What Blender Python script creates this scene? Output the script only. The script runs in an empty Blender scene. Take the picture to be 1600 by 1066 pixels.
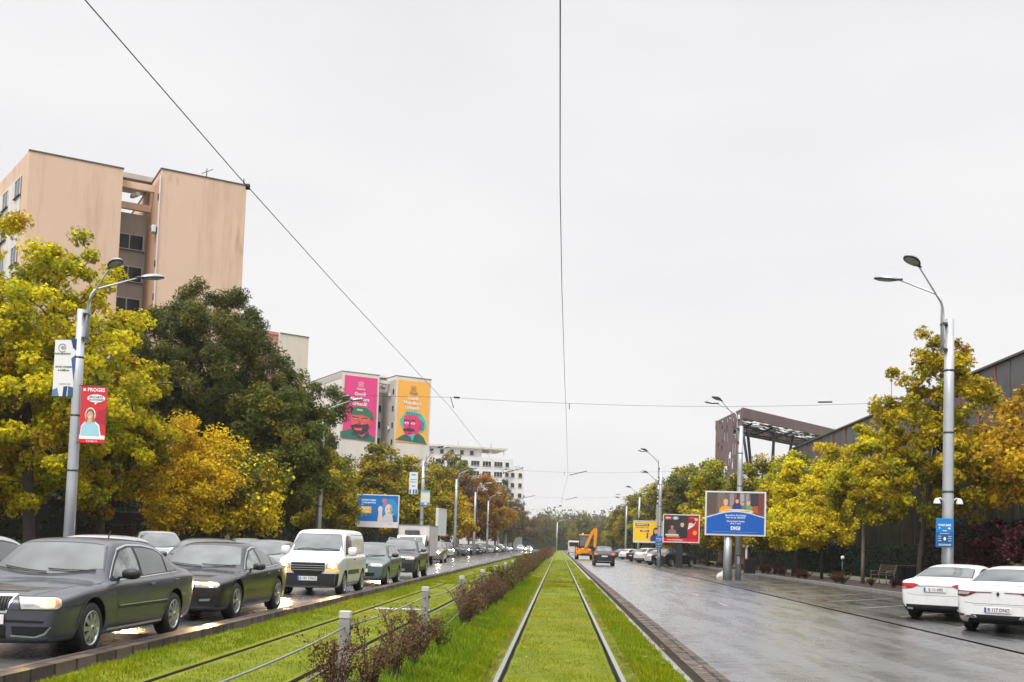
import bpy, bmesh, math, random
import numpy as np
from mathutils import Vector, Matrix, noise
from mathutils.bvhtree import BVHTree
PI = math.pi
R = math.radians
scene = bpy.context.scene
COL = scene.collection

# ------------------------------------------------------------------ camera
EYE = 1.51
FPX = 1640.0
PITCH, ROLL = R(3.3), R(1.7)
CM = Matrix.Rotation(PI/2 + PITCH, 3, 'X') @ Matrix.Rotation(ROLL, 3, 'Z')
_v = CM.transposed() @ Vector((0, 1, 0))
SX = (_v.x / -_v.z) * FPX / 1600 - (873 - 800) / 1600
SY = (_v.y / -_v.z) * FPX / 1600 + (854 - 533) / 1600
cam = bpy.data.cameras.new('camera')
camo = bpy.data.objects.new('camera', cam)
COL.objects.link(camo)
camo.matrix_world = Matrix.Translation((0, 0, EYE)) @ CM.to_4x4()
cam.sensor_width = 36
cam.lens = FPX / 1600 * 36
cam.shift_x, cam.shift_y = SX, SY
cam.clip_start, cam.clip_end = 0.1, 5000
scene.camera = camo

def ray(px, py):
    x = ((px - 800) / 1600 + SX) * 1600 / FPX
    y = (-(py - 533) / 1600 + SY) * 1600 / FPX
    return CM @ Vector((x, y, -1))
def P(px, py, Y):                     # point seen at photo pixel, at distance Y down the road
    d = ray(px, py); return Vector((0, 0, EYE)) + d * (Y / d.y)
def G(px, py, z=0.0):
    d = ray(px, py); return Vector((0, 0, EYE)) + d * ((z - EYE) / d.z)

# ------------------------------------------------------------------ materials
MAT = {}
def lin(c):
    return tuple(((v/255/12.92) if v/255 <= .04045 else ((v/255+.055)/1.055)**2.4) for v in c)
class NT:
    def __init__(s, name):
        s.m = bpy.data.materials.new(name); s.m.use_nodes = True
        s.t = s.m.node_tree; s.n = s.t.nodes; s.b = s.n['Principled BSDF']; s.out = s.n['Material Output']
        MAT[name] = s.m
    def node(s, t, **k):
        n = s.n.new('ShaderNode' + t)
        for a, v in k.items():
            if a in n.inputs: n.inputs[a].default_value = v
            else: setattr(n, a, v)
        return n
    def ln(s, a, b): s.t.links.new(a, b)
    def coord(s, kind='Object', scale=(1,1,1)):
        c = s.node('TexCoord'); m = s.node('Mapping'); m.inputs['Scale'].default_value = scale
        s.ln(c.outputs[kind], m.inputs['Vector']); return m.outputs[0]
    def noise(s, vec, scale, detail=4, rough=.55):
        n = s.node('TexNoise'); n.inputs['Scale'].default_value = scale; n.inputs['Detail'].default_value = detail
        n.inputs['Roughness'].default_value = rough
        if vec is not None: s.ln(vec, n.inputs['Vector'])
        return n.outputs['Fac']
    def ramp(s, fac, stops):
        r = s.node('ValToRGB'); e = r.color_ramp.elements
        while len(e) < len(stops): e.new(.5)
        for i, (p, c) in enumerate(stops):
            e[i].position = p; e[i].color = (c[0], c[1], c[2], 1) if not isinstance(c, (int, float)) else (c, c, c, 1)
        s.ln(fac, r.inputs[0]); return r.outputs[0]
    def mix(s, fac, a, b, mode='MIX'):
        m = s.node('Mix', data_type='RGBA', blend_type=mode)
        for i, v in ((0, fac), (6, a), (7, b)):
            if hasattr(v, 'links'): s.ln(v, m.inputs[i])
            else: m.inputs[i].default_value = v if i == 0 else ((v[0], v[1], v[2], 1))
        return m.outputs[2]
    def bump(s, h, strength=.3, dist=.02, into=None):
        b = s.node('Bump'); b.inputs['Strength'].default_value = strength; b.inputs['Distance'].default_value = dist
        s.ln(h, b.inputs['Height']); s.ln(b.outputs[0], s.b.inputs['Normal']); return b
    def set(s, **k):
        for a, v in k.items():
            i = s.b.inputs[a.replace('_', ' ')]
            if hasattr(v, 'links'): s.ln(v, i)
            else: i.default_value = (v[0], v[1], v[2], 1) if isinstance(v, tuple) else v
        return s
def plain(name, col, rough=.5, metal=0.0, var=.12, scale=6.0, bump=0.0, spec=.5, dirt=0.0):
    t = NT(name); v = t.coord()
    n = t.noise(v, scale, 5)
    c = t.mix(n, tuple(x*(1-var) for x in col), tuple(min(1, x*(1+var)) for x in col))
    if dirt:
        d = t.ramp(t.noise(v, scale*.35, 6, .7), [(.45, 0.0), (.75, 1.0)])
        m = t.node('Math', operation='MULTIPLY'); t.ln(d, m.inputs[0]); m.inputs[1].default_value = dirt
        c = t.mix(m.outputs[0], c, tuple(x*.45 for x in col))
    t.set(Base_Color=c, Roughness=rough, Metallic=metal)
    t.b.inputs['Specular IOR Level'].default_value = spec
    if bump: t.bump(t.noise(v, scale*8, 3), bump, .01)
    return t.m
def emis(name, col, strength):
    t = NT(name); t.set(Base_Color=(.02,.02,.02)); t.b.inputs['Emission Color'].default_value = (*col, 1); t.b.inputs['Emission Strength'].default_value = strength
    return t.m

def build_materials():
    # wet asphalt
    def asphalt(name, base, r0, r1, wet, bumpk=.25):
        t = NT(name); v = t.coord('Object')
        fine = t.noise(v, 130, 2); mid = t.noise(v, 7, 6, .65)
        st = t.coord('Object', (1.6, .22, 1)); big = t.noise(st, 1.0, 7, .66)
        c = t.mix(fine, tuple(x*.6 for x in base), tuple(x*1.6 for x in base))
        c = t.mix(t.ramp(big, [(.42, 0.), (.62, 1.)]), c, tuple(x*.36 for x in base))
        st3 = t.coord('Object', (.9, 2.6, 1)); rp = t.noise(st3, 2.2, 8, .75); c = t.mix(t.ramp(rp, [(.55, 0.), (.66, .8)]), c, tuple(x*.22 for x in base)); cwt = t.ramp(rp, [(.47, wet), (.60, wet*.22)])
        t.set(Base_Color=c, Roughness=t.ramp(big, [(.30, r1), (.52, (r0+r1)/2), (.66, r0)]))
        t.b.inputs['Specular IOR Level'].default_value = wet
        t.set(Coat_Weight=cwt, Coat_Roughness=.25); t.b.inputs['Coat IOR'].default_value = 1.85
        add = t.mix(.55, fine, mid)
        st2 = t.coord('Object', (1, 3.2, 1)); rip = t.noise(st2, 9, 3, .6)
        add = t.mix(.35, add, rip)
        bb_ = t.bump(add, bumpk, .02); t.ln(bb_.outputs[0], t.b.inputs['Coat Normal'])
    asphalt('wet_asphalt', (.095,.095,.10), .12, .40, 1.0, .45)
    asphalt('wet_parking', (.05,.05,.052), .12, .42, .5, .34)
    asphalt('asphalt_drain', (.012,.012,.012), .3, .5, .3, .5)
    plain('soil', (.055,.038,.026), .9, var=.4, scale=3, bump=.6)
    plain('concrete', (.30,.29,.27), .75, var=.25, scale=2.5, bump=.3, dirt=.5)
    plain('pale_concrete', (.52,.51,.49), .6, var=.2, scale=3, bump=.2, dirt=.35)
    plain('gutter_concrete', (.34,.33,.31), .5, var=.5, scale=3, bump=.3, dirt=.9)
    plain('paving', (.16,.15,.14), .45, var=.25, scale=2, bump=.3)
    # kerb of setts
    for nm_, rh_ in (('kerb_stone', .2), ('kerb_block', .52)):
        t = NT(nm_); v = t.coord('Object')
        br = t.node('TexBrick'); br.offset = 0.0
        m2 = t.coord('Object', (1, 1, 1)); t.ln(m2, br.inputs['Vector'])
        for a, b in (('Scale', 1.0), ('Mortar Size', .022), ('Brick Width', .62), ('Row Height', rh_), ('Bias', 0.)): br.inputs[a].default_value = b
        br.inputs['Color1'].default_value = (.15,.11,.085,1); br.inputs['Color2'].default_value = (.06,.045,.038,1); br.inputs['Mortar'].default_value = (.015,.013,.012,1)
        c = t.mix(.5, br.outputs['Color'], t.mix(t.noise(v, 5, 6), (.03,.027,.025), (.25,.22,.2)), 'MULTIPLY')
        c = t.mix(.45, br.outputs['Color'], c)
        t.set(Base_Color=c, Roughness=t.ramp(t.noise(v, 3), [(.4,.75),(.6,.4)])); t.bump(br.outputs['Fac'], -.8, .03); t.b.inputs['Specular IOR Level'].default_value = .25
    plain('kerb_side', (.06,.042,.032), .6, var=.6, scale=4, bump=.4, dirt=.5)
    plain('kerb_pale', (.28,.26,.24), .5, var=.3, scale=4, bump=.3, dirt=.5)
    # turf
    def turf(name, a, b, dry):
        t = NT(name); v = t.coord('Object')
        f = t.noise(v, 60, 3); m = t.noise(v, 1.3, 6, .7); g = t.noise(v, .35, 4)
        c = t.mix(f, tuple(x*.55 for x in a), tuple(x*1.3 for x in a))
        c = t.mix(t.ramp(m, [(.40, 0.), (.68, 1.)]), c, b)
        c = t.mix(t.ramp(g, [(.52, 0.), (.75, .7)]), c, dry)
        t.set(Base_Color=c, Roughness=.8); t.bump(f, .8, .03); t.b.inputs['Specular IOR Level'].default_value = .2
    turf('turf', (.125,.165,.004), (.20,.215,.005), (.25,.20,.03))
    turf('turf_dry', (.17,.16,.03), (.20,.20,.03), (.22,.19,.07))
    turf('park_lawn', (.10,.15,.012), (.16,.2,.02), (.08,.08,.03))
    plain('rail_top', (.48,.48,.51), .22, 1.0, var=.1, scale=9)
    plain('rail_side', (.05,.038,.03), .6, .3, var=.4)
    plain('galvanised', (.50,.52,.54), .42, .55, var=.16, scale=1.6, dirt=.25)
    plain('lamp_dark', (.05,.055,.06), .35, .3)
    plain('lamp_grey', (.30,.32,.34), .3, .5)
    plain('lamp_glass', (.32,.36,.33), .15, 0, spec=.8)
    plain('wire', (.03,.03,.032), .5, .4)
    plain('dark_metal', (.035,.036,.04), .4, .5)
    plain('fence_concrete', (.27,.26,.25), .8, var=.25, scale=7, bump=.5, dirt=.5)
    plain('fence_white', (.46,.45,.44), .6, var=.12, scale=9)
    plain('cable_grey', (.34,.35,.37), .35, .7)
    plain('bark', (.055,.042,.032), .9, var=.45, scale=5, bump=.8)
    plain('bark_pale', (.22,.17,.12), .85, var=.5, scale=4, bump=.8)
    plain('white_sack', (.62,.62,.52), .5, var=.15, scale=6, bump=.4)
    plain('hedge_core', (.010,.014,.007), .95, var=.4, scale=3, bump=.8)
    plain('wood_slat', (.10,.055,.035), .6, var=.3, scale=6)
    # stucco walls
    def stucco(name, a, stain, amount=.5):
        t = NT(name); v = t.coord('Object'); vs = t.coord('Object', (1.2, 1.2, .12))
        c = t.mix(t.noise(v, .35, 5, .6), tuple(x*.93 for x in a), tuple(min(1, x*1.06) for x in a))
        s1 = t.ramp(t.noise(vs, .55, 7, .72), [(.50, 0.), (.74, amount)])
        c = t.mix(s1, c, stain); vp = t.coord('Object', (.5, .5, .16)); c = t.mix(t.ramp(t.noise(vp, 1.1, 3, .5), [(.66, 0.), (.70, amount*.8)]), c, stain)
        t.set(Base_Color=c, Roughness=.9); t.bump(t.noise(v, 14, 3), .15, .02); t.b.inputs['Specular IOR Level'].default_value = .2
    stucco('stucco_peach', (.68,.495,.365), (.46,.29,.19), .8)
    stucco('stucco_peach_shaded', (.50,.31,.21), (.36,.2,.13), .6)  # wall stucco again, with the shade of the stair slot in its colour
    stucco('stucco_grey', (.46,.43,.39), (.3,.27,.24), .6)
    stucco('stucco_cream', (.66,.60,.50), (.46,.42,.35), .5)
    stucco('stucco_pink', (.56,.26,.22), (.4,.2,.17), .4)
    stucco('stucco_offwhite', (.70,.66,.60), (.45,.41,.36), .7)
    stucco('stucco_white', (.74,.72,.69), (.5,.47,.44), .5)
    plain('roof_edge', (.09,.075,.07), .7, var=.3)
    t = NT('window_glass'); v = t.coord('Object')
    t.set(Base_Color=t.mix(t.noise(v, .9, 2), (.010,.012,.016), (.035,.038,.042)), Roughness=.1); t.b.inputs['Specular IOR Level'].default_value = .25
    plain('window_white', (.7,.7,.7), .5, var=.05)
    # mall cladding
    t = NT('zinc_cladding'); v = t.coord('Object')
    c = t.mix(t.ramp(t.noise(v, .28, 8, .72), [(.3, 0.), (.7, 1.)]), (.055,.052,.058), (.135,.128,.138))
    t.set(Base_Color=c, Roughness=.5, Metallic=.25); t.bump(t.noise(v, 3, 4), .1, .02)
    plain('corten_seam', (.34,.075,.03), .7, var=.3)
    plain('weathered_brown', (.16,.105,.105), .6, .1, var=.35, scale=.5, bump=.1)
    plain('lattice_dark', (.02,.021,.03), .5, .3)
    plain('dark_glazing', (.012,.012,.016), .15, spec=.6)
    # leaves: the leaf's own colour comes from a per-leaf attribute
    def leaf(name, trans, rough):
        t = NT(name); a = t.node('Attribute'); a.attribute_name = 'leaf_colour'
        oi = t.node('ObjectInfo'); hs = t.node('HueSaturation')
        mr = t.node('MapRange'); mr.inputs[3].default_value = .485; mr.inputs[4].default_value = .51
        t.ln(oi.outputs['Random'], mr.inputs[0]); t.ln(mr.outputs[0], hs.inputs['Hue'])
        mv = t.node('MapRange'); mv.inputs[3].default_value = .82; mv.inputs[4].default_value = 1.15
        t.ln(oi.outputs['Random'], mv.inputs[0]); t.ln(mv.outputs[0], hs.inputs['Value'])
        t.ln(a.outputs['Color'], hs.inputs['Color'])
        t.set(Base_Color=hs.outputs[0], Roughness=rough); t.b.inputs['Specular IOR Level'].default_value = .12
        tr = t.node('BsdfTranslucent'); t.ln(hs.outputs[0], tr.inputs['Color'])
        ms = t.node('MixShader'); ms.inputs[0].default_value = trans
        t.ln(t.b.outputs[0], ms.inputs[1]); t.ln(tr.outputs[0], ms.inputs[2]); t.ln(ms.outputs[0], t.out.inputs['Surface'])
    leaf('leaf', .34, .6)
    leaf('blade', .25, .5)
    # cars
    t = NT('car_paint'); oi = t.node('ObjectInfo'); v = t.coord('Object')
    dr = t.node('TexVoronoi'); dr.inputs['Scale'].default_value = 95; t.ln(v, dr.inputs['Vector'])
    drop = t.ramp(dr.outputs['Distance'], [(.05, 1.), (.38, 0.)])
    grime = t.ramp(t.noise(v, 3, 6, .7), [(.45, 0.), (.8, .18)])
    c = t.mix(grime, oi.outputs['Color'], (.09,.085,.08))
    t.set(Base_Color=c, Roughness=.4, Metallic=.12, Coat_Weight=.75, Coat_Roughness=.02); t.b.inputs['Specular IOR Level'].default_value = .25; t.b.inputs['Coat IOR'].default_value = 1.45
    t = NT('car_glass'); v = t.coord('Object')
    dr = t.node('TexVoronoi'); dr.inputs['Scale'].default_value = 70; t.ln(v, dr.inputs['Vector'])
    drop = t.ramp(dr.outputs['Distance'], [(.08, 1.), (.34, 0.)])
    base = t.mix(t.ramp(t.noise(v, 1.3, 2, .5), [(.3, 0.), (.7, 1.)]), (.02,.025,.027), (.13,.145,.145))
    t.set(Base_Color=base, Roughness=.09); t.b.inputs['Specular IOR Level'].default_value = .9; t.b.inputs['IOR'].default_value = 1.58
    t.bump(drop, .06, .002)
    t = NT('side_glass_pale'); v = t.coord('Object')  # opaque pane; light seen through the front window is put into its colour
    t.set(Base_Color=t.mix(t.ramp(t.noise(v, 2.6, 3), [(.4, 0.), (.6, 1.)]), (.05,.055,.055), (.26,.29,.28)), Roughness=.05); t.b.inputs['Specular IOR Level'].default_value = .9; t.b.inputs['IOR'].default_value = 1.6
    t = NT('side_glass'); v = t.coord('Object')
    t.set(Base_Color=t.mix(t.noise(v, 2.2, 3), (.02,.022,.024), (.10,.11,.11)), Roughness=.05); t.b.inputs['Specular IOR Level'].default_value = .9; t.b.inputs['IOR'].default_value = 1.75
    plain('black_trim', (.012,.012,.013), .45, var=.3)
    plain('under_black', (.006,.006,.006), .9, var=.3)
    plain('trim_silver', (.46,.46,.47), .4, 0, var=.05)
    plain('chrome', (.75,.75,.77), .14, 1.0, var=.04)
    plain('alloy', (.52,.53,.55), .3, .8, var=.08, scale=12)
    plain('rubber', (.013,.013,.014), .6, var=.3, scale=20, bump=.3)
    plain('plate_white', (.72,.72,.72), .4, var=.04)
    plain('plate_blue', (.02,.09,.42), .4, var=.05)
    plain('ink', (.012,.012,.014), .5)
    plain('lens_clear', (.40,.39,.36), .07, .1, var=.35, scale=14, spec=.9)
    plain('lens_red', (.42,.008,.012), .1, var=.3, scale=12, spec=.8)
    plain('lens_dark_red', (.16,.008,.02), .12, var=.4, scale=12, spec=.8)
    plain('lens_amber', (.75,.2,.02), .15, var=.2, spec=.8)
    emis('headlamp_lit', (1.0, .66, .30), 34)
    emis('headlamp_white', (1.0, .82, .55), 80)
    emis('lens_glow', (1.0, .76, .46), .8)
    emis('brake_lit', (1.0, .06, .03), 2.2)
    emis('amber_lit', (1.0, .32, .04), 1.6)
    plain('truck_white', (.66,.62,.60), .45, var=.06, scale=1.5, dirt=.18)
    plain('digger_yellow', (.80,.30,.01), .4, var=.12, scale=5, dirt=.2)
    plain('truck_grey', (.30,.30,.30), .5)

def flat(name, c, rough=.45):
    if name not in MAT: plain(name, c, rough, var=.04, scale=3)
    return MAT[name]
def rgb(r, g, b, rough=.5):
    n = 'print_%02x%02x%02x' % (r, g, b)
    return flat(n, lin((r, g, b)), rough)

# ------------------------------------------------------------------ mesh helpers
def tag(o, label=None, cat=None, group=None, kind=None):
    if label: o['label'] = label
    if cat: o['category'] = cat
    if group: o['group'] = group
    if kind: o['kind'] = kind
    return o
def empty(name, loc=(0,0,0), rz=0.0):
    o = bpy.data.objects.new(name, None); COL.objects.link(o); o.location = loc; o.rotation_euler = (0,0,rz); o.empty_display_size = .2
    return o
def addmesh(name, me, parent=None, loc=None):
    o = bpy.data.objects.new(name, me); COL.objects.link(o)
    if parent is not None: o.parent = parent
    if loc is not None: o.location = loc
    return o
class MB:
    def __init__(s): s.v = []; s.f = []; s.m = []; s.sm = []; s.mats = []
    def mi(s, mat):
        m = MAT[mat] if isinstance(mat, str) else mat
        if m not in s.mats: s.mats.append(m)
        return s.mats.index(m)
    def add(s, vs, fs, mat, smooth=False):
        b = len(s.v); s.v += [tuple(v) for v in vs]; i = s.mi(mat)
        for f in fs: s.f.append([b + k for k in f]); s.m.append(i); s.sm.append(smooth)
    def box(s, c, d, mat, rot=None, taper=1.0, bev=0.0):
        x, y, z = d[0]/2, d[1]/2, d[2]/2
        if bev > 0:
            ch = min(bev, x*.9, y*.9, z*.9); vs = []
            ring = [(x-ch, y), (x, y-ch), (x, -y+ch), (x-ch, -y), (-x+ch, -y), (-x, -y+ch), (-x, y-ch), (-x+ch, y)]
            ins = [(math.copysign(abs(a)-ch, a) if abs(a) > ch else a, math.copysign(abs(b)-ch, b) if abs(b) > ch else b) for a, b in ring]
            for pts, zz in ((ins, -z), (ring, -z+ch), (ring, z-ch), (ins, z)): vs += [(a, b, zz) for a, b in pts]
            fs = [list(range(7, -1, -1)), list(range(24, 32))]
            for k in range(3):
                for i in range(8): fs.append([k*8+(i+1)%8, k*8+i, (k+1)*8+i, (k+1)*8+(i+1)%8])
        else:
            t = taper
            vs = [(-x,-y,-z),(x,-y,-z),(x,y,-z),(-x,y,-z),(-x*t,-y*t,z),(x*t,-y*t,z),(x*t,y*t,z),(-x*t,y*t,z)]
            fs = [(0,3,2,1),(4,5,6,7),(0,1,5,4),(1,2,6,5),(2,3,7,6),(3,0,4,7)]
        c = Vector(c); M = rot if rot is not None else Matrix.Identity(3)
        s.add([M @ Vector(v) + c for v in vs], fs, mat)
    def tube(s, pts, rad, mat, n=8, caps=True, smooth=True):
        pts = [Vector(p) for p in pts]; rs = rad if isinstance(rad, (list, tuple)) else [rad]*len(pts)
        vs = []; up = Vector((0,0,1)); prev = None
        for i, p in enumerate(pts):
            d = (pts[min(i+1, len(pts)-1)] - pts[max(i-1, 0)]); d.normalize()
            if prev is None:
                a = d.orthogonal().normalized()
            else:
                a = (prev - d * prev.dot(d)); a = a.normalized() if a.length > 1e-5 else d.orthogonal().normalized()
            prev = a; b = d.cross(a)
            for k in range(n):
                t = 2*PI*k/n; vs.append(p + (a*math.cos(t) + b*math.sin(t)) * rs[i])
        fs = []
        for i in range(len(pts)-1):
            for k in range(n): fs.append((i*n+k, i*n+(k+1)%n, (i+1)*n+(k+1)%n, (i+1)*n+k))
        s.add(vs, fs, mat, smooth)
        if caps:
            b = len(s.v) - len(vs); i = s.mi(mat)
            s.f.append([b+k for k in range(n-1, -1, -1)]); s.m.append(i); s.sm.append(False)
            s.f.append([b+(len(pts)-1)*n+k for k in range(n)]); s.m.append(i); s.sm.append(False)
    def lathe(s, prof, mat, c=(0,0,0), n=20, axis='Z', smooth=True):
        vs = []; c = Vector(c)
        for r, h in prof:
            for k in range(n):
                t = 2*PI*k/n; a, b = r*math.cos(t), r*math.sin(t)
                vs.append(c + (Vector((a, b, h)) if axis == 'Z' else Vector((a, h, b)) if axis == 'Y' else Vector((h, a, b))))
        fs = []
        for i in range(len(prof)-1):
            for k in range(n): fs.append((i*n+k, i*n+(k+1)%n, (i+1)*n+(k+1)%n, (i+1)*n+k))
        s.add(vs, fs, mat, smooth)
    def prism(s, poly, y0, y1, mat, axis='Y', M=None):      # polygon extruded along an axis
        n = len(poly); vs = []
        for h in (y0, y1):
            for a, b in poly:
                v = Vector((a, h, b)) if axis == 'Y' else Vector((h, a, b)) if axis == 'X' else Vector((a, b, h))
                vs.append(M @ v if M is not None else v)
        fs = [list(range(n)), list(range(2*n-1, n-1, -1))] + [(i, n+i, n+(i+1)%n, (i+1)%n) for i in range(n)]
        s.add(vs, fs, mat)
    def quad(s, a, b, c, d, mat): s.add([a, b, c, d], [(0,1,2,3)], mat)
    def grid(s, rows, mat, smooth=True, flip=False):
        nu = len(rows[0]); vs = [p for r in rows for p in r]; fs = []
        for i in range(len(rows)-1):
            for j in range(nu-1):
                f = (i*nu+j, i*nu+j+1, (i+1)*nu+j+1, (i+1)*nu+j); fs.append(f[::-1] if flip else f)
        s.add(vs, fs, mat, smooth)
    def mesh(s, name):
        me = bpy.data.meshes.new(name); me.from_pydata(s.v, [], s.f)
        for m in s.mats: me.materials.append(m)
        me.polygons.foreach_set('material_index', s.m); me.polygons.foreach_set('use_smooth', s.sm); me.update()
        return me
    def build(s, name, parent=None, loc=None, fixn=False):
        me = s.mesh(name)
        if fixn:
            bm = bmesh.new(); bm.from_mesh(me); bmesh.ops.recalc_face_normals(bm, faces=bm.faces); bm.to_mesh(me); bm.free()
        return addmesh(name, me, parent, loc)
def Rz(a): return Matrix.Rotation(a, 3, 'Z')
def Rx(a): return Matrix.Rotation(a, 3, 'X')
def Ry(a): return Matrix.Rotation(a, 3, 'Y')
def evaluated(o):
    dg = bpy.context.evaluated_depsgraph_get()
    return bpy.data.meshes.new_from_object(o.evaluated_get(dg))
def text_mesh(name, s, size, mat, ext=.0, align='CENTER', bold=0.0, xs=1.0):
    cu = bpy.data.curves.new(name, 'FONT'); cu.body = s; cu.size = size; cu.align_x = align; cu.align_y = 'CENTER'
    cu.extrude = ext; cu.offset = bold; cu.resolution_u = 2
    o = bpy.data.objects.new(name, cu); COL.objects.link(o); o.scale.x = 1
    me = evaluated(o); bpy.data.objects.remove(o); bpy.data.curves.remove(cu)
    if xs != 1.0:
        for v in me.vertices: v.co.x *= xs
    me.materials.clear(); me.materials.append(MAT[mat] if isinstance(mat, str) else mat); me.name = name
    return me
def text_on(name, s, size, mat, parent, loc, rot=(PI/2, 0, 0), **k):   # default: reads from -Y side
    o = addmesh(name, text_mesh(name, s, size, mat, **k), parent, loc); o.rotation_euler = rot; return o
def copy_tree(o, parent=None, keep=True):
    c = o.copy(); COL.objects.link(c); c.parent = parent
    if parent is not None: c.matrix_parent_inverse = o.matrix_parent_inverse
    for ch in o.children: copy_tree(ch, c)
    return c
build_materials()
# ------------------------------------------------------------------ light
SUN_EL, SUN_AZ = R(52), R(205)     # overcast sun, behind the camera and a little left
w = bpy.data.worlds.new('World'); scene.world = w; w.use_nodes = True
wt = w.node_tree; bg = wt.nodes['Background']
def wn(t, **k):
    n = wt.nodes.new('ShaderNode' + t)
    for a, v in k.items(): setattr(n, a, v)
    return n
sky = wn('TexSky', sky_type='NISHITA', sun_disc=False, sun_elevation=SUN_EL, sun_rotation=SUN_AZ)
tc = wn('TexCoord'); sep = wn('SeparateXYZ'); wt.links.new(tc.outputs['Generated'], sep.inputs[0])
mp = wn('Mapping'); mp.inputs['Scale'].default_value = (1, 1, 3.2); wt.links.new(tc.outputs['Generated'], mp.inputs[0])
nz = wn('TexNoise'); nz.inputs['Scale'].default_value = 1.6; nz.inputs['Detail'].default_value = 5; nz.inputs['Roughness'].default_value = .5
wt.links.new(mp.outputs[0], nz.inputs['Vector'])
# overcast deck: brighter towards the zenith, soft grey mottling
cr = wn('ValToRGB'); e = cr.color_ramp.elements
for i, (p, c) in enumerate(((0, (.60,.587,.59)), (.10, (.64,.63,.632)), (.50, (.665,.658,.662)), (1, (2.6,2.6,2.6)))):
    if i >= 2: e.new(.5)
    e[i].position = p; e[i].color = (*c, 1)
wt.links.new(sep.outputs[2], cr.inputs[0])
mo = wn('ValToRGB'); mo.color_ramp.elements[0].position = .32; mo.color_ramp.elements[0].color = (.895,.895,.915,1)
mo.color_ramp.elements[1].position = .68; mo.color_ramp.elements[1].color = (1.04,1.035,1.03,1); wt.links.new(nz.outputs['Fac'], mo.inputs[0])
mu = wn('Mix', data_type='RGBA', blend_type='MULTIPLY'); mu.inputs[0].default_value = 1
wt.links.new(cr.outputs[0], mu.inputs[6]); wt.links.new(mo.outputs[0], mu.inputs[7])
ns = wn('Mix', data_type='RGBA', blend_type='MULTIPLY'); ns.inputs[0].default_value = 1; ns.inputs[7].default_value = (.1,.1,.1,1)
wt.links.new(sky.outputs[0], ns.inputs[6])
mx = wn('Mix', data_type='RGBA'); mx.inputs[0].default_value = .04
wt.links.new(mu.outputs[2], mx.inputs[6]); wt.links.new(ns.outputs[2], mx.inputs[7])
wt.links.new(mx.outputs[2], bg.inputs[0]); bg.inputs[1].default_value = 1.0
sd = bpy.data.lights.new('sun', 'SUN'); sd.energy = 1.7; sd.angle = R(28); sd.color = (1, .97, .93)
so = bpy.data.objects.new('sun', sd); COL.objects.link(so)
so.rotation_euler = Vector((-math.sin(SUN_AZ)*math.cos(SUN_EL)*-1, math.cos(SUN_AZ)*math.cos(SUN_EL), math.sin(SUN_EL))).to_track_quat('Z', 'Y').to_euler()

# ------------------------------------------------------------------ ground
Y0, Y1 = -14.0, 420.0
def strip(name, x0, x1, z, mat, y0=Y0, y1=Y1, ny=1, kind='structure'):
    m = MB(); ys = [y0 + (y1-y0)*i/ny for i in range(ny+1)]
    m.grid([[(x0, y, z), (x1, y, z)] for y in ys], mat, smooth=False)
    return tag(m.build(name), kind=kind)
m = MB(); m.grid([[(-320,-60,-.30),(320,-60,-.30)],[(-320,900,-.30),(320,900,-.30)]], 'soil'); tag(m.build('ground'), kind='structure')
strip('road_left', -10.7, -5.66, 0.0, 'wet_asphalt')
strip('parking_left', -16.2, -10.7, .004, 'wet_parking')
strip('road_right', 1.96, 7.5, 0.0, 'wet_asphalt')
strip('parking_right', 7.62, 13.02, .004, 'wet_parking')
strip('drain_channel', 7.49, 7.63, -.025, 'asphalt_drain')
def kerbline(name, x0, x1, z0, z1, top, side):
    m = MB()
    def top_row(y): return [(x0, y, z1), (x1, y, z1)]
    m.grid([top_row(Y0), top_row(Y1)], top, False)
    m.grid([[(x0, Y0, z0), (x0, Y0, z1)], [(x0, Y1, z0), (x0, Y1, z1)]], side, False)
    m.grid([[(x1, Y0, z1), (x1, Y0, z0)], [(x1, Y1, z1), (x1, Y1, z0)]], side, False)
    return tag(m.build(name), kind='structure')
kerbline('kerb_tram_right', 1.68, 1.975, -.15, .055, 'kerb_stone', 'kerb_side')
kerbline('kerb_tram_left', -5.68, -5.40, -.15, .085, 'kerb_block', 'kerb_block')
kerbline('kerb_parking_right', 13.0, 13.18, -.1, .14, 'kerb_pale', 'kerb_pale')
kerbline('kerb_parking_left', -16.35, -16.18, -.1, .14, 'kerb_pale', 'kerb_pale')
strip('gutter_right', 1.50, 1.69, -.075, 'gutter_concrete')
strip('gutter_left', -5.41, -5.26, -.075, 'pale_concrete')
strip('planting_strip', 13.17, 16.6, .10, 'soil')
strip('footpath_right', 16.6, 19.4, .11, 'paving')
strip('lawn_right', 19.4, 60, .10, 'park_lawn')
strip('footpath_left', -19.0, -16.34, .11, 'paving')
strip('lawn_left', -80, -19.0, .10, 'soil')
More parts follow.
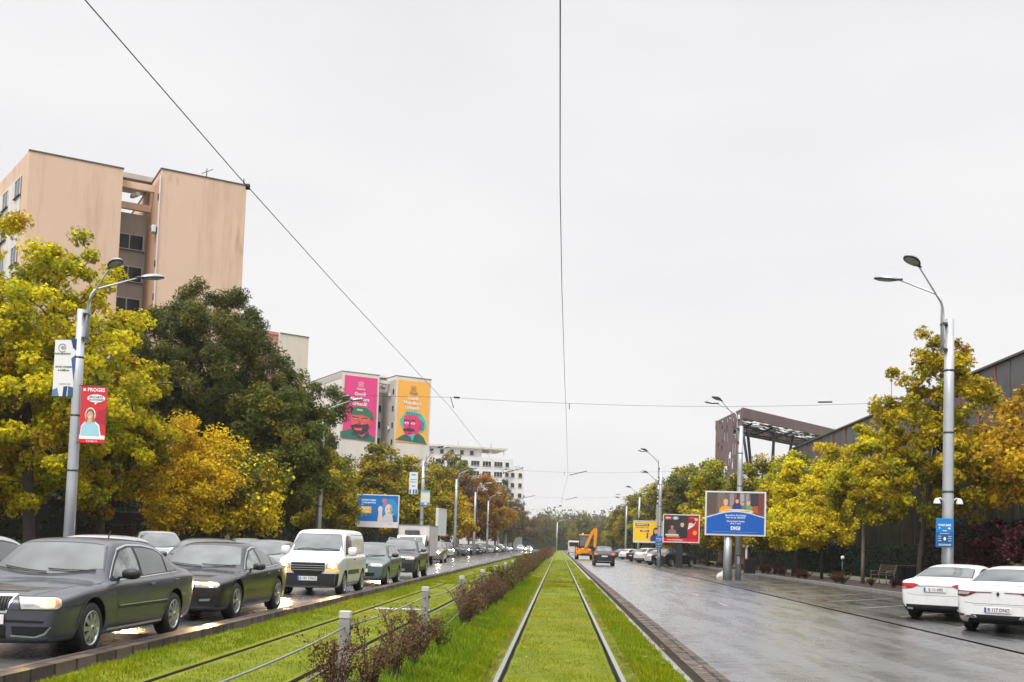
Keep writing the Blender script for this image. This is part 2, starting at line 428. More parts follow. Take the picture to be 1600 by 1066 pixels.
# turf beds between the rails, with the slots the rails lie in
RAILS = [-4.26, -2.82, -.655, .78]
edges = [-5.27, RAILS[0]-.045, RAILS[0]+.045, RAILS[1]-.045, RAILS[1]+.045, RAILS[2]-.055, RAILS[2]+.055, RAILS[3]-.055, RAILS[3]+.055, 1.53]
rr = random.Random(3)
def turf_height(x, y):
    h = -.035 + .03*noise.noise(Vector((x*1.1, y*.7, 0))) + .012*noise.noise(Vector((x*5, y*5, 3)))
    h += .10*math.exp(-((x+1.65)/.45)**2)          # low bank under the hedge
    if x < -4.3: h += .05*math.exp(-((x+4.85)/.35)**2)
    for r in RAILS[:2]: k_ = math.exp(-((x-r)/.14)**4); h = h*(1-k_) - .03*k_
    for r in RAILS[2:]: h -= .02*math.exp(-((x-r)/.16)**2)
    return h
for k in range(0, 10, 2):
    m = MB(); a, b = edges[k], edges[k+1]; nx = max(4, int((b-a)/.16))
    ys = [Y0 + i*.35 for i in range(120)]; ys += [ys[-1] + (Y1-ys[-1])*((i+1)/60)**1.6 for i in range(60)]
    rows = []
    for y in ys:
        row = [(a + (b-a)*j/nx, y, turf_height(a+(b-a)*j/nx, y)) for j in range(nx+1)]
        rows.append(row)
    m.grid(rows, 'turf', True)
    for q, fl in ((0, False), (-1, True)): m.grid([[(r[q][0], r[q][1], -.16), r[q]] for r in rows], 'kerb_side', False, flip=fl)
    tag(m.build('tram_turf'), kind='structure')
m = MB(); m.grid([[(-5.3, Y0, -.15), (1.6, Y0, -.15)], [(-5.3, Y1, -.15), (1.6, Y1, -.15)]], 'kerb_side'); tag(m.build('track_bed'), kind='structure')
m = MB()
for x, z in zip(RAILS, (-.10, -.10, .0, .0)):
    m.box((x, (Y0+Y1)/2, z-.04), (.05, Y1-Y0, .08), 'rail_side')
    m.box((x, (Y0+Y1)/2, z+.003), (.052, Y1-Y0, .012), 'rail_top' if z == 0 else 'rail_side')
tag(m.build('tram_rails'), kind='structure')
m = MB()
m.box(((RAILS[2]+RAILS[3])/2, 45.5, -.03), (1.30, .16, .06), 'kerb_side')
m.box(((RAILS[2]+RAILS[3])/2, 9.0, -.05), (1.28, .1, .03), 'kerb_side')
m.box(((RAILS[0]+RAILS[1])/2, 24.2, -.05), (1.24, .26, .06), 'pale_concrete'); m.box(((RAILS[0]+RAILS[1])/2, 24.45, -.05), (1.26, .1, .06), 'kerb_side')
tag(m.build('track_drain_covers'), kind='structure')
# faint lines and patches on the roads
m = MB()
for y in range(30, 300, 6): m.box((4.72, y, .004), (.10, 1.6, .002), 'kerb_pale')
tag(m.build('road_markings'), kind='structure')
m = MB()
for y in np.arange(14, 150, 3.6): m.box((10.3, y, .0085), (5.4/math.cos(R(50))*.62, .09, .003), 'kerb_pale', Rz(R(50)))
tag(m.build('parking_markings'), kind='structure')

# ------------------------------------------------------------------ grass blades (real leaves near the camera)
def fast_mesh(name, verts, nper, mat, cols=None):
    """verts (N, nper, 3): N separate polygons of nper corners"""
    n = verts.shape[0]; me = bpy.data.meshes.new(name)
    me.vertices.add(n*nper); me.vertices.foreach_set('co', verts.astype(np.float32).ravel())
    me.loops.add(n*nper); me.loops.foreach_set('vertex_index', np.arange(n*nper, dtype=np.int32))
    me.polygons.add(n); me.polygons.foreach_set('loop_start', np.arange(0, n*nper, nper, dtype=np.int32))
    me.materials.append(MAT[mat])
    if cols is not None:
        a = me.attributes.new('leaf_colour', 'FLOAT_COLOR', 'POINT')
        c = np.ones((n*nper, 4), np.float32); c[:, :3] = np.repeat(cols, nper, axis=0); a.data.foreach_set('color', c.ravel())
    me.update(calc_edges=True); me.validate(clean_customdata=False)
    return me
rng = np.random.default_rng(5)
def blades(n, x0, x1, y0, y1, hmin, hmax, wid, cols, power=1.0):
    x = rng.uniform(x0, x1, n); y = y0 + (y1-y0)*rng.random(n)**power
    z = np.array([turf_height(a, b) for a, b in zip(x, y)])
    h = rng.uniform(hmin, hmax, n)*(1+.5*np.sin(x*5+y*3)*np.sin(y*2.1-x)); ang = rng.uniform(0, 2*PI, n); lean = rng.uniform(.1, .8, n)*h; la = rng.uniform(0, 2*PI, n)
    dx, dy = np.cos(ang)*wid, np.sin(ang)*wid
    v = np.zeros((n, 3, 3)); v[:,0] = np.stack([x-dx, y-dy, z-.01], 1); v[:,1] = np.stack([x+dx, y+dy, z-.01], 1)
    v[:,2] = np.stack([x+np.cos(la)*lean, y+np.sin(la)*lean, z+h], 1)
    c = np.array(cols)[rng.integers(0, len(cols), n)]*rng.uniform(.75, 1.2, (n,1))
    # yellower patches
    pt = (np.sin(x*1.7+y*.9)+np.sin(y*1.3-x*2.3)+np.sin(y*.31))/3
    c = c*(1+np.clip(pt,0,1)[:,None]*np.array([.45,.12,0]))
    return v, c
GR = [(.155,.225,.004),(.21,.275,.005),(.115,.175,.003),(.26,.265,.008)]
GY = [(.20,.24,.004),(.25,.27,.006),(.15,.20,.004),(.30,.25,.02)]
parts = [blades(36000, RAILS[2]+.1, RAILS[3]-.1, 8, 46, .012, .035, .005, GY, 1.5),
         blades(46000, -1.5, RAILS[2]-.16, 8, 50, .03, .075, .006, GR, 1.5),
         blades(9000, RAILS[2]-.17, RAILS[2]-.08, 8, 40, .01, .03, .005, [(.22,.19,.06),(.2,.21,.03)], 1.4),
         blades(9000, RAILS[3]+.08, RAILS[3]+.26, 8, 40, .01, .03, .005, [(.22,.19,.06),(.2,.21,.03)], 1.4),
         blades(32000, RAILS[3]+.2, 1.55, 8, 50, .03, .08, .006, GR, 1.5),
         blades(34000, -5.28, RAILS[0]-.12, 8, 50, .02, .055, .007, GR, 1.5),
         blades(22000, RAILS[0]+.12, RAILS[1]-.12, 9, 50, .012, .035, .007, GY+GR, 1.5),
         blades(60000, -5.28, 1.47, 40, 120, .02, .05, .012, GR+GY, 1.6),
         blades(16000, RAILS[1]+.12, -1.95, 8, 50, .02, .05, .006, GR, 1.5),
         blades(30000, -2.25, -1.1, 8, 48, .04, .11, .009, [(.13,.22,.01),(.2,.29,.012),(.10,.17,.012)], 1.4)]
V = np.concatenate([p[0] for p in parts]); C = np.concatenate([p[1] for p in parts])
o = addmesh('grass', fast_mesh('grass', V, 3, 'blade', C))
tag(o, 'bright green mown grass growing between and beside the tram rails', 'grass', kind='stuff')
# fallen yellow leaves along the kerbs
n = 700
x = np.where(rng.random(n) < .5, rng.uniform(1.35, 2.1, n), np.where(rng.random(n) < .5, rng.uniform(11, 16.5, n), rng.uniform(-5.7, 1.5, n))); y = 9 + 70*rng.random(n)**1.5
a = rng.uniform(0, 2*PI, n); s = rng.uniform(.02, .05, n); v = np.zeros((n, 4, 3))
zb = np.where(x > 13.2, .115, np.where((x > 1.66)&(x < 2.0), .062, np.where(x > 2, .012, .01)))
for k in range(4):
    rad = s*(1 if k % 2 == 0 else .6); v[:,k] = np.stack([x+np.cos(a+k*PI/2)*rad, y+np.sin(a+k*PI/2)*rad, zb+rng.uniform(0,.012,n)], 1)
o = addmesh('fallen_leaves', fast_mesh('fallen_leaves', v, 4, 'leaf', np.array([(.45,.30,.04),(.36,.16,.03),(.5,.4,.1)])[rng.integers(0,3,n)]))
tag(o, 'scattered fallen yellow and brown leaves along the kerbs', 'fallen leaves', kind='stuff')
# ------------------------------------------------------------------ vehicles
def interp(pts, s):
    if s <= pts[0][0]: return pts[0][1]
    for (a, va), (b, vb) in zip(pts, pts[1:]):
        if s <= b: return va + (vb-va)*(s-a)/(b-a)
    return pts[-1][1]
def car_shell(sp):
    L, W, H = sp['L'], sp['W']/2, sp['H']
    hs, hz, ws, re, rb, dz = sp['hood_s'], sp['hood_z'], sp['ws_top'], sp['roof_end'], sp['rg_base'], sp['deck_z']
    nz, gz = sp['nose_z'], sp['ground']
    tz = sp.get('tail_z', dz-.02); van = sp.get('van', False)
    box = sp.get('boxy', 0.0)
    top = [(0, nz-.14), (.05, nz-.03), (.16, nz+.01), (hs*.55, nz+(hz-nz)*.72), (hs, hz), (hs+(ws-hs)*.5, hz+(H-.035-hz)*.56), (ws, H-.035), (ws+.3, H-.008), ((ws+re)/2, H), (re-.3, H-.018), (re, H-.055),
           (re+(rb-re)*.5, dz+(H-.05-dz)*.46), (rb, dz), (L-.14, tz+.01), (L-.04, tz-.05), (L, tz-.16)]
    if van: top = [(0, nz-.14), (.05, nz-.03), (.16, nz+.02), (hs*.6, nz+(hz-nz)*.7), (hs, hz), (hs+(ws-hs)*.5, hz+(H-.05-hz)*.53), (ws, H-.05), (ws+.4, H-.01), (2.4, H), (re-.2, H-.01), (re, H-.04), (rb, H-.35), (L-.03, dz), (L, dz-.2)]
    bz0, bz1 = sp['belt0'], sp['belt1']
    hw = [(0, W*sp.get('nosew', .85)), (.05, W*.915), (.16, W*.965), (.42, W*.99), (.9, W), (L*.5, W), (L-.8, W*.995), (L-.35, W*.97), (L-.12, W*.92), (L-.04, W*.87), (L, W*.82)]
    if sp.get('square_tail'): hw[-4:] = [(L-.35, W*.985), (L-.12, W*.96), (L-.04, W*.93), (L, W*.90)]
    bot = [(0, gz+.13), (.05, gz+.04), (.16, gz+.01), (.5, gz), (L-.5, gz), (L-.15, gz+.04), (L-.05, gz+.08), (L, gz+.16)]
    rw = sp.get('roofw', .66)*W
    S = sorted(set([0, .05, .16, .42, .75, hs*.75, hs-.12, hs-.04, hs+.045, hs+(ws-hs)*.33, hs+(ws-hs)*.66, ws, ws+.3, (ws+re)/2, re-.35, re, re+(rb-re)*.33, re+(rb-re)*.66, rb, (rb+L)/2 if L-rb > .3 else L-.25, L-.14, L-.04, L]))
    S = [s for i, s in enumerate(S) if i == 0 or s - S[i-1] > .03]
    if S[-1] != L: S[-1] = L
    rings = []
    for s in S:
        w, zb, zt = interp(hw, s), interp(bot, s), interp(top, s)
        hood = s < hs or s > rb
        belt = bz0 + (bz1-bz0)*max(0, min(1, (s-hs)/(rb-hs)))
        if s < hs: belt = min(belt, zt-.055)
        if s > rb: belt = min(belt, zt-.055)
        belt = min(belt, zt-.05)
        g = max(0., min(1., (zt-belt)/(H-belt)))
        r_top = w-.10 if True else 0
        rwe = (w-.13)*(1-g) + rw*g
        zre = zt - .035 - .035*g
        side = [(w-.16, zb), (w-.045, zb+.05), (w-.012, zb+.42*(belt-zb)), (w, zb+.72*(belt-zb)), (w-.006, belt-.055), (w-.02, belt-.022), (w-.06-.02*g, belt-.002)]
        side = [(0, zb)] + side + [((w-.06+rwe)/2+.018*g, (belt+zre)/2), (rwe, zre), (rwe*.86, zt-.012), (rwe*.45, zt+.004), (0, zt+.010)]
        ring = [(L/2-s, y, z) for y, z in side] + [(L/2-s, -y, z) for y, z in side[-2:0:-1]]
        rings.append(ring)
    nr = len(rings[0]); vs = [p for r in rings for p in r]; fs = []
    for i in range(len(rings)-1):
        for k in range(nr): fs.append((i*nr+k, (i+1)*nr+k, (i+1)*nr+(k+1)%nr, i*nr+(k+1)%nr))
    half = nr//2
    for base, flip in ((0, False), ((len(rings)-1)*nr, True)):
        for k in range(half):
            a, b, c, d = base+k, base+k+1, base+(nr-k-1)%nr, base+(nr-k)%nr
            q = (a, b, c, d) if k > 0 else (a, b, c)
            if k == half-1: q = (a, b, d)
            fs.append(q[::-1] if flip else q)
    me = bpy.data.meshes.new('body'); me.from_pydata(vs, [], fs)
    me.materials.append(MAT['car_paint']); me.materials.append(MAT['under_black'])
    bm = bmesh.new(); bm.from_mesh(me); bmesh.ops.recalc_face_normals(bm, faces=bm.faces); bm.to_mesh(me); bm.free()
    o = addmesh('body', me); o.modifiers.new('s', 'SUBSURF').levels = 2
    me2 = evaluated(o); o.modifiers.clear(); o.data = me2
    # wheel housings
    cut = MB(); r = sp['wr']
    for wx in (L/2-sp['fo'], L/2-sp['fo']-sp['wb']):
        for sg in (-1, 1):
            prof = []
            n = 28; vsx = []
            for yy in (sg*(W+.1), sg*(W-.27)):
                for k in range(n):
                    t = 2*PI*k/n; vsx.append((wx+math.cos(t)*(r+.055), yy, r+.01+math.sin(t)*(r+.055)))
            fsx = [tuple(range(n)), tuple(range(2*n-1, n-1, -1))] + [(k, n+k, n+(k+1)%n, (k+1)%n) for k in range(n)]
            cut.add(vsx, fsx, 'under_black')
    co = cut.build('cutter', fixn=True)
    bo = o.modifiers.new('b', 'BOOLEAN'); bo.object = co; bo.operation = 'DIFFERENCE'; bo.solver = 'EXACT'; bo.material_mode = 'TRANSFER'
    me3 = evaluated(o); o.modifiers.clear(); o.data = me3
    bpy.data.objects.remove(co)
    me3.polygons.foreach_set('use_smooth', [True]*len(me3.polygons)); me3.set_sharp_from_angle(angle=R(38))
    bm = bmesh.new(); bm.from_mesh(me3); bvh = BVHTree.FromBMesh(bm); bm.free()
    return o, bvh, top
def patch(bvh, rows, d, mat, off=.004, mb=None):
    """rows of ray origins projected along d on to the body"""
    d = Vector(d).normalized(); out = []
    for r in rows:
        o = []; last = None
        for p in r:
            h = bvh.ray_cast(Vector(p) - d*2.5, d)
            if h[0] is None:
                o.append(None); continue
            n = h[1] if h[1].dot(d) < 0 else -h[1]
            o.append(h[0] + n*off)
        out.append(o)
    for r in out:                      # fill misses from neighbours
        good = [i for i, p in enumerate(r) if p is not None]
        if not good: continue
        for i in range(len(r)):
            if r[i] is None: r[i] = r[min(good, key=lambda g: abs(g-i))]
    out = [r for r in out if r[0] is not None]
    m = mb or MB()
    if len(out) > 1:
        # orient the faces outward
        a, b, c = out[0][0], out[0][-1], out[-1][0]
        nrm = (b-a).cross(c-a)
        m.grid(out, mat, True, flip=nrm.dot(d) > 0)
    return m
def poly_rows(top, bot, nu=14, nv=8):
    """between two polylines (lists of 2-D points)"""
    def along(pl, t):
        ls = [0]
        for a, b in zip(pl, pl[1:]): ls.append(ls[-1] + math.hypot(b[0]-a[0], b[1]-a[1]))
        x = t*ls[-1]
        for i in range(len(pl)-1):
            if x <= ls[i+1] + 1e-9:
                f = 0 if ls[i+1] == ls[i] else (x-ls[i])/(ls[i+1]-ls[i]); return (pl[i][0]+(pl[i+1][0]-pl[i][0])*f, pl[i][1]+(pl[i+1][1]-pl[i][1])*f)
        return pl[-1]
    rows = []
    for j in range(nv+1):
        f = j/nv; r = []
        for i in range(nu+1):
            a, b = along(top, i/nu), along(bot, i/nu); r.append((a[0]+(b[0]-a[0])*f, a[1]+(b[1]-a[1])*f))
        rows.append(r)
    return rows
def make_wheel(parent, x, y, r, sg, style, width=.21):
    w = MB(); c = (x, y, r)
    w.lathe([(r*.66, -width/2), (r*.90, -width/2-.004), (r*.985, -width/2+.02), (r, -width/2+.05), (r, width/2-.05), (r*.985, width/2-.02), (r*.90, width/2+.004), (r*.66, width/2)], 'rubber', c, 36, 'Y')
    wh = w.build('wheel', parent)
    m = MB(); yo = y + sg*(width/2-.004)
    rim = r*.68
    m.lathe([(0, yo-y-sg*.06), (rim*.98, yo-y-sg*.06)], 'under_black', c, 32, 'Y', False)
    m.lathe([(rim*.88, yo-y-sg*.05), (rim*.9, yo-y+sg*.002), (rim*.97, yo-y+sg*.008), (rim*1.0, yo-y+sg*.004), (rim*.99, yo-y-sg*.03)], 'alloy', c, 36, 'Y')
    n, ww, dbl = {'ten': (9, .20, 0), 'double': (5, .13, 1), 'five': (5, .26, 0), 'cap': (8, .36, 0)}[style]
    for k in range(n):
        for off in ((-.13, .13) if dbl else (0,)):
            a = 2*PI*k/n + off
            ca, sa = math.cos(a), math.sin(a); wd = ww*r*.5
            vs = []
            for rr_, ws_, yy in ((rim*.12, wd*.7, .012), (rim*.93, wd*(1.0 if not dbl else .8), -.004)):
                for u in (-1, 1):
                    for yl in (yy, yy-.03):
                        vs.append((x+ca*rr_-sa*u*ws_, yo+sg*yl, r+sa*rr_+ca*u*ws_))
            m.add(vs, [(0,2,6,4),(1,5,7,3),(0,4,5,1),(2,3,7,6)], 'alloy')
    m.lathe([(0, yo-y+sg*.022), (rim*.16, yo-y+sg*.02), (rim*.22, yo-y+sg*.004)], 'alloy', c, 16, 'Y')
    m.lathe([(0, yo-y+sg*.024), (rim*.08, yo-y+sg*.023)], 'black_trim', c, 12, 'Y')
    m.build('rim', wh)
    return wh
def plate(parent, txt, loc, rz, detail=True):
    m = MB(); m.box((0,0,0), (.52, .012, .112), 'plate_white', bev=.004); m.box((-.238, -.0075, 0), (.04, .004, .104), 'plate_blue')
    o = m.build('license_plate', parent); o.location = loc; o.rotation_euler = (0, 0, rz)
    if detail and txt: text_on('plate_lettering', txt, .105, 'ink', o, (.02, -.0078, 0), ext=.001, xs=.82, bold=.0015)
    return o

def make_car(name, sp):
    L, W, H = sp['L'], sp['W'], sp['H']
    root = empty(name); hx = L/2
    body, bvh, top = car_shell(sp); body.parent = root; body.color = (*sp['paint'], 1)
    X = lambda s: hx - s
    fo, wb, wr = sp['fo'], sp['wb'], sp['wr']
    hs, ws, re, rb = sp['hood_s'], sp['ws_top'], sp['roof_end'], sp['rg_base']
    hz, dz = sp['hood_z'], sp['deck_z']
    lvl = sp.get('lvl', 2)
    # windscreen and rear window
    hwb, hwt = W/2*sp.get('ws_wb', .80), W/2*sp.get('ws_wt', .63)
    def windscreen(nm, s0, s1, wb_, wt_, curve, mat, inset, off, parent):
        rows = []
        nv, nu = 10, 14
        for j in range(nv+1):
            f = j/nv; s = s0 + (s1-s0)*f; hw_ = wb_ + (wt_-wb_)*f - inset; r = []
            for i in range(nu+1):
                u = -1 + 2*i/nu; r.append((X(s + curve*(u*u)*(1-f) - inset*(1 if s1 > s0 else -1)*(-1+2*f)*1.0), u*hw_, 0))
            rows.append(r)
        return patch(bvh, rows, (0, 0, -1), mat, off)
    if not sp.get('van'):
        e = windscreen('windscreen_surround', hs+.02, ws-.02, hwb+.02, hwt+.02, .16, 'black_trim', 0, .003, root).build('windscreen_surround', root)
        windscreen('windscreen', hs+.02, ws-.02, hwb+.02, hwt+.02, .16, 'car_glass', .035, .007, root).build('windscreen', e)
        if re < rb - .12:
            a = rb-.03 if not sp.get('hatch') else rb-.12
            e = windscreen('x', a, re+.05, hwb*sp.get('rgw', .93), hwt+.0, -.06, 'black_trim', 0, .003, root).build('rear_window_surround', root)
            windscreen('x', a, re+.05, hwb*sp.get('rgw', .93), hwt+.0, -.06, 'car_glass', .03, .007, root).build('rear_window', e)
    else:
        for nm, ins, off, mt in (('windscreen_surround', 0, .003, 'black_trim'), ('windscreen', .03, .007, 'car_glass')):
            rows = []
            for j in range(11):
                f = j/10; z = hz+.02+ins*.8 + (H-.17-hz-ins*1.6)*f; hw_ = W/2*(.88+(.74-.88)*f)-ins
                rows.append([(0, -hw_+2*hw_*i/14, z + .0*(i)) for i in range(15)])
            o = patch(bvh, rows, (-1, 0, 0), mt, off).build(nm, root if ins == 0 else o)
    # side glass: chrome line, black frame and panes
    for sg in (-1, 1):
        d = (0, -sg, 0)
        def sp_patch(pt, pb, mat, off, nm, par, nu=16, nv=6):
            rows = [[(X(a), 0, b) for a, b in r] for r in poly_rows(pt, pb, nu, nv)]
            return patch(bvh, [[(x, sg*.0, z) for x, _, z in r] for r in rows], d, mat, off).build(nm, par)
        if 'side' in sp:
            t_, b_ = sp['side']          # outline: top polyline and bottom polyline (s, z)
            def grow(pl, g, up): return [(s, z+g*up) for s, z in pl]
            base = root
            if sp.get('chrome_line'):
                base = sp_patch(grow(t_, .022, 1), grow(b_, .012, -1), 'chrome', .003, 'window_trim', root, 24, 5)
            fr = sp_patch(t_, b_, 'black_trim', .005, 'window_frame', root, 24, 5)
            for qi, (pt, pb) in enumerate(sp['panes']): sp_patch(pt, pb, 'side_glass_pale' if qi == 0 else 'side_glass', .008, 'side_window', fr, 10, 6)
        if lvl >= 2:
            # shut lines
            for line in sp.get('lines', []):
                m = MB()
                for (a, b) in zip(line, line[1:]):
                    dx, dz_ = b[0]-a[0], b[1]-a[1]; l = math.hypot(dx, dz_); nx, nz_ = -dz_/l*.0065, dx/l*.0065; k = max(2, int(l/.08))
                    rows = [[(X(a[0]+dx*i/k+nx*q), 0, a[1]+dz_*i/k+nz_*q) for i in range(k+1)] for q in (-1, 1)]
                    patch(bvh, rows, d, 'black_trim', .0015, m)
                m.build('door_seam', root)
            for (s, z) in sp.get('handles', []):
                h = bvh.ray_cast(Vector((X(s), sg*2, z)), Vector((0, -sg, 0)))
                if h[0]:
                    m = MB(); m.box(h[0] + Vector((0, sg*.018, 0)), (.17, .022, .03), 'black_trim' if sp.get('black_handles') else 'car_paint', bev=.008); ho = m.build('door_handle', root); ho.color = body.color
            for (z0, z1, s0, s1, mt) in sp.get('mouldings', []):
                rows = [[(X(s0+(s1-s0)*i/16), 0, z) for i in range(17)] for z in (z1, z0)]
                patch(bvh, rows, d, mt, .010).build('side_moulding', root)
            for line in sp.get('hood_lines', []):
                m = MB()
                for (a, b) in zip(line, line[1:]):
                    k = 6; rows = [[(X(a[0]+(b[0]-a[0])*i/k), sg*(a[1]+(b[1]-a[1])*i/k+q), 0) for i in range(k+1)] for q in (-.006, .006)]
                    patch(bvh, rows, (0, 0, -1), 'black_trim', .0015, m)
                m.build('hood_seam', root)
        # arch lips
        if lvl >= 2:
            for s in (fo, fo+wb):
                m = MB(); rows = []
                for q in (0, .03):
                    rows.append([(X(s)+math.cos(t)*(wr+.06+q), 0, wr+.01+math.sin(t)*(wr+.06+q)) for t in [PI*(i/18)*1.0 for i in range(19)]])
                patch(bvh, rows, d, sp.get('arch', 'car_paint'), .008, m)
                ao = m.build('arch_lip', root); ao.color = body.color
        # mirror
        ms, mz = sp['mirror']
        h = bvh.ray_cast(Vector((X(ms), sg*2, mz-.08)), Vector((0, -sg, 0)))
        y0 = h[0].y if h[0] else sg*W/2*.9
        m = MB(); mt = sp.get('mirror_mat', 'car_paint'); sc_ = sp.get('mirror_scale', 1)
        hsx, hsy, hsz = .085*sc_, .125, .075*sp.get('mirror_tall', 1.0)
        cen = Vector((X(ms), y0+sg*.15, mz)); rows = []
        for j in range(9):
            ph = -PI/2 + PI*j/8; row = []
            for i in range(15):
                th = 2*PI*i/14; c_ = math.cos(ph)
                def se(v): return math.copysign(abs(v)**sp.get('mirror_sq', .75), v)
                row.append(cen + Vector((se(math.cos(th))*c_*hsx*(1 if math.cos(th) > 0 else .45), se(math.sin(th))*c_*hsy, se(math.sin(ph))*hsz)))
            rows.append(row)
        m.grid(rows, mt, True); m.box((cen.x-.0, y0+sg*.03, mz-.05), (.06, .1, .03), 'black_trim', bev=.008)
        mo_ = m.build('mirror', root); mo_.color = body.color
        m = MB(); m.box(cen+Vector((-hsx*.44, 0, 0)), (.004, .2, .1*sp.get('mirror_tall', 1)), 'side_glass'); m.build('mirror_glass', mo_)
    # wheels
    for s in (fo, fo+wb):
        for sg in (-1, 1): make_wheel(root, X(s), sg*(W/2-.125), wr, sg, sp.get('rim', 'five'))
    # nose
    for it in sp.get('front', []):
        nm, mat, tp, bt = it[:4]; off = it[4] if len(it) > 4 else .006; mirror = it[5] if len(it) > 5 else False
        for sg in ((1, -1) if mirror else (1,)):
            dd = it[6] if len(it) > 6 else 0
            dirv = Vector((-1, -sg*dd, 0))
            rows = [[Vector((hx, sg*y, z)) for y, z in r] for r in poly_rows(tp, bt, 14, 8)]
            o = patch(bvh, rows, dirv, mat, off).build(nm, root)
            o.color = body.color
    for it in sp.get('rear', []):
        nm, mat, tp, bt = it[:4]; off = it[4] if len(it) > 4 else .006; mirror = it[5] if len(it) > 5 else False
        for sg in ((1, -1) if mirror else (1,)):
            dd = it[6] if len(it) > 6 else 0
            dirv = Vector((1, -sg*dd, 0))
            rows = [[Vector((-hx, sg*y, z)) for y, z in r] for r in poly_rows(tp, bt, 14, 8)]
            o = patch(bvh, rows, dirv, mat, off).build(nm, root); o.color = body.color
    # grille bars
    for (y0, y1, z0, z1, n, vert, mt) in sp.get('bars', []):
        m = MB()
        for k in range(n):
            f = (k+.5)/n
            if vert:
                for sg in (1, -1):
                    y = sg*(y0+(y1-y0)*f); rows = [[(hx, y-.006, z0+(z1-z0)*q/4), (hx, y+.006, z0+(z1-z0)*q/4)] for q in range(5)]
                    patch(bvh, rows, (-1,0,0), mt, .016, m)
            else:
                z = z0+(z1-z0)*f; rows = [[(hx, y0+(y1-y0)*q/12, z+u) for q in range(13)] for u in (-.006, .006)]
                patch(bvh, rows, (-1,0,0), mt, .032, m)
        m.build('grille_bars', root)
    # bulbs
    for (y, z, mt, rad) in sp.get('bulbs', []):
        h = bvh.ray_cast(Vector((hx+1, y, z)), Vector((-1, 0, 0)))
        if h[0]:
            m = MB(); m.lathe([(0, .03), (rad*.6, .026), (rad, .012), (rad*1.05, .0)], mt, h[0], 16, 'X'); m.build('lit_bulb', root)
    if 'plate_f' in sp:
        z, txt = sp['plate_f']; h = bvh.ray_cast(Vector((hx+1, 0, z)), Vector((-1, 0, 0)))
        plate(root, txt, (h[0].x+.02, 0, z), PI/2, bool(txt))
    if 'plate_r' in sp:
        z, txt = sp['plate_r']; h = bvh.ray_cast(Vector((-hx-1, 0, z)), Vector((1, 0, 0)))
        plate(root, txt, (h[0].x-.02, 0, z), -PI/2, bool(txt))
    # wipers
    if lvl >= 2 and not sp.get('no_wipers'):
        m = MB()
        for (ya, yb) in sp.get('wipers', ((W*.36, W*.02), (W*.02, -W*.30))):
            pts = []
            for i in range(8):
                f = i/7; y = ya+(yb-ya)*f; s = hs+.07+.16*(y/(W/2))**2*.8+.05*f
                h = bvh.ray_cast(Vector((X(s), y, 3)), Vector((0, 0, -1)))
                if sp.get('van'): h = bvh.ray_cast(Vector((hx+1, y, hz+.05+.03*math.sin(f*3))), Vector((-1, 0, 0)))
                if h[0]: pts.append(h[0] + h[1]*.022)
            if len(pts) > 2: m.tube(pts, .008, 'black_trim', 5)
        m.build('wiper', root)
    if sp.get('rails'):
        for sg in (-1, 1):
            pts = []
            for i in range(10):
                s = ws+.1 + (re-ws-.15)*i/9; h = bvh.ray_cast(Vector((X(s), sg*W*.31, 3)), Vector((0,0,-1)))
                if h[0]: pts.append(h[0]+Vector((0,0,.05 if 0 < i < 9 else .0)))
            m = MB(); m.tube(pts, .014, 'chrome', 6); m.build('roof_rail', root)
    if sp.get('antenna'):
        h = bvh.ray_cast(Vector((X(sp['antenna']), 0, 3)), Vector((0,0,-1)))
        m = MB(); m.tube([h[0], h[0]+Vector((-.03,0,.08)), h[0]+Vector((-.06,0,.13))], [.012,.007,.004], 'black_trim', 6); m.build('antenna', root)
    root['_bvh'] = 0
    del root['_bvh']
    root.update_tag()
    return root, bvh, body

def place(root, x, y, heading, z=0.0):
    """heading: direction of the nose as an angle from +X"""
    root.location = (x, y, z); root.rotation_euler = (0, 0, heading); return root
def recolour(root, col):
    for ch in root.children:
        if ch.type == 'MESH': ch.color = (*col, 1)
        for g in ch.children:
            if g.type == 'MESH': g.color = (*col, 1)
def headlight_beam(root, sp, y, z, energy):
    d = bpy.data.lights.new('headlight_beam', 'SPOT'); d.energy = energy; d.spot_size = R(75); d.spot_blend = .8; d.color = (1, .60, .26); d.shadow_soft_size = .06
    o = bpy.data.objects.new('headlight_beam', d); COL.objects.link(o); o.parent = root; o.location = (sp['L']/2+.06, y, z)
    o.rotation_euler = Vector((-1, 0, .10)).to_track_quat('Z', 'Y').to_euler()

def sedan_side(hs, ws, re, rb, bz0, bz1, H, inner=.0, mid=None, rear=None):
    """window outline and three panes for a saloon"""
    tz = H-.10
    a0 = hs+.20
    top = [(a0, bz0+.035), (hs+.20+(ws-hs)*.48, bz0+(tz-bz0)*.58), (ws+.10, tz-.05), (ws+.45, tz), ((ws+re)/2+.2, tz-.005), (re-.15, tz-.045), (re+(rb-re)*.28, bz1+(tz-bz1)*.60), (re+(rb-re)*.58, bz1+.05)]
    bot = [(a0, bz0+.025), (mid, (bz0+bz1)/2+.018), (re+(rb-re)*.58, bz1+.03)]
    def topz(s): return interp(top, s)
    def botz(s): return interp(bot, s)
    panes = []
    for (s0, s1, lean0, lean1) in ((a0+.10, mid-.035, 0, .0), (mid+.045, rear-.03, 0, .04), (rear+.03, re+(rb-re)*.50, .04, 0)):
        n = 9; t_, b_ = [], []
        for i in range(n+1):
            s = s0+(s1-s0)*i/n; t_.append((s, max(botz(s)+.015, topz(s)-.028))); b_.append((s, botz(s)+.012))
        panes.append((t_, b_))
    return (top, bot), panes

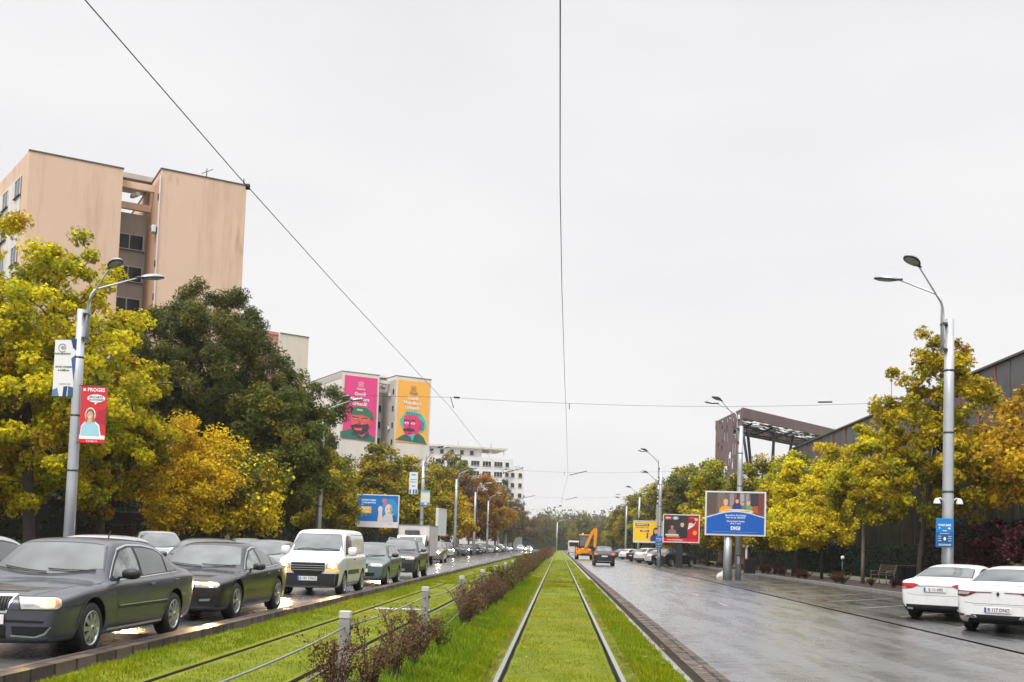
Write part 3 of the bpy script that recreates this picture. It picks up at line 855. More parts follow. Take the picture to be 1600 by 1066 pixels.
GREY_DARK = (.060,.066,.078)
def spec(**k):
    d = dict(L=4.5, W=1.8, H=1.45, fo=.9, wb=2.65, wr=.32, ground=.17, hood_s=1.25, hood_z=.90, ws_top=1.95, roof_end=3.3, rg_base=3.95, deck_z=1.06,
             nose_z=.74, belt0=.87, belt1=.93, paint=GREY_DARK, mirror=(1.72, 1.0), mid=2.42, rearp=3.28)
    d.update(k)
    if 'side' not in d and not d.get('van'):
        d['side'], d['panes'] = sedan_side(d['hood_s'], d['ws_top'], d['roof_end'], d['rg_base'], d['belt0'], d['belt1'], d['H'], mid=d['mid'], rear=d['rearp'])
    return d
def std_front(W, z0, z1, yin, yout, mat='lens_clear', wrap=.55, gz=(.5,.66), gw=.34, chrome=False):
    h = W/2
    f = [('headlight_housing', 'black_trim', [(yin-.02, z1+.015), (yout, z1+.01), (yout+.06, z1-.02)], [(yin-.0, z0-.015), (yout, z0-.012), (yout+.06, z0+.03)], .004, True, wrap),
         ('headlight', mat, [(yin, z1), (yout, z1-.005), (yout+.045, z1-.03)], [(yin+.02, z0), (yout, z0+.005), (yout+.045, z0+.04)], .010, True, wrap)]
    if gw:
        if chrome: f.append(('grille_frame', 'chrome', [(-gw-.03, gz[1]+.028), (gw+.03, gz[1]+.028)], [(-gw+.04, gz[0]-.028), (gw-.04, gz[0]-.028)], .007))
        f.append(('grille', 'under_black', [(-gw, gz[1]), (gw, gz[1])], [(-gw+.06, gz[0]), (gw-.06, gz[0])], .012))
    return f

# --- 1: grey executive saloon (nearest on the left)
SAL = spec(L=4.80, W=1.78, H=1.44, roofw=.70, fo=.93, wb=2.80, wr=.322, hood_s=1.34, hood_z=.90, ws_top=1.98, roof_end=3.50, rg_base=4.22, deck_z=1.07, tail_z=1.02, nose_z=.77,
    belt0=.87, belt1=.93, paint=(.055,.060,.074), mirror=(1.82, .975), mirror_mat='black_trim', mid=2.56, rearp=3.52, rim='ten', chrome_line=True,
    handles=[(2.78, .81), (3.72, .84)], lines=[[(1.66,.30),(1.62,.70),(1.70,.86)], [(2.62,.28),(2.66,.6),(2.64,.89)], [(3.55,.45),(3.62,.7),(3.66,.98)], [(1.45,.30),(3.2,.28)], [(.22,.62),(.62,.63)]],
    mouldings=[(.525, .56, 1.68, 3.40, 'black_trim'), (.558, .570, 1.68, 3.40, 'trim_silver'), (.255, .285, 1.42, 3.30, 'trim_silver')], hood_lines=[[(.10,.52),(.35,.60),(.9,.70),(1.42,.80)]], antenna=3.3,
    front=std_front(1.78, .60, .735, .43, .90, 'lens_clear', .7, (.575,.735), .32, True) +
      [('reflector', 'lamp_grey', [(.49,.70),(.60,.70)], [(.49,.635),(.60,.635)], .013, True, .7), ('headlight_glow', 'lens_glow', [(.65,.67),(.68,.71),(.76,.72),(.84,.71),(.86,.67)], [(.65,.66),(.68,.62),(.76,.61),(.84,.62),(.86,.66)], .013, True, .7), ('indicator_lens', 'lens_amber', [(.86,.71),(.91,.70)], [(.87,.64),(.91,.65)], .013, True, .7), ('bumper_groove', 'under_black', [(.20,.475),(.72,.465)], [(.20,.445),(.70,.44)], .006, True, .3),
       ('fog_intake', 'under_black', [(.34,.40),(.78,.40)], [(.36,.30),(.62,.29),(.72,.33)], .006, True, .3), ('fog_intake_lip', 'lamp_grey', [(.34,.30),(.62,.288),(.72,.325),(.785,.40)], [(.34,.285),(.62,.272),(.74,.31),(.80,.40)], .009, True, .3),
       ('lower_intake', 'under_black', [(-.28,.40),(.28,.40)], [(-.28,.26),(.28,.26)], .006), ('bumper_seam', 'black_trim', [(.33,.592),(.90,.598)], [(.33,.585),(.90,.591)], .004, True, .5), ('hood_line', 'black_trim', [(-.40,.80),(.40,.80)], [(-.40,.793),(.40,.793)], .004)],
    bars=[(.02, .30, .585, .725, 8, True, 'black_trim')], bulbs=[(.68,.665,'headlamp_lit',.045), (-.68,.665,'headlamp_lit',.045)],
    rear=[('tail_light', 'lens_red', [(.5,.90),(.80,.92)], [(.5,.70),(.80,.70)], .007, True, .6)], plate_f=(.475, 'B 86 SKP'), plate_r=(.8, ''))
# --- 2: dark coupe-like five door
FAST = spec(L=4.71, W=1.86, H=1.40, fo=.90, wb=2.81, wr=.335, ground=.15, hood_s=1.38, hood_z=.875, ws_top=2.20, roof_end=3.15, rg_base=4.35, deck_z=1.03, tail_z=.99, nose_z=.76,
    belt0=.85, belt1=.93, paint=(.016,.017,.022), mirror=(1.90, .95), mirror_mat='car_paint', mid=2.66, rearp=3.45, rim='double', chrome_line=True, rgw=.86,
    handles=[(2.85,.79),(3.62,.83)], lines=[[(1.70,.28),(1.68,.7),(1.76,.9)], [(2.70,.27),(2.74,.6),(2.72,.92)], [(3.42,.4),(3.52,.7),(3.60,.95)]],
    mouldings=[(.215,.24,1.45,3.35,'trim_silver')], hood_lines=[[(.12,.50),(.5,.62),(1.42,.80)]],
    front=std_front(1.86, .60, .70, .42, .84, 'lens_clear', .6, (.36,.70), .30, True) +
      [('headlight_glow', 'lens_glow', [(.46,.693),(.80,.68)], [(.58,.63),(.78,.625)], .013, True, .6), ('fog_intake', 'under_black', [(.46,.44),(.80,.46)], [(.50,.30),(.76,.33)], .006, True, .4), ('fog_light', 'lamp_grey', [(.52,.40),(.72,.41)], [(.52,.36),(.70,.37)], .010, True, .4)],
    bars=[(-.27, .27, .40, .68, 7, False, 'dark_metal')], bulbs=[(.70,.65,'headlamp_white',.045), (-.70,.65,'headlamp_lit',.045)],
    rear=[('tail_light', 'lens_red', [(.45,.90),(.84,.93)], [(.45,.78),(.84,.76)], .007, True, .6)], plate_f=(.46, ''), plate_r=(.72, ''))
# --- 3: white panel van
VAN = spec(van=True, L=4.16, W=1.72, H=1.82, fo=.80, wb=2.57, wr=.315, ground=.19, hood_s=.86, hood_z=1.17, ws_top=1.50, roof_end=4.02, rg_base=4.10, deck_z=1.0, nose_z=.98, roofw=.80,
    belt0=1.05, belt1=1.08, paint=(.74,.74,.73), mirror=(1.28, 1.19), mirror_mat='car_paint', mirror_scale=1.1, mirror_tall=1.7, mirror_sq=.35, rim='five', square_tail=True, nosew=.86, black_handles=True,
    handles=[(1.98,.97)], lines=[[(1.0,.35),(1.02,.95),(1.12,1.12)], [(2.05,.32),(2.08,1.0),(2.02,1.66)], [(3.05,.5),(3.06,1.66)], [(1.1,.32),(3.0,.32)], [(2.1,1.66),(4.0,1.66)], [(2.15,1.12),(3.95,1.14)]],
    mouldings=[(.56,.68,1.15,2.75,'lamp_dark'), (.20,.32,1.1,3.0,'lamp_dark')], antenna=1.75,
    front=[('bumper', 'black_trim', [(-.86,.60),(.86,.60)], [(-.83,.26),(.83,.26)], .020), ('bumper_corner', 'black_trim', [(.60,.60),(.95,.60)], [(.60,.27),(.93,.27)], .018, True, 1.2),
       ('headlight', 'lens_clear', [(.50,.90),(.80,.89)], [(.47,.72),(.83,.72)], .010, True, .35), ('indicator', 'amber_lit', [(.47,.715),(.83,.715)], [(.47,.655),(.83,.655)], .012, True, .35),
       ('headlight_glow', 'lens_glow', [(.54,.87),(.78,.86)], [(.53,.74),(.80,.74)], .013, True, .35),
       ('grille', 'under_black', [(-.45,.86),(.45,.86)], [(-.45,.68),(-.30,.56),(.30,.56),(.45,.68)], .022), ('grille_rim', 'black_trim', [(-.47,.885),(.47,.885)], [(-.45,.86),(.45,.86)], .024), ('bumper_lip','lamp_dark',[(-.7,.30),(.7,.30)],[(-.7,.27),(.7,.27)],.03)],
    bars=[(-.44,.44,.66,.84,3,False,'galvanised')], bulbs=[(.66,.80,'headlamp_lit',.055), (-.66,.80,'headlamp_lit',.055)], plate_f=(.46, 'B 101 CWO'), rear=[])
VAN['side'] = ([(1.12,1.14),(1.30,1.42),(1.50,1.62),(1.66,1.63),(1.95,1.60)], [(1.12,1.11),(1.95,1.09)])
VAN['panes'] = [([(1.16,1.16),(1.34,1.42),(1.53,1.58),(1.66,1.60),(1.90,1.57)], [(1.16,1.13),(1.90,1.12)])]
# --- 4: grey-green small estate
EST = spec(L=4.15, W=1.67, H=1.47, fo=.80, wb=2.46, wr=.30, hood_s=1.10, hood_z=.91, ws_top=1.80, roof_end=3.70, rg_base=4.02, deck_z=1.0, nose_z=.80, belt0=.93, belt1=.99, hatch=True, square_tail=True,
    paint=(.095,.135,.135), mirror=(1.58,1.03), mirror_mat='black_trim', mid=2.25, rearp=3.10, rim='five',
    handles=[(2.45,.87),(3.2,.89)], lines=[[(1.45,.30),(1.42,.75),(1.5,.93)], [(2.32,.28),(2.34,.95)], [(3.1,.4),(3.14,.98)]], mouldings=[(.54,.57,1.45,3.05,'lamp_grey')],
    front=std_front(1.67, .64, .76, .36, .74, 'lens_clear', .6, (.66,.74), .28) + [('lower_intake','under_black',[(-.5,.45),(.5,.45)],[(-.45,.33),(.45,.33)],.006)],
    rear=[('tail_light', 'lens_red', [(.62,.98),(.80,.98)], [(.62,.70),(.80,.70)], .007, True, .7)], plate_f=(.52, ''), plate_r=(.75, ''))
# --- 5: upright off-roader
SUV = spec(L=4.35, W=1.82, H=1.67, fo=.82, wb=2.67, wr=.36, ground=.24, hood_s=1.12, hood_z=1.07, ws_top=1.80, roof_end=3.85, rg_base=4.22, deck_z=1.12, nose_z=.96, belt0=1.06, belt1=1.12, hatch=True, square_tail=True, roofw=.70,
    paint=(.05,.052,.056), mirror=(1.55,1.18), mid=2.25, rearp=3.20, rim='five', rails=True, arch='black_trim',
    handles=[(2.4,1.0),(3.2,1.02)], lines=[[(1.42,.40),(1.4,1.05)], [(2.3,.36),(2.32,1.08)], [(3.15,.5),(3.2,1.1)]], mouldings=[(.32,.48,1.3,3.05,'black_trim')],
    front=std_front(1.82, .78, .92, .44, .80, 'lens_clear', .5, (.80,.93), .42) + [('lower_bumper','black_trim',[(-.84,.62),(.84,.62)],[(-.80,.34),(.80,.34)],.012), ('skid_plate','lamp_grey',[(-.45,.42),(.45,.42)],[(-.42,.33),(.42,.33)],.02)],
    bars=[(-.40,.40,.82,.92,3,False,'chrome')],
    rear=[('tail_light','lens_red',[(.66,1.08),(.88,1.08)],[(.66,.80),(.88,.80)],.007,True,.6), ('rear_bumper','black_trim',[(-.84,.60),(.84,.60)],[(-.80,.34),(.80,.34)],.012)], plate_f=(.66, ''), plate_r=(.86, ''))
# --- 6: white saloon with narrow red lamps joined by a line
MEG = spec(L=4.63, W=1.81, H=1.45, fo=.90, wb=2.71, wr=.33, hood_s=1.30, hood_z=.98, ws_top=2.05, roof_end=3.30, rg_base=4.22, deck_z=1.09, tail_z=1.08, nose_z=.78, belt0=.95, belt1=1.02, paint=(.80,.80,.80),
    mirror=(1.78,1.03), mid=2.5, rearp=3.4, rim='double', chrome_line=True, rgw=.90,
    handles=[(2.7,.9),(3.5,.93)], lines=[[(1.55,.3),(1.6,.9)], [(2.55,.28),(2.57,.95)], [(3.4,.45),(3.5,.98)]],
    front=std_front(1.81, .64, .75, .42, .80), plate_f=(.45, ''), plate_r=(.505, 'B 117 DNO'),
    rear=[('tail_light','lens_dark_red',[(.42,.885),(.62,.895),(.84,.90)],[(.42,.865),(.56,.80),(.66,.77),(.84,.79)],.010,True,.5), ('light_line','lens_dark_red',[(.12,.885),(.45,.885)],[(.12,.868),(.45,.862)],.010,True,.0),
          ('tail_light_inner','lens_clear',[(.54,.872),(.80,.875)],[(.60,.815),(.80,.82)],.014,True,.5), ('fog_reflector','lens_dark_red',[(.66,.40),(.83,.42)],[(.66,.36),(.83,.35)],.010,True,.5),
          ('rear_diffuser','under_black',[(-.52,.40),(.52,.40)],[(-.62,.22),(.62,.22)],.012), ('exhaust_trim','chrome',[(.44,.385),(.66,.375)],[(.40,.33),(.68,.325)],.018,True,.2), ('exhaust','under_black',[(.47,.37),(.63,.362)],[(.44,.343),(.64,.34)],.022,True,.2),
          ('boot_seam','black_trim',[(-.66,.655),(-.5,.635),(.5,.635),(.66,.655)],[(-.66,.648),(-.5,.628),(.5,.628),(.66,.648)],.003), ('plate_recess','lamp_grey',[(-.42,.60),(.42,.60)],[(-.50,.595),(.50,.595)],.003),
          ('badge','dark_metal',[(-.03,.86),(0,.90),(.03,.86)],[(-.03,.84),(0,.79),(.03,.84)],.012), ('spoiler_lip','car_paint',[(-.62,1.055),(.62,1.055)],[(-.62,1.03),(.62,1.03)],.02)])
# --- 7: white saloon with wide red lamps
AUD = spec(L=4.70, W=1.83, H=1.43, fo=.87, wb=2.81, wr=.33, hood_s=1.42, hood_z=.97, ws_top=2.15, roof_end=3.35, rg_base=4.12, deck_z=1.07, tail_z=1.06, nose_z=.76, belt0=.93, belt1=1.0, paint=(.80,.80,.79),
    mirror=(1.88,1.0), mid=2.6, rearp=3.45, rim='ten', handles=[(2.8,.87),(3.6,.9)], lines=[[(1.7,.3),(1.72,.9)], [(2.65,.28),(2.67,.95)], [(3.5,.45),(3.6,.98)]],
    front=std_front(1.83, .62, .73, .42, .82), plate_f=(.45, ''), plate_r=(.78, 'IL 11 HFS'),
    rear=[('tail_light','lens_red',[(.40,.90),(.50,.93),(.84,.93)],[(.40,.88),(.56,.80),(.84,.78)],.010,True,.5), ('boot_chrome','lamp_grey',[(-.42,.872),(.42,.872)],[(-.42,.858),(.42,.858)],.010),
          ('tail_light_inner','lens_clear',[(.70,.83),(.83,.83)],[(.70,.80),(.83,.80)],.013,True,.5),
          ('rear_diffuser','under_black',[(-.78,.40),(.78,.40)],[(-.70,.22),(.70,.22)],.012), ('exhaust','chrome',[(.52,.33),(.66,.33)],[(.52,.29),(.66,.29)],.03,True,.1),
          ('boot_seam','black_trim',[(-.66,.68),(-.5,.64),(.5,.64),(.66,.68)],[(-.66,.674),(-.5,.634),(.5,.634),(.66,.674)],.003), ('spoiler_lip','car_paint',[(-.62,1.035),(.62,1.035)],[(-.62,1.01),(.62,1.01)],.016)])
# --- 8: generic hatchback and crossover for parked cars
HAT = spec(L=4.15, W=1.76, H=1.47, fo=.84, wb=2.54, wr=.31, hood_s=1.10, hood_z=.93, ws_top=1.80, roof_end=3.45, rg_base=4.0, deck_z=.98, nose_z=.80, belt0=.90, belt1=.97, hatch=True, square_tail=True, paint=(.4,.4,.42), mirror=(1.58,1.05), mid=2.25, rearp=3.1, lvl=1,
    front=std_front(1.76, .66, .78, .40, .78), plate_f=(.5,''), rear=[('tail_light','lens_red',[(.62,.98),(.84,.98)],[(.62,.80),(.84,.80)],.008,True,.6), ('rear_bumper','black_trim',[(-.7,.40),(.7,.40)],[(-.65,.24),(.65,.24)],.01)], plate_r=(.62,''))
CRO = spec(L=4.45, W=1.84, H=1.64, fo=.88, wb=2.68, wr=.35, ground=.2, hood_s=1.18, hood_z=1.02, ws_top=1.95, roof_end=3.75, rg_base=4.32, deck_z=1.08, nose_z=.90, belt0=1.03, belt1=1.12, hatch=True, square_tail=True, paint=(.03,.03,.035), mirror=(1.65,1.15), mid=2.35, rearp=3.3, lvl=1, arch='black_trim',
    front=std_front(1.84, .74, .86, .42, .82), plate_f=(.6,''), rear=[('tail_light','lens_red',[(.60,1.02),(.88,1.04)],[(.60,.90),(.88,.88)],.008,True,.6), ('rear_bumper','black_trim',[(-.84,.52),(.84,.52)],[(-.80,.26),(.80,.26)],.012), ('bumper_strip','lamp_grey',[(-.6,.40),(.6,.40)],[(-.6,.36),(.6,.36)],.018)], plate_r=(.80,''))
SEDG = spec(lvl=1, front=std_front(1.8, .62, .74, .42, .80), plate_f=(.45,''), rear=[('tail_light','lens_red',[(.5,.92),(.80,.93)],[(.5,.78),(.80,.76)],.008,True,.6)], plate_r=(.7,''))

DOWN = -PI/2     # heading towards the camera
def car(name, sp, x, y_front, label, cat='car', heading=DOWN, group=None, centre=None):
    root, bvh, body = make_car(name, sp)
    if centre is None:
        c = Vector((x, y_front, 0)) - Vector((math.cos(heading), math.sin(heading), 0))*sp['L']/2
    else: c = Vector(centre)
    place(root, c.x, c.y, heading); root.scale.z = .95 if centre is not None else 1; tag(root, label, cat, group); return root
QUEUE = 'vehicles queuing in the left carriageway'
LX = -6.76
a = car('saloon_car', SAL, -6.66, 12.25, 'dark grey saloon with chrome window line, nearest in the queue', 'car', group=QUEUE)
headlight_beam(a, SAL, .68, .665, 25); headlight_beam(a, SAL, -.68, .665, 25)
a = car('fastback_car', FAST, LX-.05, 18.55, 'near-black low fastback with one headlight flaring, behind the grey saloon', 'car', group=QUEUE)
headlight_beam(a, FAST, .70, .65, 170); headlight_beam(a, FAST, -.70, .65, 170)
a = car('panel_van', VAN, -6.70, 28.2, 'white panel van with black bumper and both headlights lit', 'van', group=QUEUE)
headlight_beam(a, VAN, .66, .8, 190); headlight_beam(a, VAN, -.66, .8, 190)
car('estate_car', EST, -6.62, 35.2, 'grey-green small estate car directly behind the white panel van', 'car', group=QUEUE)
SUV['bulbs'] = [(-.66,.86,'headlamp_white',.09), (.66,.86,'lens_glow',.06)]
a = car('offroad_car', SUV, -6.70, 43.0, 'dark off-roader with roof rails and one blazing headlight, behind the grey-green estate', 'car', group=QUEUE)
headlight_beam(a, SUV, -.66, .86, 260)
car('white_saloon', MEG, 0, 0, 'white saloon with narrow dark red lamps and twin exhausts, plate reading B 117 DNO', 'car', heading=PI/2-R(36), centre=(10.30, 23.25, 0), group='cars parked at an angle on the right')
car('white_saloon', AUD, 0, 0, 'white saloon with wide bright red lamps, plate reading IL 11 HFS', 'car', heading=PI/2-R(37), centre=(10.40, 26.95, 0), group='cars parked at an angle on the right')
# prototypes reused for the rest of the traffic
protoS, _, _ = make_car('saloon_car', SEDG); protoH, _, _ = make_car('hatchback_car', HAT); protoC, _, _ = make_car('crossover_car', CRO)
used = set()
def dup_car(proto, sp, x, y, heading, col, label, group, cat='car', front=True):
    if id(proto) in used: r = copy_tree(proto)
    else: r = proto; used.add(id(proto))
    c = Vector((x, y, 0)) - (Vector((math.cos(heading), math.sin(heading), 0))*sp['L']/2 if front else Vector((0,0,0)))
    place(r, c.x, c.y, heading); recolour(r, col); tag(r, label, cat, group); return r
SILVER, WHITE, BLACK, DGREY, BLUE = (.46,.47,.49), (.74,.74,.74), (.015,.016,.018), (.07,.075,.085), (.03,.04,.08)
LX2 = -9.55
dup_car(protoS, SEDG, LX2, 14.1, DOWN, (.42,.43,.45), 'silver saloon cut off by the left edge, beyond the grey saloon', QUEUE)
dup_car(protoH, HAT, LX2, 19.6, DOWN, SILVER, 'silver hatchback half hidden behind the grey saloon roof', QUEUE)
dup_car(protoS, SEDG, LX2-.1, 26.5, DOWN, DGREY, 'dark grey saloon half hidden beyond the near-black fastback', QUEUE)
dup_car(protoS, SEDG, LX2, 32.4, DOWN, (.20,.22,.22), 'grey saloon with dark mirror half hidden beside the white panel van', QUEUE)
dup_car(protoH, HAT, LX2, 39.2, DOWN, (.5,.51,.52), 'pale hatchback seen just left of the white panel van', QUEUE)
s = dup_car(protoC, CRO, LX2-.05, 78.5, DOWN, (.20,.15,.12), 'brownish crossover with lit headlights behind the white box truck', QUEUE)
m = MB(); m.lathe([(0,.03),(.08,.02),(.1,0)], 'headlamp_white', (CRO['L']/2-.03, .62, .80), 12, 'X'); m.build('lit_bulb', s)
# moving away on the right
s = dup_car(protoC, CRO, 3.85, 90.2, PI/2, (.022,.024,.03), 'dark crossover with red tail lights driving away behind the yellow digger', 'traffic driving away on the right', front=False)
m = MB()
for y in (-.72, .72): m.box((-CRO['L']/2+.03, y, .97), (.08, .22, .10), 'brake_lit')
m.build('lit_tail_light', s)
# parked right
GP = 'cars parked at an angle on the right'
for (x, y, pr, sp_, col, lab) in ((10.6, 96.2, protoC, CRO, BLACK, 'black crossover parked behind the dark billboard post'), (10.3, 101.2, protoH, HAT, SILVER, 'silver hatchback parked just beyond the black crossover'),
        (10.2, 113, protoC, CRO, (.68,.66,.63), 'cream white crossover parked under the yellow billboard'), (10.2, 126, protoS, SEDG, BLACK, 'black saloon parked between two pale cars below the yellow billboard'),
        (10.1, 142, protoH, HAT, (.7,.7,.68), 'white hatchback parked just right of the dark moving crossover'), (10.1, 160, protoS, SEDG, DGREY, 'farthest dark saloon parked on the right, under the trees')):
    dup_car(pr, sp_, x, y, PI/2-R(48), col, lab, GP, front=False)
# parked left: bay beside the far part of the carriageway
GL = 'cars parked nose out along the left kerb'
names = ['white crossover parked just right of the box truck', 'grey crossover parked by the slim lamp post, second in the far row', 'black hatchback parked beside the grey crossover on the left', 'dark blue saloon parked under the orange tree',
         'black hatchback between the dark blue saloon and a silver car', 'silver saloon parked in the far left row', 'white hatchback parked far along the left row', 'dark grey crossover in the far left row', 'white saloon beyond the dark grey crossover', 'blue hatchback in the far left row',
         'black saloon near the end of the left row', 'silver hatchback near the end of the left row', 'white crossover last but one in the left row', 'grey saloon last in the left row']
kinds = [(protoC,CRO,WHITE),(protoC,CRO,(.16,.17,.18)),(protoH,HAT,BLACK),(protoS,SEDG,BLUE),(protoH,HAT,BLACK),(protoS,SEDG,SILVER),(protoH,HAT,WHITE),(protoC,CRO,DGREY),(protoS,SEDG,WHITE),(protoH,HAT,BLUE),(protoS,SEDG,BLACK),(protoH,HAT,SILVER),(protoC,CRO,WHITE),(protoS,SEDG,(.2,.2,.21))]
ys = [110, 129, 143, 152, 161, 170, 179, 188, 198, 208, 219, 231, 244, 258]
for i, (lab, (pr, sp_, col)) in enumerate(zip(names, kinds)):
    dup_car(pr, sp_, -13.2, ys[i], R(-28), col, lab, GL, front=False)
for i, (x, y, pr, sp_, col, lab) in enumerate(((-14.3, 37.5, protoC, CRO, SILVER, 'silver crossover with roof standing above the queue near the left lamp post'), (-13.9, 47, protoH, HAT, (.3,.31,.32), 'grey hatchback parked beyond the queue under the golden tree'))):
    dup_car(pr, sp_, x, y, R(-65), col, lab, 'cars parked under the left trees', front=False)
# oncoming car far away with lights
s = dup_car(protoH, HAT, -7.0, 245, DOWN, (.3,.3,.3), 'far oncoming car with bright headlights at the end of the hedge', 'far traffic')
m = MB()
for y in (-.6,.6): m.lathe([(0,.05),(.14,.03),(.16,0)], 'headlamp_white', (HAT['L']/2-.02, y, .72), 10, 'X')
m.build('lit_bulb', s)
dup_car(protoC, CRO, -9.6, 262, DOWN, WHITE, 'white car just beyond the far oncoming headlights', 'far traffic')

# ------------------------------------------------------------------ box truck
t = empty('box_truck', (-9.65, 70, 0), 0)      # local: -Y is forward
tag(t, 'small white box truck with roof vent standing in the queue', 'truck', QUEUE)
m = MB(); m.box((0, 2.3, 1.62), (2.12, 4.6, 2.06), 'truck_white', bev=.03); m.build('cargo_box', t)
m = MB()
for x in (-1.05, 1.05): m.box((x, 2.3, 2.645), (.05, 4.62, .05), 'lamp_grey'); m.box((x, -.012, 1.62), (.05, .03, 2.06), 'lamp_grey')
m.box((0, -.012, 2.645), (2.1, .03, .05), 'lamp_grey'); m.build('box_trim', t)
m = MB(); m.box((-.1, -.16, 2.18), (.95, .28, .26), 'lamp_dark', bev=.04)
for k in range(4): m.box((-.1, -.305, 2.10+k*.05), (.85, .02, .012), 'lamp_grey')
m.build('cooling_unit', t)
m = MB(); cabp = [(-2.05,.45),(-2.1,.95),(-1.75,1.22),(-1.2,1.88),(-.9,1.96),(-.12,1.96),(-.12,.45)]
m.prism([(y, z) for y, z in cabp], -.93, .93, 'truck_white', axis='X'); m.build('cab', t, fixn=True)
m = MB(); m.quad((-.80,-1.73,1.27),(.80,-1.73,1.27),(.74,-1.245,1.85),(-.74,-1.245,1.85),'car_glass'); m.build('windscreen', t)
for s_ in (-1,1):
    m = MB(); m.prism([(-1.5,1.22),(-1.15,1.72),(-.4,1.74),(-.4,1.2)], s_*.932, s_*.938, 'side_glass', axis='X'); m.build('side_window', t)
    m = MB(); m.box((s_*1.1,-1.35,1.45),(.10,.12,.36),'black_trim',bev=.03); m.tube([(s_*.93,-1.3,1.3),(s_*1.1,-1.33,1.3)],.015,'black_trim',5); m.build('mirror', t)
    m = MB(); m.box((s_*.68,-2.115,.80),(.34,.05,.2),'lens_clear',bev=.02); m.build('headlight', t)
    for yy in (-1.25, 3.1):
        w_ = MB(); w_.lathe([(.2,-.1),(.34,-.1),(.36,-.05),(.36,.05),(.34,.1),(.2,.1)],'rubber',(s_*.82,yy,.36),24,'X'); w_.lathe([(0,s_*.07),(.2,s_*.09)],'alloy',(s_*.82,yy,.36),20,'X'); w_.build('wheel', t)
m = MB(); m.box((0,-2.13,.5),(1.84,.12,.24),'lamp_dark',bev=.03); m.box((0,-2.125,.82),(.7,.04,.16),'black_trim',bev=.01); m.build('bumper', t)
m = MB(); m.box((0,1.2,.5),(.9,6.4,.16),'under_black'); m.build('chassis', t)

# ------------------------------------------------------------------ yellow backhoe, seen from behind
b = empty('backhoe_loader', (3.25, 130, 0), 0)     # rear faces -Y
tag(b, 'yellow backhoe digger driving away with its arm folded up', 'digger', 'traffic driving away on the right')
m = MB(); m.box((0,.6,1.05),(1.0,3.2,.7),'digger_yellow',bev=.08); m.box((0,2.6,1.25),(.95,1.6,.7),'digger_yellow',bev=.1); m.build('chassis', b)
cab = MB()
for x in (-.72,.72):
    for y in (.0,1.5): cab.tube([(x,y,1.3),(x*.9,y+.05,2.95)],.06,'black_trim',6)
cab.box((0,.78,3.0),(1.6,1.75,.14),'digger_yellow',bev=.05); cab.box((0,.75,1.5),(1.45,1.5,.35),'black_trim',bev=.05); cab.box((0,.75,2.92),(1.5,1.6,.06),'black_trim'); cb = cab.build('cab', b)
m = MB(); m.box((0,.02,2.2),(1.28,.02,1.3),'side_glass'); m.box((-.69,.75,2.2),(.02,1.35,1.3),'side_glass'); m.box((.69,.75,2.2),(.02,1.35,1.3),'side_glass'); m.build('cab_glass', cb)
m = MB(); m.lathe([(.09,0),(.09,.12),(.05,.2),(0,.2)],'amber_lit',(-.3,.5,3.07),10); m.build('beacon', b)
for x in (-1,1):
    m = MB(); m.lathe([(.4,-.22),(.74,-.22),(.8,-.12),(.8,.12),(.74,.22),(.4,.22)],'rubber',(x*1.0,.7,.8),24,'X'); m.lathe([(0,x*.1),(.4,x*.16)],'digger_yellow',(x*1.0,.7,.8),20,'X'); m.build('rear_wheel', b)
    m = MB(); m.lathe([(.25,-.16),(.46,-.16),(.5,-.08),(.5,.08),(.46,.16),(.25,.16)],'rubber',(x*.85,3.0,.5),20,'X'); m.build('front_wheel', b)
    m = MB(); m.box((x*1.0,.7,1.68),(.42,1.2,.07),'black_trim',bev=.02); m.build('mudguard', b)
    m = MB(); m.box((x*1.08,-.62,.95),(.16,.2,1.15),'digger_yellow',bev=.03); m.box((x*1.12,-.62,.32),(.34,.34,.06),'black_trim',bev=.02); m.build('stabiliser_leg', b)
    m = MB(); m.box((x*.85,-.75,1.35),(.16,.06,.12),'brake_lit'); m.build('tail_light', b)
m = MB(); m.box((0,-.62,.85),(2.3,.18,.5),'digger_yellow',bev=.04); m.box((0,-.7,.55),(1.4,.1,.2),'black_trim'); m.build('rear_frame', b)
m = MB(); m.box((.15,-.75,1.2),(.45,.35,.9),'digger_yellow',bev=.05)
pr = [(-.1,1.4),(.15,1.45),(.95,3.2),(1.28,3.75),(1.12,3.9),(.75,3.6),(-.0,1.9)]
m.prism([(x, z) for x, z in pr], -1.12, -.82, 'digger_yellow', axis='Y'); m.build('boom', b, fixn=True)
m = MB(); m.prism([(1.02,3.85),(1.32,3.95),(1.45,3.6),(1.30,1.5),(1.0,1.5),(1.0,3.2)], -1.46, -1.16, 'digger_yellow', axis='Y'); m.build('dipper_arm', b, fixn=True)
m = MB(); m.tube([(.35,-.7,2.6),(.95,-.78,3.45)],.06,'chrome',8); m.tube([(1.1,-1.0,3.6),(1.15,-1.0,2.2)],.07,'dark_metal',8); m.build('hydraulic_ram', b)
m = MB(); m.prism([(.7,1.5),(1.4,1.55),(1.45,1.1),(1.1,.8),(.75,.95)], -1.7,-1.0,'black_trim',axis='Y'); m.build('bucket', b, fixn=True)
m = MB(); m.box((0,4.3,.9),(2.2,.7,.8),'digger_yellow',bev=.1); m.build('front_shovel', b)
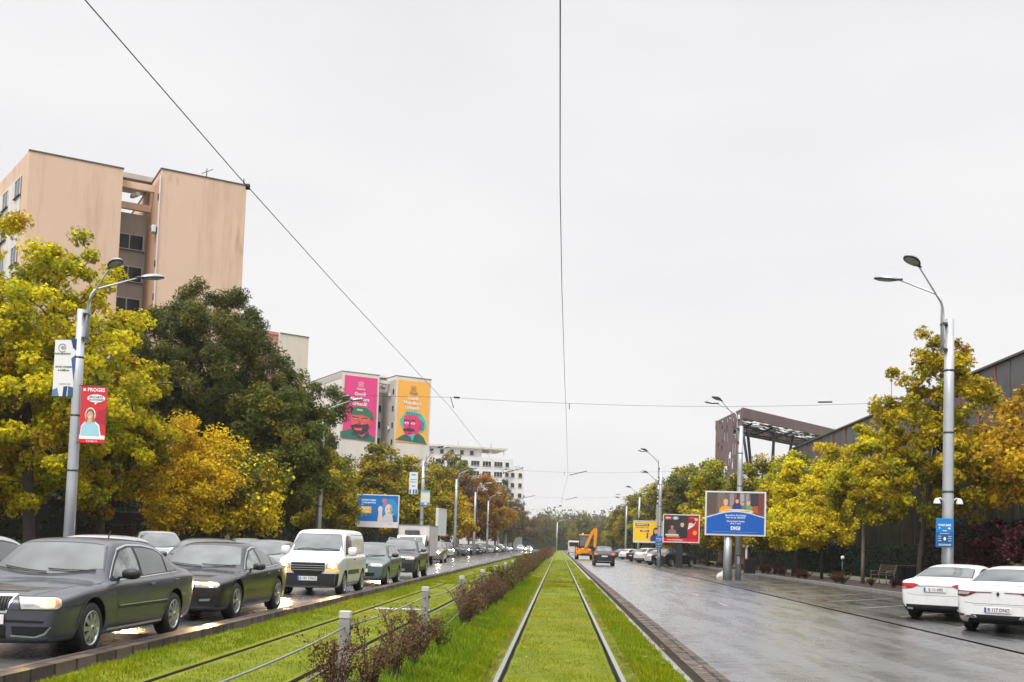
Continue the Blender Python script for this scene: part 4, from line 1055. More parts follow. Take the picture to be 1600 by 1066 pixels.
# far white minibus
s = empty('minibus', (2.95, 205, 0)); tag(s, 'small white bus ahead of the yellow digger', 'bus', 'traffic driving away on the right')
m = MB(); m.box((0,3,1.55),(2.2,6,2.3),'truck_white',bev=.12); m.build('body', s)
m = MB(); m.box((0,-.012,2.0),(1.8,.03,.8),'window_glass'); m.build('rear_window', s)
for x in (-.95,.95):
    m = MB(); m.box((x,-.02,.95),(.15,.04,.3),'lens_red'); m.build('tail_light', s)
    for y in (1.1,5): m = MB(); m.lathe([(0,-.1),(.42,-.1),(.42,.1),(0,.1)],'rubber',(x,y,.42),18,'X'); m.build('wheel', s)
# ------------------------------------------------------------------ lamp posts
def bezier(p0, p1, p2, n=8):
    return [Vector(p0)*(1-t)**2 + Vector(p1)*2*t*(1-t) + Vector(p2)*t*t for t in [i/n for i in range(n+1)]]
def lamp_head(parent, c, d, tilt=.12, q0=.88):
    """oval luminaire at the end of an arm; c = arm end, d = horizontal direction outward"""
    d = Vector(d).normalized(); s = d.cross(Vector((0,0,1))); u = Vector((0,0,1))*math.cos(tilt) - d*math.sin(tilt)*-1
    d2 = (d*math.cos(tilt) + Vector((0,0,1))*math.sin(tilt)).normalized(); u = s.cross(d2).normalized()*-1
    if u.z < 0: u = -u
    cc = Vector(c) + d2*.42*q0
    top, bot = MB(), MB()
    def ell(a, b, h, k, lo):
        rows = []
        for j in range(7):
            f = j/6; r = math.cos(f*PI/2); z = math.sin(f*PI/2)*h
            rows.append([cc + (d2*(math.cos(t)*a*r) + s*(math.sin(t)*b*r*(1+.15*math.cos(t))) + u*(z*lo))*q0 for t in [2*PI*i/20 for i in range(21)]])
        return rows
    top.grid(ell(.42, .21, .13, 0, 1), 'lamp_grey', True)
    top.grid([[cc + (d2*(math.cos(t)*.42*q) + s*(math.sin(t)*.21*q*(1+.15*math.cos(t))) - u*z)*q0 for t in [2*PI*i/20 for i in range(21)]] for q, z in ((1, 0), (1, .03), (.84, .045))], 'lamp_dark', True)
    top.tube([Vector(c)-d2*.12, Vector(c)+d2*.12], .04, 'lamp_dark', 8)
    h = top.build('lamp_head', parent)
    bot.grid([[cc + (d2*(.03+math.cos(t)*.34*q) + s*(math.sin(t)*.165*q) - u*z)*q0 for t in [2*PI*i/20 for i in range(21)]] for q, z in ((1, .044), (.7, .075), (.02, .085))], 'lamp_glass', True)
    bot.build('lamp_glass', h); return h
def lamp_post(x, y, arms, label, group, shaft=8.4, r0=.17, r1=.125, side=-1, detail=2, name='street_lamp', white=False):
    t = empty(name, (x, y, 0)); tag(t, label, 'street lamp', group)
    m = MB(); mt = 'galvanised'
    m.tube([(0,0,-.05),(0,0,shaft*.35),(0,0,shaft*.7),(0,0,shaft)], [r0, r0*.92, (r0+r1)/2, r1], mt, 16)
    po = m.build('post', t)
    if detail > 1:
        for z in (1.3, 3.4, 5.1, 6.9):
            f = z/shaft; rr_ = r0+(r1-r0)*f + .012; m = MB(); m.lathe([(rr_-.008,-.03),(rr_,-.03),(rr_,.03),(rr_-.008,.03)], 'lamp_dark', (0,0,z), 16); m.build('clamp_band', po)
        m = MB(); m.box((side*.02, -(r0+.01), 1.05), (.14, .02, .4), 'galvanised', bev=.005); m.build('service_door', po)
    for k, (dx, dy, z) in enumerate(arms):
        ox = side*(r1+.05) ; oy = (-.07 if k == 0 else .07)
        d = Vector((dx, dy, 0)); e = Vector((dx, dy, z)); zb = z-.95 if k == 0 else z-.75
        b = Vector((ox + side*.03, oy, 0)); top = Vector((b.x, b.y, zb))
        pts = [Vector((b.x, b.y, shaft-1.0)), Vector((b.x, b.y, zb-.25))] + bezier((b.x,b.y,zb-.2), (b.x,b.y,zb+.12), b + (e-b)*.16 + Vector((0,0,(zb+.22) - ((e-b)*.16).z)), 5)
        pts.append(e)
        m = MB(); m.tube(pts, [.032]*(len(pts)-2)+[.028,.025], 'galvanised', 8); m.build('arm', t)
        dh = Vector((dx-b.x, dy-b.y, 0)); lamp_head(t, e, dh, math.atan2(z-pts[-2].z, (Vector((e.x,e.y,0))-Vector((pts[-2].x,pts[-2].y,0))).length)*.35)
    m = MB()
    for z in (shaft-.15, shaft-.9): m.box((side*(r1+.04), 0, z), (.14, .26, .06), 'lamp_dark')
    m.build('arm_bracket', t)
    return t
GR_, GL_ = 'street lamps along the right parking strip', 'street lamps along the left kerb'
rposts = [(11.1, 30, 'tall grey twin-arm street lamp behind the two white saloons, with a blue parking sign'), (9.8, 57.3, 'twin-arm street lamp standing behind the blue billboard'), (8.35, 87.5, 'twin-arm street lamp with a small blue sign, left of the red billboard'),
          (10.45, 112, 'twin-arm street lamp just beyond the yellow billboard'), (10.6, 140, 'street lamp among the trees beyond the yellow billboard'), (10.8, 170, 'farthest twin-arm street lamp on the right side')]
RP = []
for i, (x, y, lb) in enumerate(rposts):
    RP.append(lamp_post(x, y, [(-1.30, -1.15, 9.62), (-1.25, .75, 9.72)], lb, GR_, detail=2 if i < 3 else 1, side=-1))
lposts = [(-15.0, 32.2, 'tall twin-arm street lamp on the left carrying white and red banners'), (-13.75, 60, 'twin-arm street lamp in front of the pink mural'), (-11.65, 88.7, 'street lamp with two pale banners right of the blue man billboard'),
          (-11.2, 113, 'street lamp before the orange trees on the left'), (-11.3, 140, 'slim street lamp under the orange tree crown'), (-11.4, 167, 'street lamp hidden in the brown trees on the left'), (-11.4, 196, 'far street lamp over the row of parked cars'), (-11.4, 226, 'last street lamp on the left before the far wood')]
LP = []
for i, (x, y, lb) in enumerate(lposts):
    LP.append(lamp_post(x, y, [(1.30, -1.15, 9.45), (1.45, .75, 9.65)], lb, GL_, detail=2 if i < 3 else 1, side=1))
t = empty('street_lamp', (-.6, 300, 0)); tag(t, 'lone pale lamp post where the rails end', 'street lamp')
m = MB(); m.tube([(0,0,0),(0,0,8.4)], [.2,.13], 'galvanised', 10); m.build('post', t)
m = MB(); m.tube([(0,0,8.3),(.8,0,8.9),(1.4,0,9.0)], .05, 'galvanised', 6); m.build('arm', t); lamp_head(t, (1.4,0,9.0), (1,0,0))

# hardware on the nearest posts
# cameras on the right post
for sx in (-1, 1):
    c = empty('security_camera', (11.1+sx*.13, 30-.02, 3.12)); c.scale = (.8, .8, .8); tag(c, 'white dome camera on the %s of the tall lamp post behind the white saloons' % ('left' if sx < 0 else 'right'), 'camera', 'dome cameras on the lamp post')
    m = MB(); m.tube([(0,0,.02),(sx*.12,0,.12),(sx*.22,0,.1)], .025, 'window_white', 6); m.build('bracket', c)
    m = MB(); m.lathe([(.0,.12),(.05,.11),(.10,.03),(.125,-.06),(.125,-.09),(0,-.09)], 'window_white', (sx*.24,0,.0), 16); m.build('housing', c)
    m = MB(); m.lathe([(.09,-.09),(.06,-.14),(0,-.155)], 'black_trim', (sx*.24,0,0), 14); m.build('dome', c)
def board(name, loc, rz, w, h, mat, label, cat, group=None, thick=.03, edge=None):
    t = empty(name, loc, rz); tag(t, label, cat, group)
    m = MB(); m.box((0, thick/2, 0), (w, thick, h), mat, bev=min(.01, thick*.3)); p = m.build('panel', t)
    return t, p
def rect(par, x, z, w, h, mat, y=-.006, name='print'):
    m = MB(); m.box((x, y, z), (w, .006, h), mat); return m.build(name, par)
def shape(par, pts, mat, y=-.006, name='print', ox=0, oz=0, sx=1, sz=1, th=.004):
    m = MB(); m.prism([(ox+a*sx, oz+b*sz) for a, b in pts], y-th, y, mat, axis='Y'); return m.build(name, par, fixn=True)
def ellipse(cx, cz, a, b, n=20, rot=0):
    return [(cx+a*math.cos(2*PI*i/n)*math.cos(rot)-b*math.sin(2*PI*i/n)*math.sin(rot), cz+a*math.cos(2*PI*i/n)*math.sin(rot)+b*math.sin(2*PI*i/n)*math.cos(rot)) for i in range(n)]
def words(par, s, x, z, size, mat, y=-.009, **k): return text_on('lettering', s, size, mat, par, (x, y, z), ext=.001, **k)
BLUE1, BLUE2, WHT = rgb(0,118,190), rgb(10,80,130), rgb(240,240,240)
def parking_sign(x, y, z, label, sc=1.0, detail=True):
    t, p = board('parking_sign', (x, y, z), 0, .50*sc, .84*sc, BLUE1, label, 'sign', 'blue parking signs', .02)
    rect(p, 0, -.19*sc, .46*sc, .42*sc, BLUE2)
    if detail:
        words(p, 'PARCARE', 0, .22*sc, .085*sc, WHT, bold=.002); words(p, 'P', -.15*sc, .13*sc, .07*sc, WHT, bold=.003); rect(p, .13*sc, .13*sc, .07*sc, .04*sc, WHT, name='symbol'); rect(p, 0, .06*sc, .12*sc, .018*sc, WHT, name='symbol')
        for zz, wd in ((-.02,.3),(-.36,.36),(-.33,.38)): rect(p, 0, zz*sc, wd*sc, .010*sc, WHT, -.011, name='text_line')
        for xx in (-.15,.15):
            for zz in (-.1,-.16,-.23): rect(p, xx*sc, zz*sc, .09*sc, .012*sc, WHT, -.011, name='text_line')
        shape(p, ellipse(0, -.17, .035, .05), WHT, -.010, 'symbol', sx=sc, sz=sc)
    return t
parking_sign(10.93, 29.78, 2.22, 'blue two-part parking sign on the tall lamp post behind the white saloons', .98)
parking_sign(8.30, 87.25, 2.15, 'small blue parking sign on the lamp post beside the yellow billboard', 1.15, True)

# banners
def banner(name, x, y, z, w, h, mat, label):
    t, p = board(name, (x, y, z), 0, w, h, mat, label, 'banner', 'banners hung on lamp posts', .012)
    for s_ in (-1, 1): m = MB(); m.tube([(-w/2-.06, .006, s_*h/2), (w/2+.06, .006, s_*h/2)], .015, 'lamp_dark', 6); m.build('banner_rod', t)
    return t, p
# white and red banners on the first left post (scale about 51 px per metre)
c1 = P(99, 575, 32.1); tb, pb = banner('post_banner', c1.x+.04, c1.y, c1.z, .70, 1.78, rgb(226,226,222), 'white and navy banner on the left side of the first left lamp post')
tb.rotation_euler = (0, 0, R(-4))
NAVY = rgb(30,60,110)
m = MB()
for k in range(28):
    a0, a1 = .55+2*PI*.80*k/28, .55+2*PI*.80*(k+1)/28
    m.quad((-.10+.13*math.cos(a0),-.012,.62+.13*math.sin(a0)),(-.10+.13*math.cos(a1),-.012,.62+.13*math.sin(a1)),(-.10+.115*math.cos(a1),-.012,.62+.115*math.sin(a1)),(-.10+.115*math.cos(a0),-.012,.62+.115*math.sin(a0)),'ink')
m.build('logo_ring', pb)
words(pb, 'ED', -.06, .62, .13, 'ink'); words(pb, 'EUROBDESIGN', -.08, .44, .075, 'ink', bold=.001)
words(pb, 'Servicii complete', -.03, .04, .085, 'ink', bold=.001, xs=.9); words(pb, 'la înălțime', -.03, -.07, .085, 'ink', bold=.001)
for pts, mt in (([(.16,.89),(.34,.89),(.34,.55),(.24,.62)],NAVY),([(.2,.3),(.34,.42),(.34,-.6),(.26,-.1)],rgb(60,90,140)),([(-.34,-.88),(-.34,-.68),(-.2,-.62),(-.14,-.88)],rgb(90,130,160)),([(-.02,-.88),(.0,-.58),(.12,-.56),(.1,-.88)],NAVY),([(.14,-.88),(.15,-.56),(.3,-.6),(.34,-.88)],rgb(50,90,120))): shape(pb, pts, mt)
words(pb, 'CONTACT: 0721', .04, -.50, .05, 'ink')
c2 = P(145.5, 648, 32.1); tb, pb = banner('post_banner', c2.x, c2.y, c2.z, .78, 1.76, rgb(206,44,52), 'red banner with a blonde woman on the right side of the first left lamp post')
tb.rotation_euler = (0, 0, R(4)); RED2 = rgb(176,30,52)
shape(pb, [(.14,.10),(.38,.2),(.38,-.3),(.1,-.2)], RED2)
rect(pb, 0, -.70, .76, .12, rgb(238,236,232)); rect(pb, 0, -.82, .76, .11, rgb(214,36,46)); words(pb, 'b-proges.ro', 0, -.815, .07, WHT, bold=.001)
rect(pb, -.29, .76, .075, .075, WHT); words(pb, 'PROGES', .06, .76, .15, WHT, bold=.004, xs=.95)
shape(pb, ellipse(.07, .50, .27, .125, 26), WHT); shape(pb, [(.02,.40),(.14,.40),(.04,.30)], WHT)
words(pb, 'MOCHETĂ', .07, .535, .085, 'ink', -.013, bold=.002); words(pb, 'ȘI COVOARE', .07, .455, .075, 'ink', -.013, bold=.002)
shape(pb, ellipse(-.08, -.02, .155, .235, 24), WHT, -.006); shape(pb, [(-.36,-.64),(-.34,-.36),(-.22,-.2),(.06,-.2),(.2,-.32),(.26,-.64)], WHT, -.006)
shape(pb, ellipse(-.08,-.02,.13,.2,24), rgb(120,80,50), -.011); shape(pb, [(-.2,0),(.04,0),(.09,-.42),(-.03,-.46),(-.16,-.44),(-.24,-.34)], rgb(168,118,76), -.012)
shape(pb, [(-.34,-.64),(-.32,-.38),(-.2,-.24),(.05,-.24),(.17,-.34),(.22,-.64)], rgb(160,208,222), -.013); shape(pb, ellipse(-.085,-.02,.085,.12,20), rgb(226,176,150), -.016); shape(pb, [(-.14,-.12),(-.03,-.12),(-.02,-.28),(-.15,-.28)], rgb(222,170,142), -.0155)
shape(pb, ellipse(-.085,-.085,.035,.014,12), WHT, -.021)
for xx in (-.115,-.055): shape(pb, ellipse(xx,.0,.012,.008,8), 'ink', -.021, 'eye')
shape(pb, [(-.17,.02),(-.15,.13),(-.08,.17),(-.01,.13),(.0,.02),(-.03,.08),(-.09,.10),(-.14,.08)], rgb(150,100,60), -.021)
c3 = P(646, 755, 88.5); tb, pb = banner('post_banner', c3.x, c3.y, c3.z, .72, 1.9, rgb(222,228,232), 'pale blue-white banner left of the third left lamp post')
for zz, wd, mt in ((.7,.4,NAVY),(.3,.5,rgb(130,150,170)),(.1,.5,rgb(130,150,170)),(-.25,.3,NAVY)): rect(pb, .0, zz, wd, .06, mt, name='text_line')
for xx in (-.25,.05,.25): rect(pb, xx, -.72, .12, .38, rgb(50,90,150))
c4 = P(664.5, 778, 88.5); tb, pb = banner('post_banner', c4.x, c4.y, c4.z, .76, 1.28, rgb(214,220,214), 'shorter cream banner with blue edges right of the third left lamp post')
rect(pb, 0, .54, .74, .16, rgb(120,170,200)); rect(pb, 0, -.5, .74, .22, rgb(110,150,200)); shape(pb, ellipse(.05,-.5,.1,.08), WHT, -.012); rect(pb, 0, .1, .5, .3, rgb(228,222,196), -.006)

# ------------------------------------------------------------------ billboards
def billboard(x, y, z, w, h, rz, label, frame_mat='window_white', post=None, depth=.24, name='billboard'):
    t = empty(name, (x, y, 0), rz); tag(t, label, 'billboard', 'roadside billboards')
    m = MB(); m.box((0, depth/2+.01, z), (w, depth, h), frame_mat, bev=.03); m.build('casing', t)
    m = MB(); fw = .085
    for sx in (-1, 1): m.box((sx*(w/2-fw/2), -.01, z), (fw, .04, h), frame_mat)
    for sz in (-1, 1): m.box((0, -.011, z+sz*(h/2-fw/2)), (w-fw*2-.004, .038, fw), frame_mat)
    m.build('frame', t)
    if post:
        m = MB()
        (px, pw, pd, mt) = post
        if pw > 0: m.tube([(px, .25, 0), (px, .25, z-h/2+.3)], [pw*.56, pw*.46], mt, 14) if mt == 'galvanised' else m.box((px, .3, (z-h/2)/2), (pw, pd, z-h/2+.1), mt, taper=.92)
        m.build('post', t)
    art = empty('poster', (0, 0, z)); art.parent = t
    return t, art
SKIN, SKIN2 = rgb(222,172,142), rgb(200,140,110)
def person_print(par, x, z, s, top, hair, skin=SKIN, longh=False, y=-.012):
    """tiny printed figure: shoulders, head, hair"""
    shape(par, [(-.5,-.9),(-.46,-.35),(-.2,-.15),(.2,-.15),(.46,-.35),(.5,-.9)], top, y, 'print', x, z, s, s)
    if longh: shape(par, [(-.24,.25),(-.1,.42),(.1,.42),(.24,.25),(.28,-.35),(-.28,-.35)], hair, y-.004, 'print', x, z, s, s)
    shape(par, ellipse(0, .1, .17, .25), skin, y-.008, 'print', x, z, s, s)
    shape(par, [(-.19,.12),(-.16,.32),(0,.40),(.16,.32),(.19,.12),(.1,.26),(-.1,.26)], hair, y-.012, 'print', x, z, s, s)
# blue/family billboard
b1 = P(1149, 802.5, 56.2); T, A = billboard(b1.x, b1.y, b1.z, 3.22, 2.38, R(-9), 'billboard with a family picnic over a blue field reading DIGI', post=(-.36, .44, .4, 'galvanised'))
w_, h_ = 3.04, 2.20
rect(A, 0, .0, w_, h_, rgb(120,104,100), 0)
for xx, ww, mt in ((-1.25,.5,rgb(96,82,74)),(-.75,.35,rgb(134,116,104)),(-.2,.22,rgb(150,140,142)),(.12,.12,rgb(84,44,42)),(.35,.2,rgb(170,164,172)),(.62,.16,rgb(150,146,156)),(1.0,.42,rgb(58,54,64)),(1.34,.28,rgb(120,60,48))): rect(A, xx, .52, ww, 1.14, mt, -.004, 'backdrop_band')
for k in range(16): rect(A, -1.48+k*.075, .5+.06*math.sin(k*2), .018, 1.0, rgb(80+6*(k%5),64+5*(k%4),54), -.007, 'twig')
person_print(A, -.52, .50, .70, rgb(240,164,30), rgb(206,180,150)); person_print(A, .08, .62, .52, rgb(24,66,150), rgb(96,52,40), longh=True); person_print(A, .40, .50, .40, rgb(90,140,110), rgb(150,90,70)); person_print(A, .68, .52, .58, rgb(110,160,110), rgb(130,150,140))
shape(A, [(.86,.02),(.9,.4),(1.18,.42),(1.22,.0)], rgb(176,84,44), -.014)
shape(A, ellipse(.1, .10, .85, .13, 24), rgb(232,214,196), -.028)
for k in range(22): shape(A, ellipse(-.62+k*.066, .13+.03*math.sin(k*3.1), .045, .03, 8), [rgb(226,120,90),rgb(240,190,90),rgb(200,60,60),rgb(236,170,130)][k % 4], -.033, 'food')
arc = [(-1.52,-1.10),(-1.52,-.26)] + [(-1.52+3.04*i/16, -.26+.34*math.sin(PI*i/16*.98)) for i in range(1,16)] + [(1.52,-.22),(1.52,-1.10)]
shape(A, [(a, b+.05) if b > -1 else (a, b) for a, b in arc], rgb(214,226,236), -.036); shape(A, arc, rgb(0,88,180), -.041)
for s_, z_, sz in (('Bucură-te din belșug.', -.10, .125), ('Vezi tot pe săturate.', -.22, .125), ('Abonamentul începe', -.42, .115), ('de la 7 euro', -.54, .115)): words(A, s_, .02, z_, sz, WHT, -.047, bold=.002)
words(A, 'DIGI', .02, -.80, .26, WHT, -.047, bold=.010); rect(A, 0, -1.0, 2.4, .012, rgb(150,190,230), -.046, 'text_line')
# red billboard
b2 = P(1064.5, 826, 89.5); T, A = billboard(b2.x, b2.y, b2.z, 3.12, 2.42, R(-10), 'dark red and black billboard on a thick blue-grey post', post=(-.16, .56, .42, 'dark_metal'))
MAT['post_blue'] = rgb(52,62,84)
rect(A, 0, 0, 2.95, 2.25, rgb(52,40,42), 0); shape(A, [(.55,1.12),(1.47,1.12),(1.47,-.8),(.5,-.8)], rgb(150,16,34), -.005); shape(A, [(.55,-.1),(1.3,.7),(1.47,.7),(1.47,-.8),(.5,-.8)], rgb(196,10,36), -.008)
rect(A, -1.12, .90, .55, .34, rgb(214,30,50), -.009); rect(A, -1.12, .90, .42, .09, WHT, -.014); shape(A, ellipse(-.5,.88,.28,.16), rgb(120,170,140), -.01); shape(A, ellipse(-.5,.88,.16,.1), rgb(230,220,210), -.015)
person_print(A, -.78, .05, .72, rgb(150,110,110), rgb(60,36,30), SKIN2); person_print(A, .08, .25, .95, rgb(34,34,38), rgb(40,28,26))
rect(A, -.78, -.56, 1.1, .14, rgb(236,226,200), -.024); rect(A, -.68, -.72, 1.1, .08, rgb(220,180,90), -.024, 'text_line'); rect(A, 0, -.98, 2.95, .29, rgb(222,12,36), -.026); words(A, 'www.totuldinbelsug.ro', -.5, -.97, .14, WHT, -.032, bold=.003)
shape(A, ellipse(.8,.35,.2,.16), rgb(210,220,200), -.012); shape(A, [(.55,-.1),(.6,.25),(1.1,.3),(1.3,.7),(1.0,.2)], rgb(230,226,222), -.013); shape(A, ellipse(1.15,-.35,.18,.2), rgb(240,160,30), -.013)
rect(A, .95, .92, .5, .04, rgb(226,150,160), -.012, 'text_line'); rect(A, 1.25, .80, .28, .2, rgb(226,200,90), -.012)
# yellow billboard
b3 = P(1012.5, 831, 112); T, A = billboard(b3.x, b3.y, b3.z, 3.15, 2.36, R(-8), 'yellow billboard with a dark-haired woman, behind the lamp post', post=(.2, .2, .3, 'dark_metal'))
rect(A, 0, 0, 2.98, 2.2, rgb(250,205,40), 0); rect(A, -.62, .72, 1.45, .27, rgb(110,72,34), -.006); words(A, 'INSTANT CU', -.62, .72, .20, WHT, -.012, bold=.006); words(A, 'PORTOFELUL TĂU', -.62, .42, .17, rgb(160,100,30), -.008, bold=.006)
rect(A, -.35, .08, 1.0, .18, rgb(110,72,34), -.006); words(A, 'FRESCA', -.35, .08, .16, WHT, -.012, bold=.004); shape(A, [(-.12,-.12),(.02,-.08),(.0,-.7),(-.16,-.74)], rgb(60,60,80), -.006); shape(A, [(.05,-.2),(.3,-.1),(.28,-.85),(.1,-.9)], rgb(236,180,120), -.006)
person_print(A, .85, -.05, 1.2, rgb(34,60,130), rgb(70,38,30), longh=True); rect(A, 0, -1.05, 2.98, .06, rgb(236,240,236), -.03)
# blue billboard on the left
b4 = P(590, 798.5, 79.5); T, A = billboard(b4.x, b4.y, b4.z, 3.22, 2.50, R(8), 'blue billboard of a bald man raising his hand, on the left side', post=(-.0, .3, .3, 'dark_metal'), depth=.34)
rect(A, 0, .18, 3.04, 1.96, rgb(0,114,190), 0); shape(A, ellipse(.9,.2,.6,.75), rgb(40,146,206), -.004); rect(A, 0, -.98, 3.04, .36, rgb(224,218,218), -.003)
words(A, 'SUPERPUTEREA', -.68, .80, .16, WHT, -.010, bold=.005); words(A, 'COMUNITĂȚII', -.68, .60, .16, WHT, -.010, bold=.005); words(A, 'este', -1.15, .44, .12, WHT, -.010)
rect(A, -.98, .06, 1.02, .52, rgb(250,176,50), -.008); words(A, 'UNITĂ', -.98, .15, .24, WHT, -.013, bold=.006); rect(A, -.98, -.05, .7, .06, rgb(255,240,200), -.013, 'text_line'); rect(A, -1.0, -.34, .4, .03, rgb(170,210,240), -.008, 'text_line')
shape(A, [(.0,-.80),(.08,-.1),(.02,.15),(.1,.34),(.25,.38),(.36,.25),(.34,-.1),(.42,-.80)], rgb(232,206,192), -.008); shape(A, [(.38,.95),(.66,.95),(.70,.42),(.5,.35),(.36,.6)], rgb(160,120,180), -.009); shape(A, ellipse(.42,.78,.12,.16), rgb(232,120,70), -.014)
shape(A, [(.35,-.80),(.42,-.42),(.6,-.22),(1.15,-.2),(1.3,-.5),(1.36,-.80)], rgb(206,200,206), -.012); shape(A, [(1.1,-.28),(1.3,-.3),(1.42,-.80),(1.2,-.80)], rgb(60,80,110), -.016); shape(A, ellipse(.82,.12,.27,.42,24), rgb(232,206,186), -.018); shape(A, ellipse(1.0,.14,.08,.34,16), rgb(200,160,136), -.023)
for xx in (.72,.95): shape(A, ellipse(xx,.16,.05,.025,10), rgb(70,50,50), -.028, 'eye')
shape(A, ellipse(.84,-.12,.09,.03,10), rgb(180,110,100), -.028, 'mouth')
words(A, 'Banca', 1.0, -.97, .13, rgb(200,90,60), -.008)
# narrow white board seen beyond the box truck
b5 = P(691, 816, 97); T, A = billboard(b5.x, b5.y, b5.z, 3.0, 2.5, R(82), 'white billboard turned nearly edge-on behind the box truck', post=(0,.25,.25,'dark_metal'))
rect(A, 0, 0, 2.84, 2.34, rgb(216,222,222), 0)

# white sack and street furniture
s = empty('rubbish_sack', (*G(1131, 903, .02).xy, 0)); tag(s, 'white plastic sack slumped at the foot of the blue billboard post', 'sack')
m = MB(); rows = []
for j in range(9):
    ph = j/8*PI*.55; row = []
    for i in range(21):
        t_ = 2*PI*i/20; k_ = 1+.22*noise.noise(Vector((math.cos(t_)*2, math.sin(t_)*2, ph*2))); row.append((math.cos(t_)*.42*math.cos(ph*.9)*k_, math.sin(t_)*.28*math.cos(ph*.9)*k_, .02+.42*math.sin(ph)*k_*(1+.3*math.cos(t_))))
    rows.append(row)
m.grid(rows, 'white_sack', True); m.build('sack_body', s)
m = MB(); m.tube([(.1,0,.36),(.2,0,.46),(.26,.02,.44)],[.06,.035,.05],'white_sack',8); m.build('tied_neck', s)
# bench and bin
c = G(1378, 912, .12); bn = empty('park_bench', (c.x, c.y, .11), R(-75)); tag(bn, 'brown slatted bench with grey metal legs under the yellow trees', 'bench')
m = MB()
for k in range(4): m.box((0, -.18+k*.12, .45), (1.6, .09, .035), 'wood_slat', bev=.006)
m.build('seat', bn)
m = MB()
for k in range(4): m.box((0, .27+k*.035, .56+k*.12), (1.6, .03, .09), 'wood_slat', Rx(R(-15)), bev=.006)
m.build('backrest', bn)
for sx in (-.7,.7):
    m = MB(); m.tube([(sx,-.2,0),(sx,-.2,.43),(sx,.22,.43),(sx,.40,.98)],.022,'cable_grey',6); m.tube([(sx,.24,.43),(sx,.30,0)],.022,'cable_grey',6); m.tube([(sx,-.2,.43),(sx,-.2,.64),(sx,.28,.64)],.018,'cable_grey',6); m.build('leg', bn)
c = G(1421, 916, .12); bi = empty('litter_bin', (c.x, c.y, .11)); tag(bi, 'dark slatted metal litter bin beside the bench', 'bin')
m = MB(); m.box((0,0,.48),(.9,.5,.86),'under_black',bev=.02); m.build('liner', bi)
m = MB()
for k in range(13): m.box((-.45+k*.075,-.27,.48),(.03,.02,.9),'dark_metal')
for k in range(6): m.box((-.47,-.22+k*.09,.48),(.02,.03,.9),'dark_metal')
m.build('slat_cage', bi); m = MB(); m.box((0,0,.96),(1.0,.58,.05),'dark_metal',bev=.01); m.build('rim', bi)
b2_ = copy_tree(bi); b2_.location = (*G(1171, 897, .12).xy, .11); b2_.scale = (.7, .9, 1.0); tag(b2_, 'dark slatted bin between the trunks right of the blue billboard post', 'bin')
for (px, py, zz, lb) in ((1316, 912, .1, 'short green post with a white globe lamp among the trees'),):
    c = G(px, py, zz); t = empty('garden_lamp', (c.x, c.y, .1)); tag(t, lb, 'garden lamp')
    m = MB(); m.tube([(0,0,0),(0,0,1.15)],[.05,.04],'dark_metal',8); m.build('post', t)
    m = MB(); m.lathe([(0,.12),(.07,.1),(.1,.02),(.07,-.06),(0,-.08)],'window_white',(0,0,1.25),12); m.build('globe', t)

# ------------------------------------------------------------------ overhead wires
def wire_thing(name, label, cat, strands, rad=.0075, group='overhead tram wires'):
    m = MB()
    for pts, r in strands: m.tube(pts, r, 'wire', 5, caps=False)
    o = m.build(name); tag(o, label, cat, group); return o
ZC = 5.72
def zig(x0, ys, xs): return [(x0+xs[i], ys[i], ZC) for i in range(len(ys))]
ys_ = [1, 32.0, 62, 95, 130, 168, 210, 260, 310]; xz = [-.02, .20, .34, .06, .3, .05, .3, .05, .2]
def sag(a, b, n, d):
    a, b = Vector(a), Vector(b); return [a.lerp(b, i/n) + Vector((0, 0, -d*4*(i/n)*(1-i/n))) for i in range(n+1)]
def contact(xc, label, kink):
    pts = [Vector((xc+kink[0], ys_[0], ZC)), Vector((xc+kink[0]*.95+kink[1]*.05, 12, ZC-.005)), Vector((xc+kink[0]*.78+kink[1]*.22, 17, ZC-.01)), Vector((xc+kink[0]*.3+kink[1]*.7, 27, ZC-.005)), Vector((xc+kink[1], ys_[1], ZC))]
    for i in range(1, len(ys_)-1): pts += sag((xc+kink[i], ys_[i], ZC), (xc+kink[i+1], ys_[i+1], ZC), 6, .05)[1:]
    return wire_thing('contact_wire', label, 'wire', [(pts, .0058)])
contact(.0, 'black contact wire straight above the right-hand tram rails', [-.12, .10, .42, .1, .35, .1, .3, .1, .2])
contact(-3.72, 'black contact wire crossing the upper left of the sky over the left tram track', [-.17, .23, .36, .1, .3, .05, .25, .05, .2])
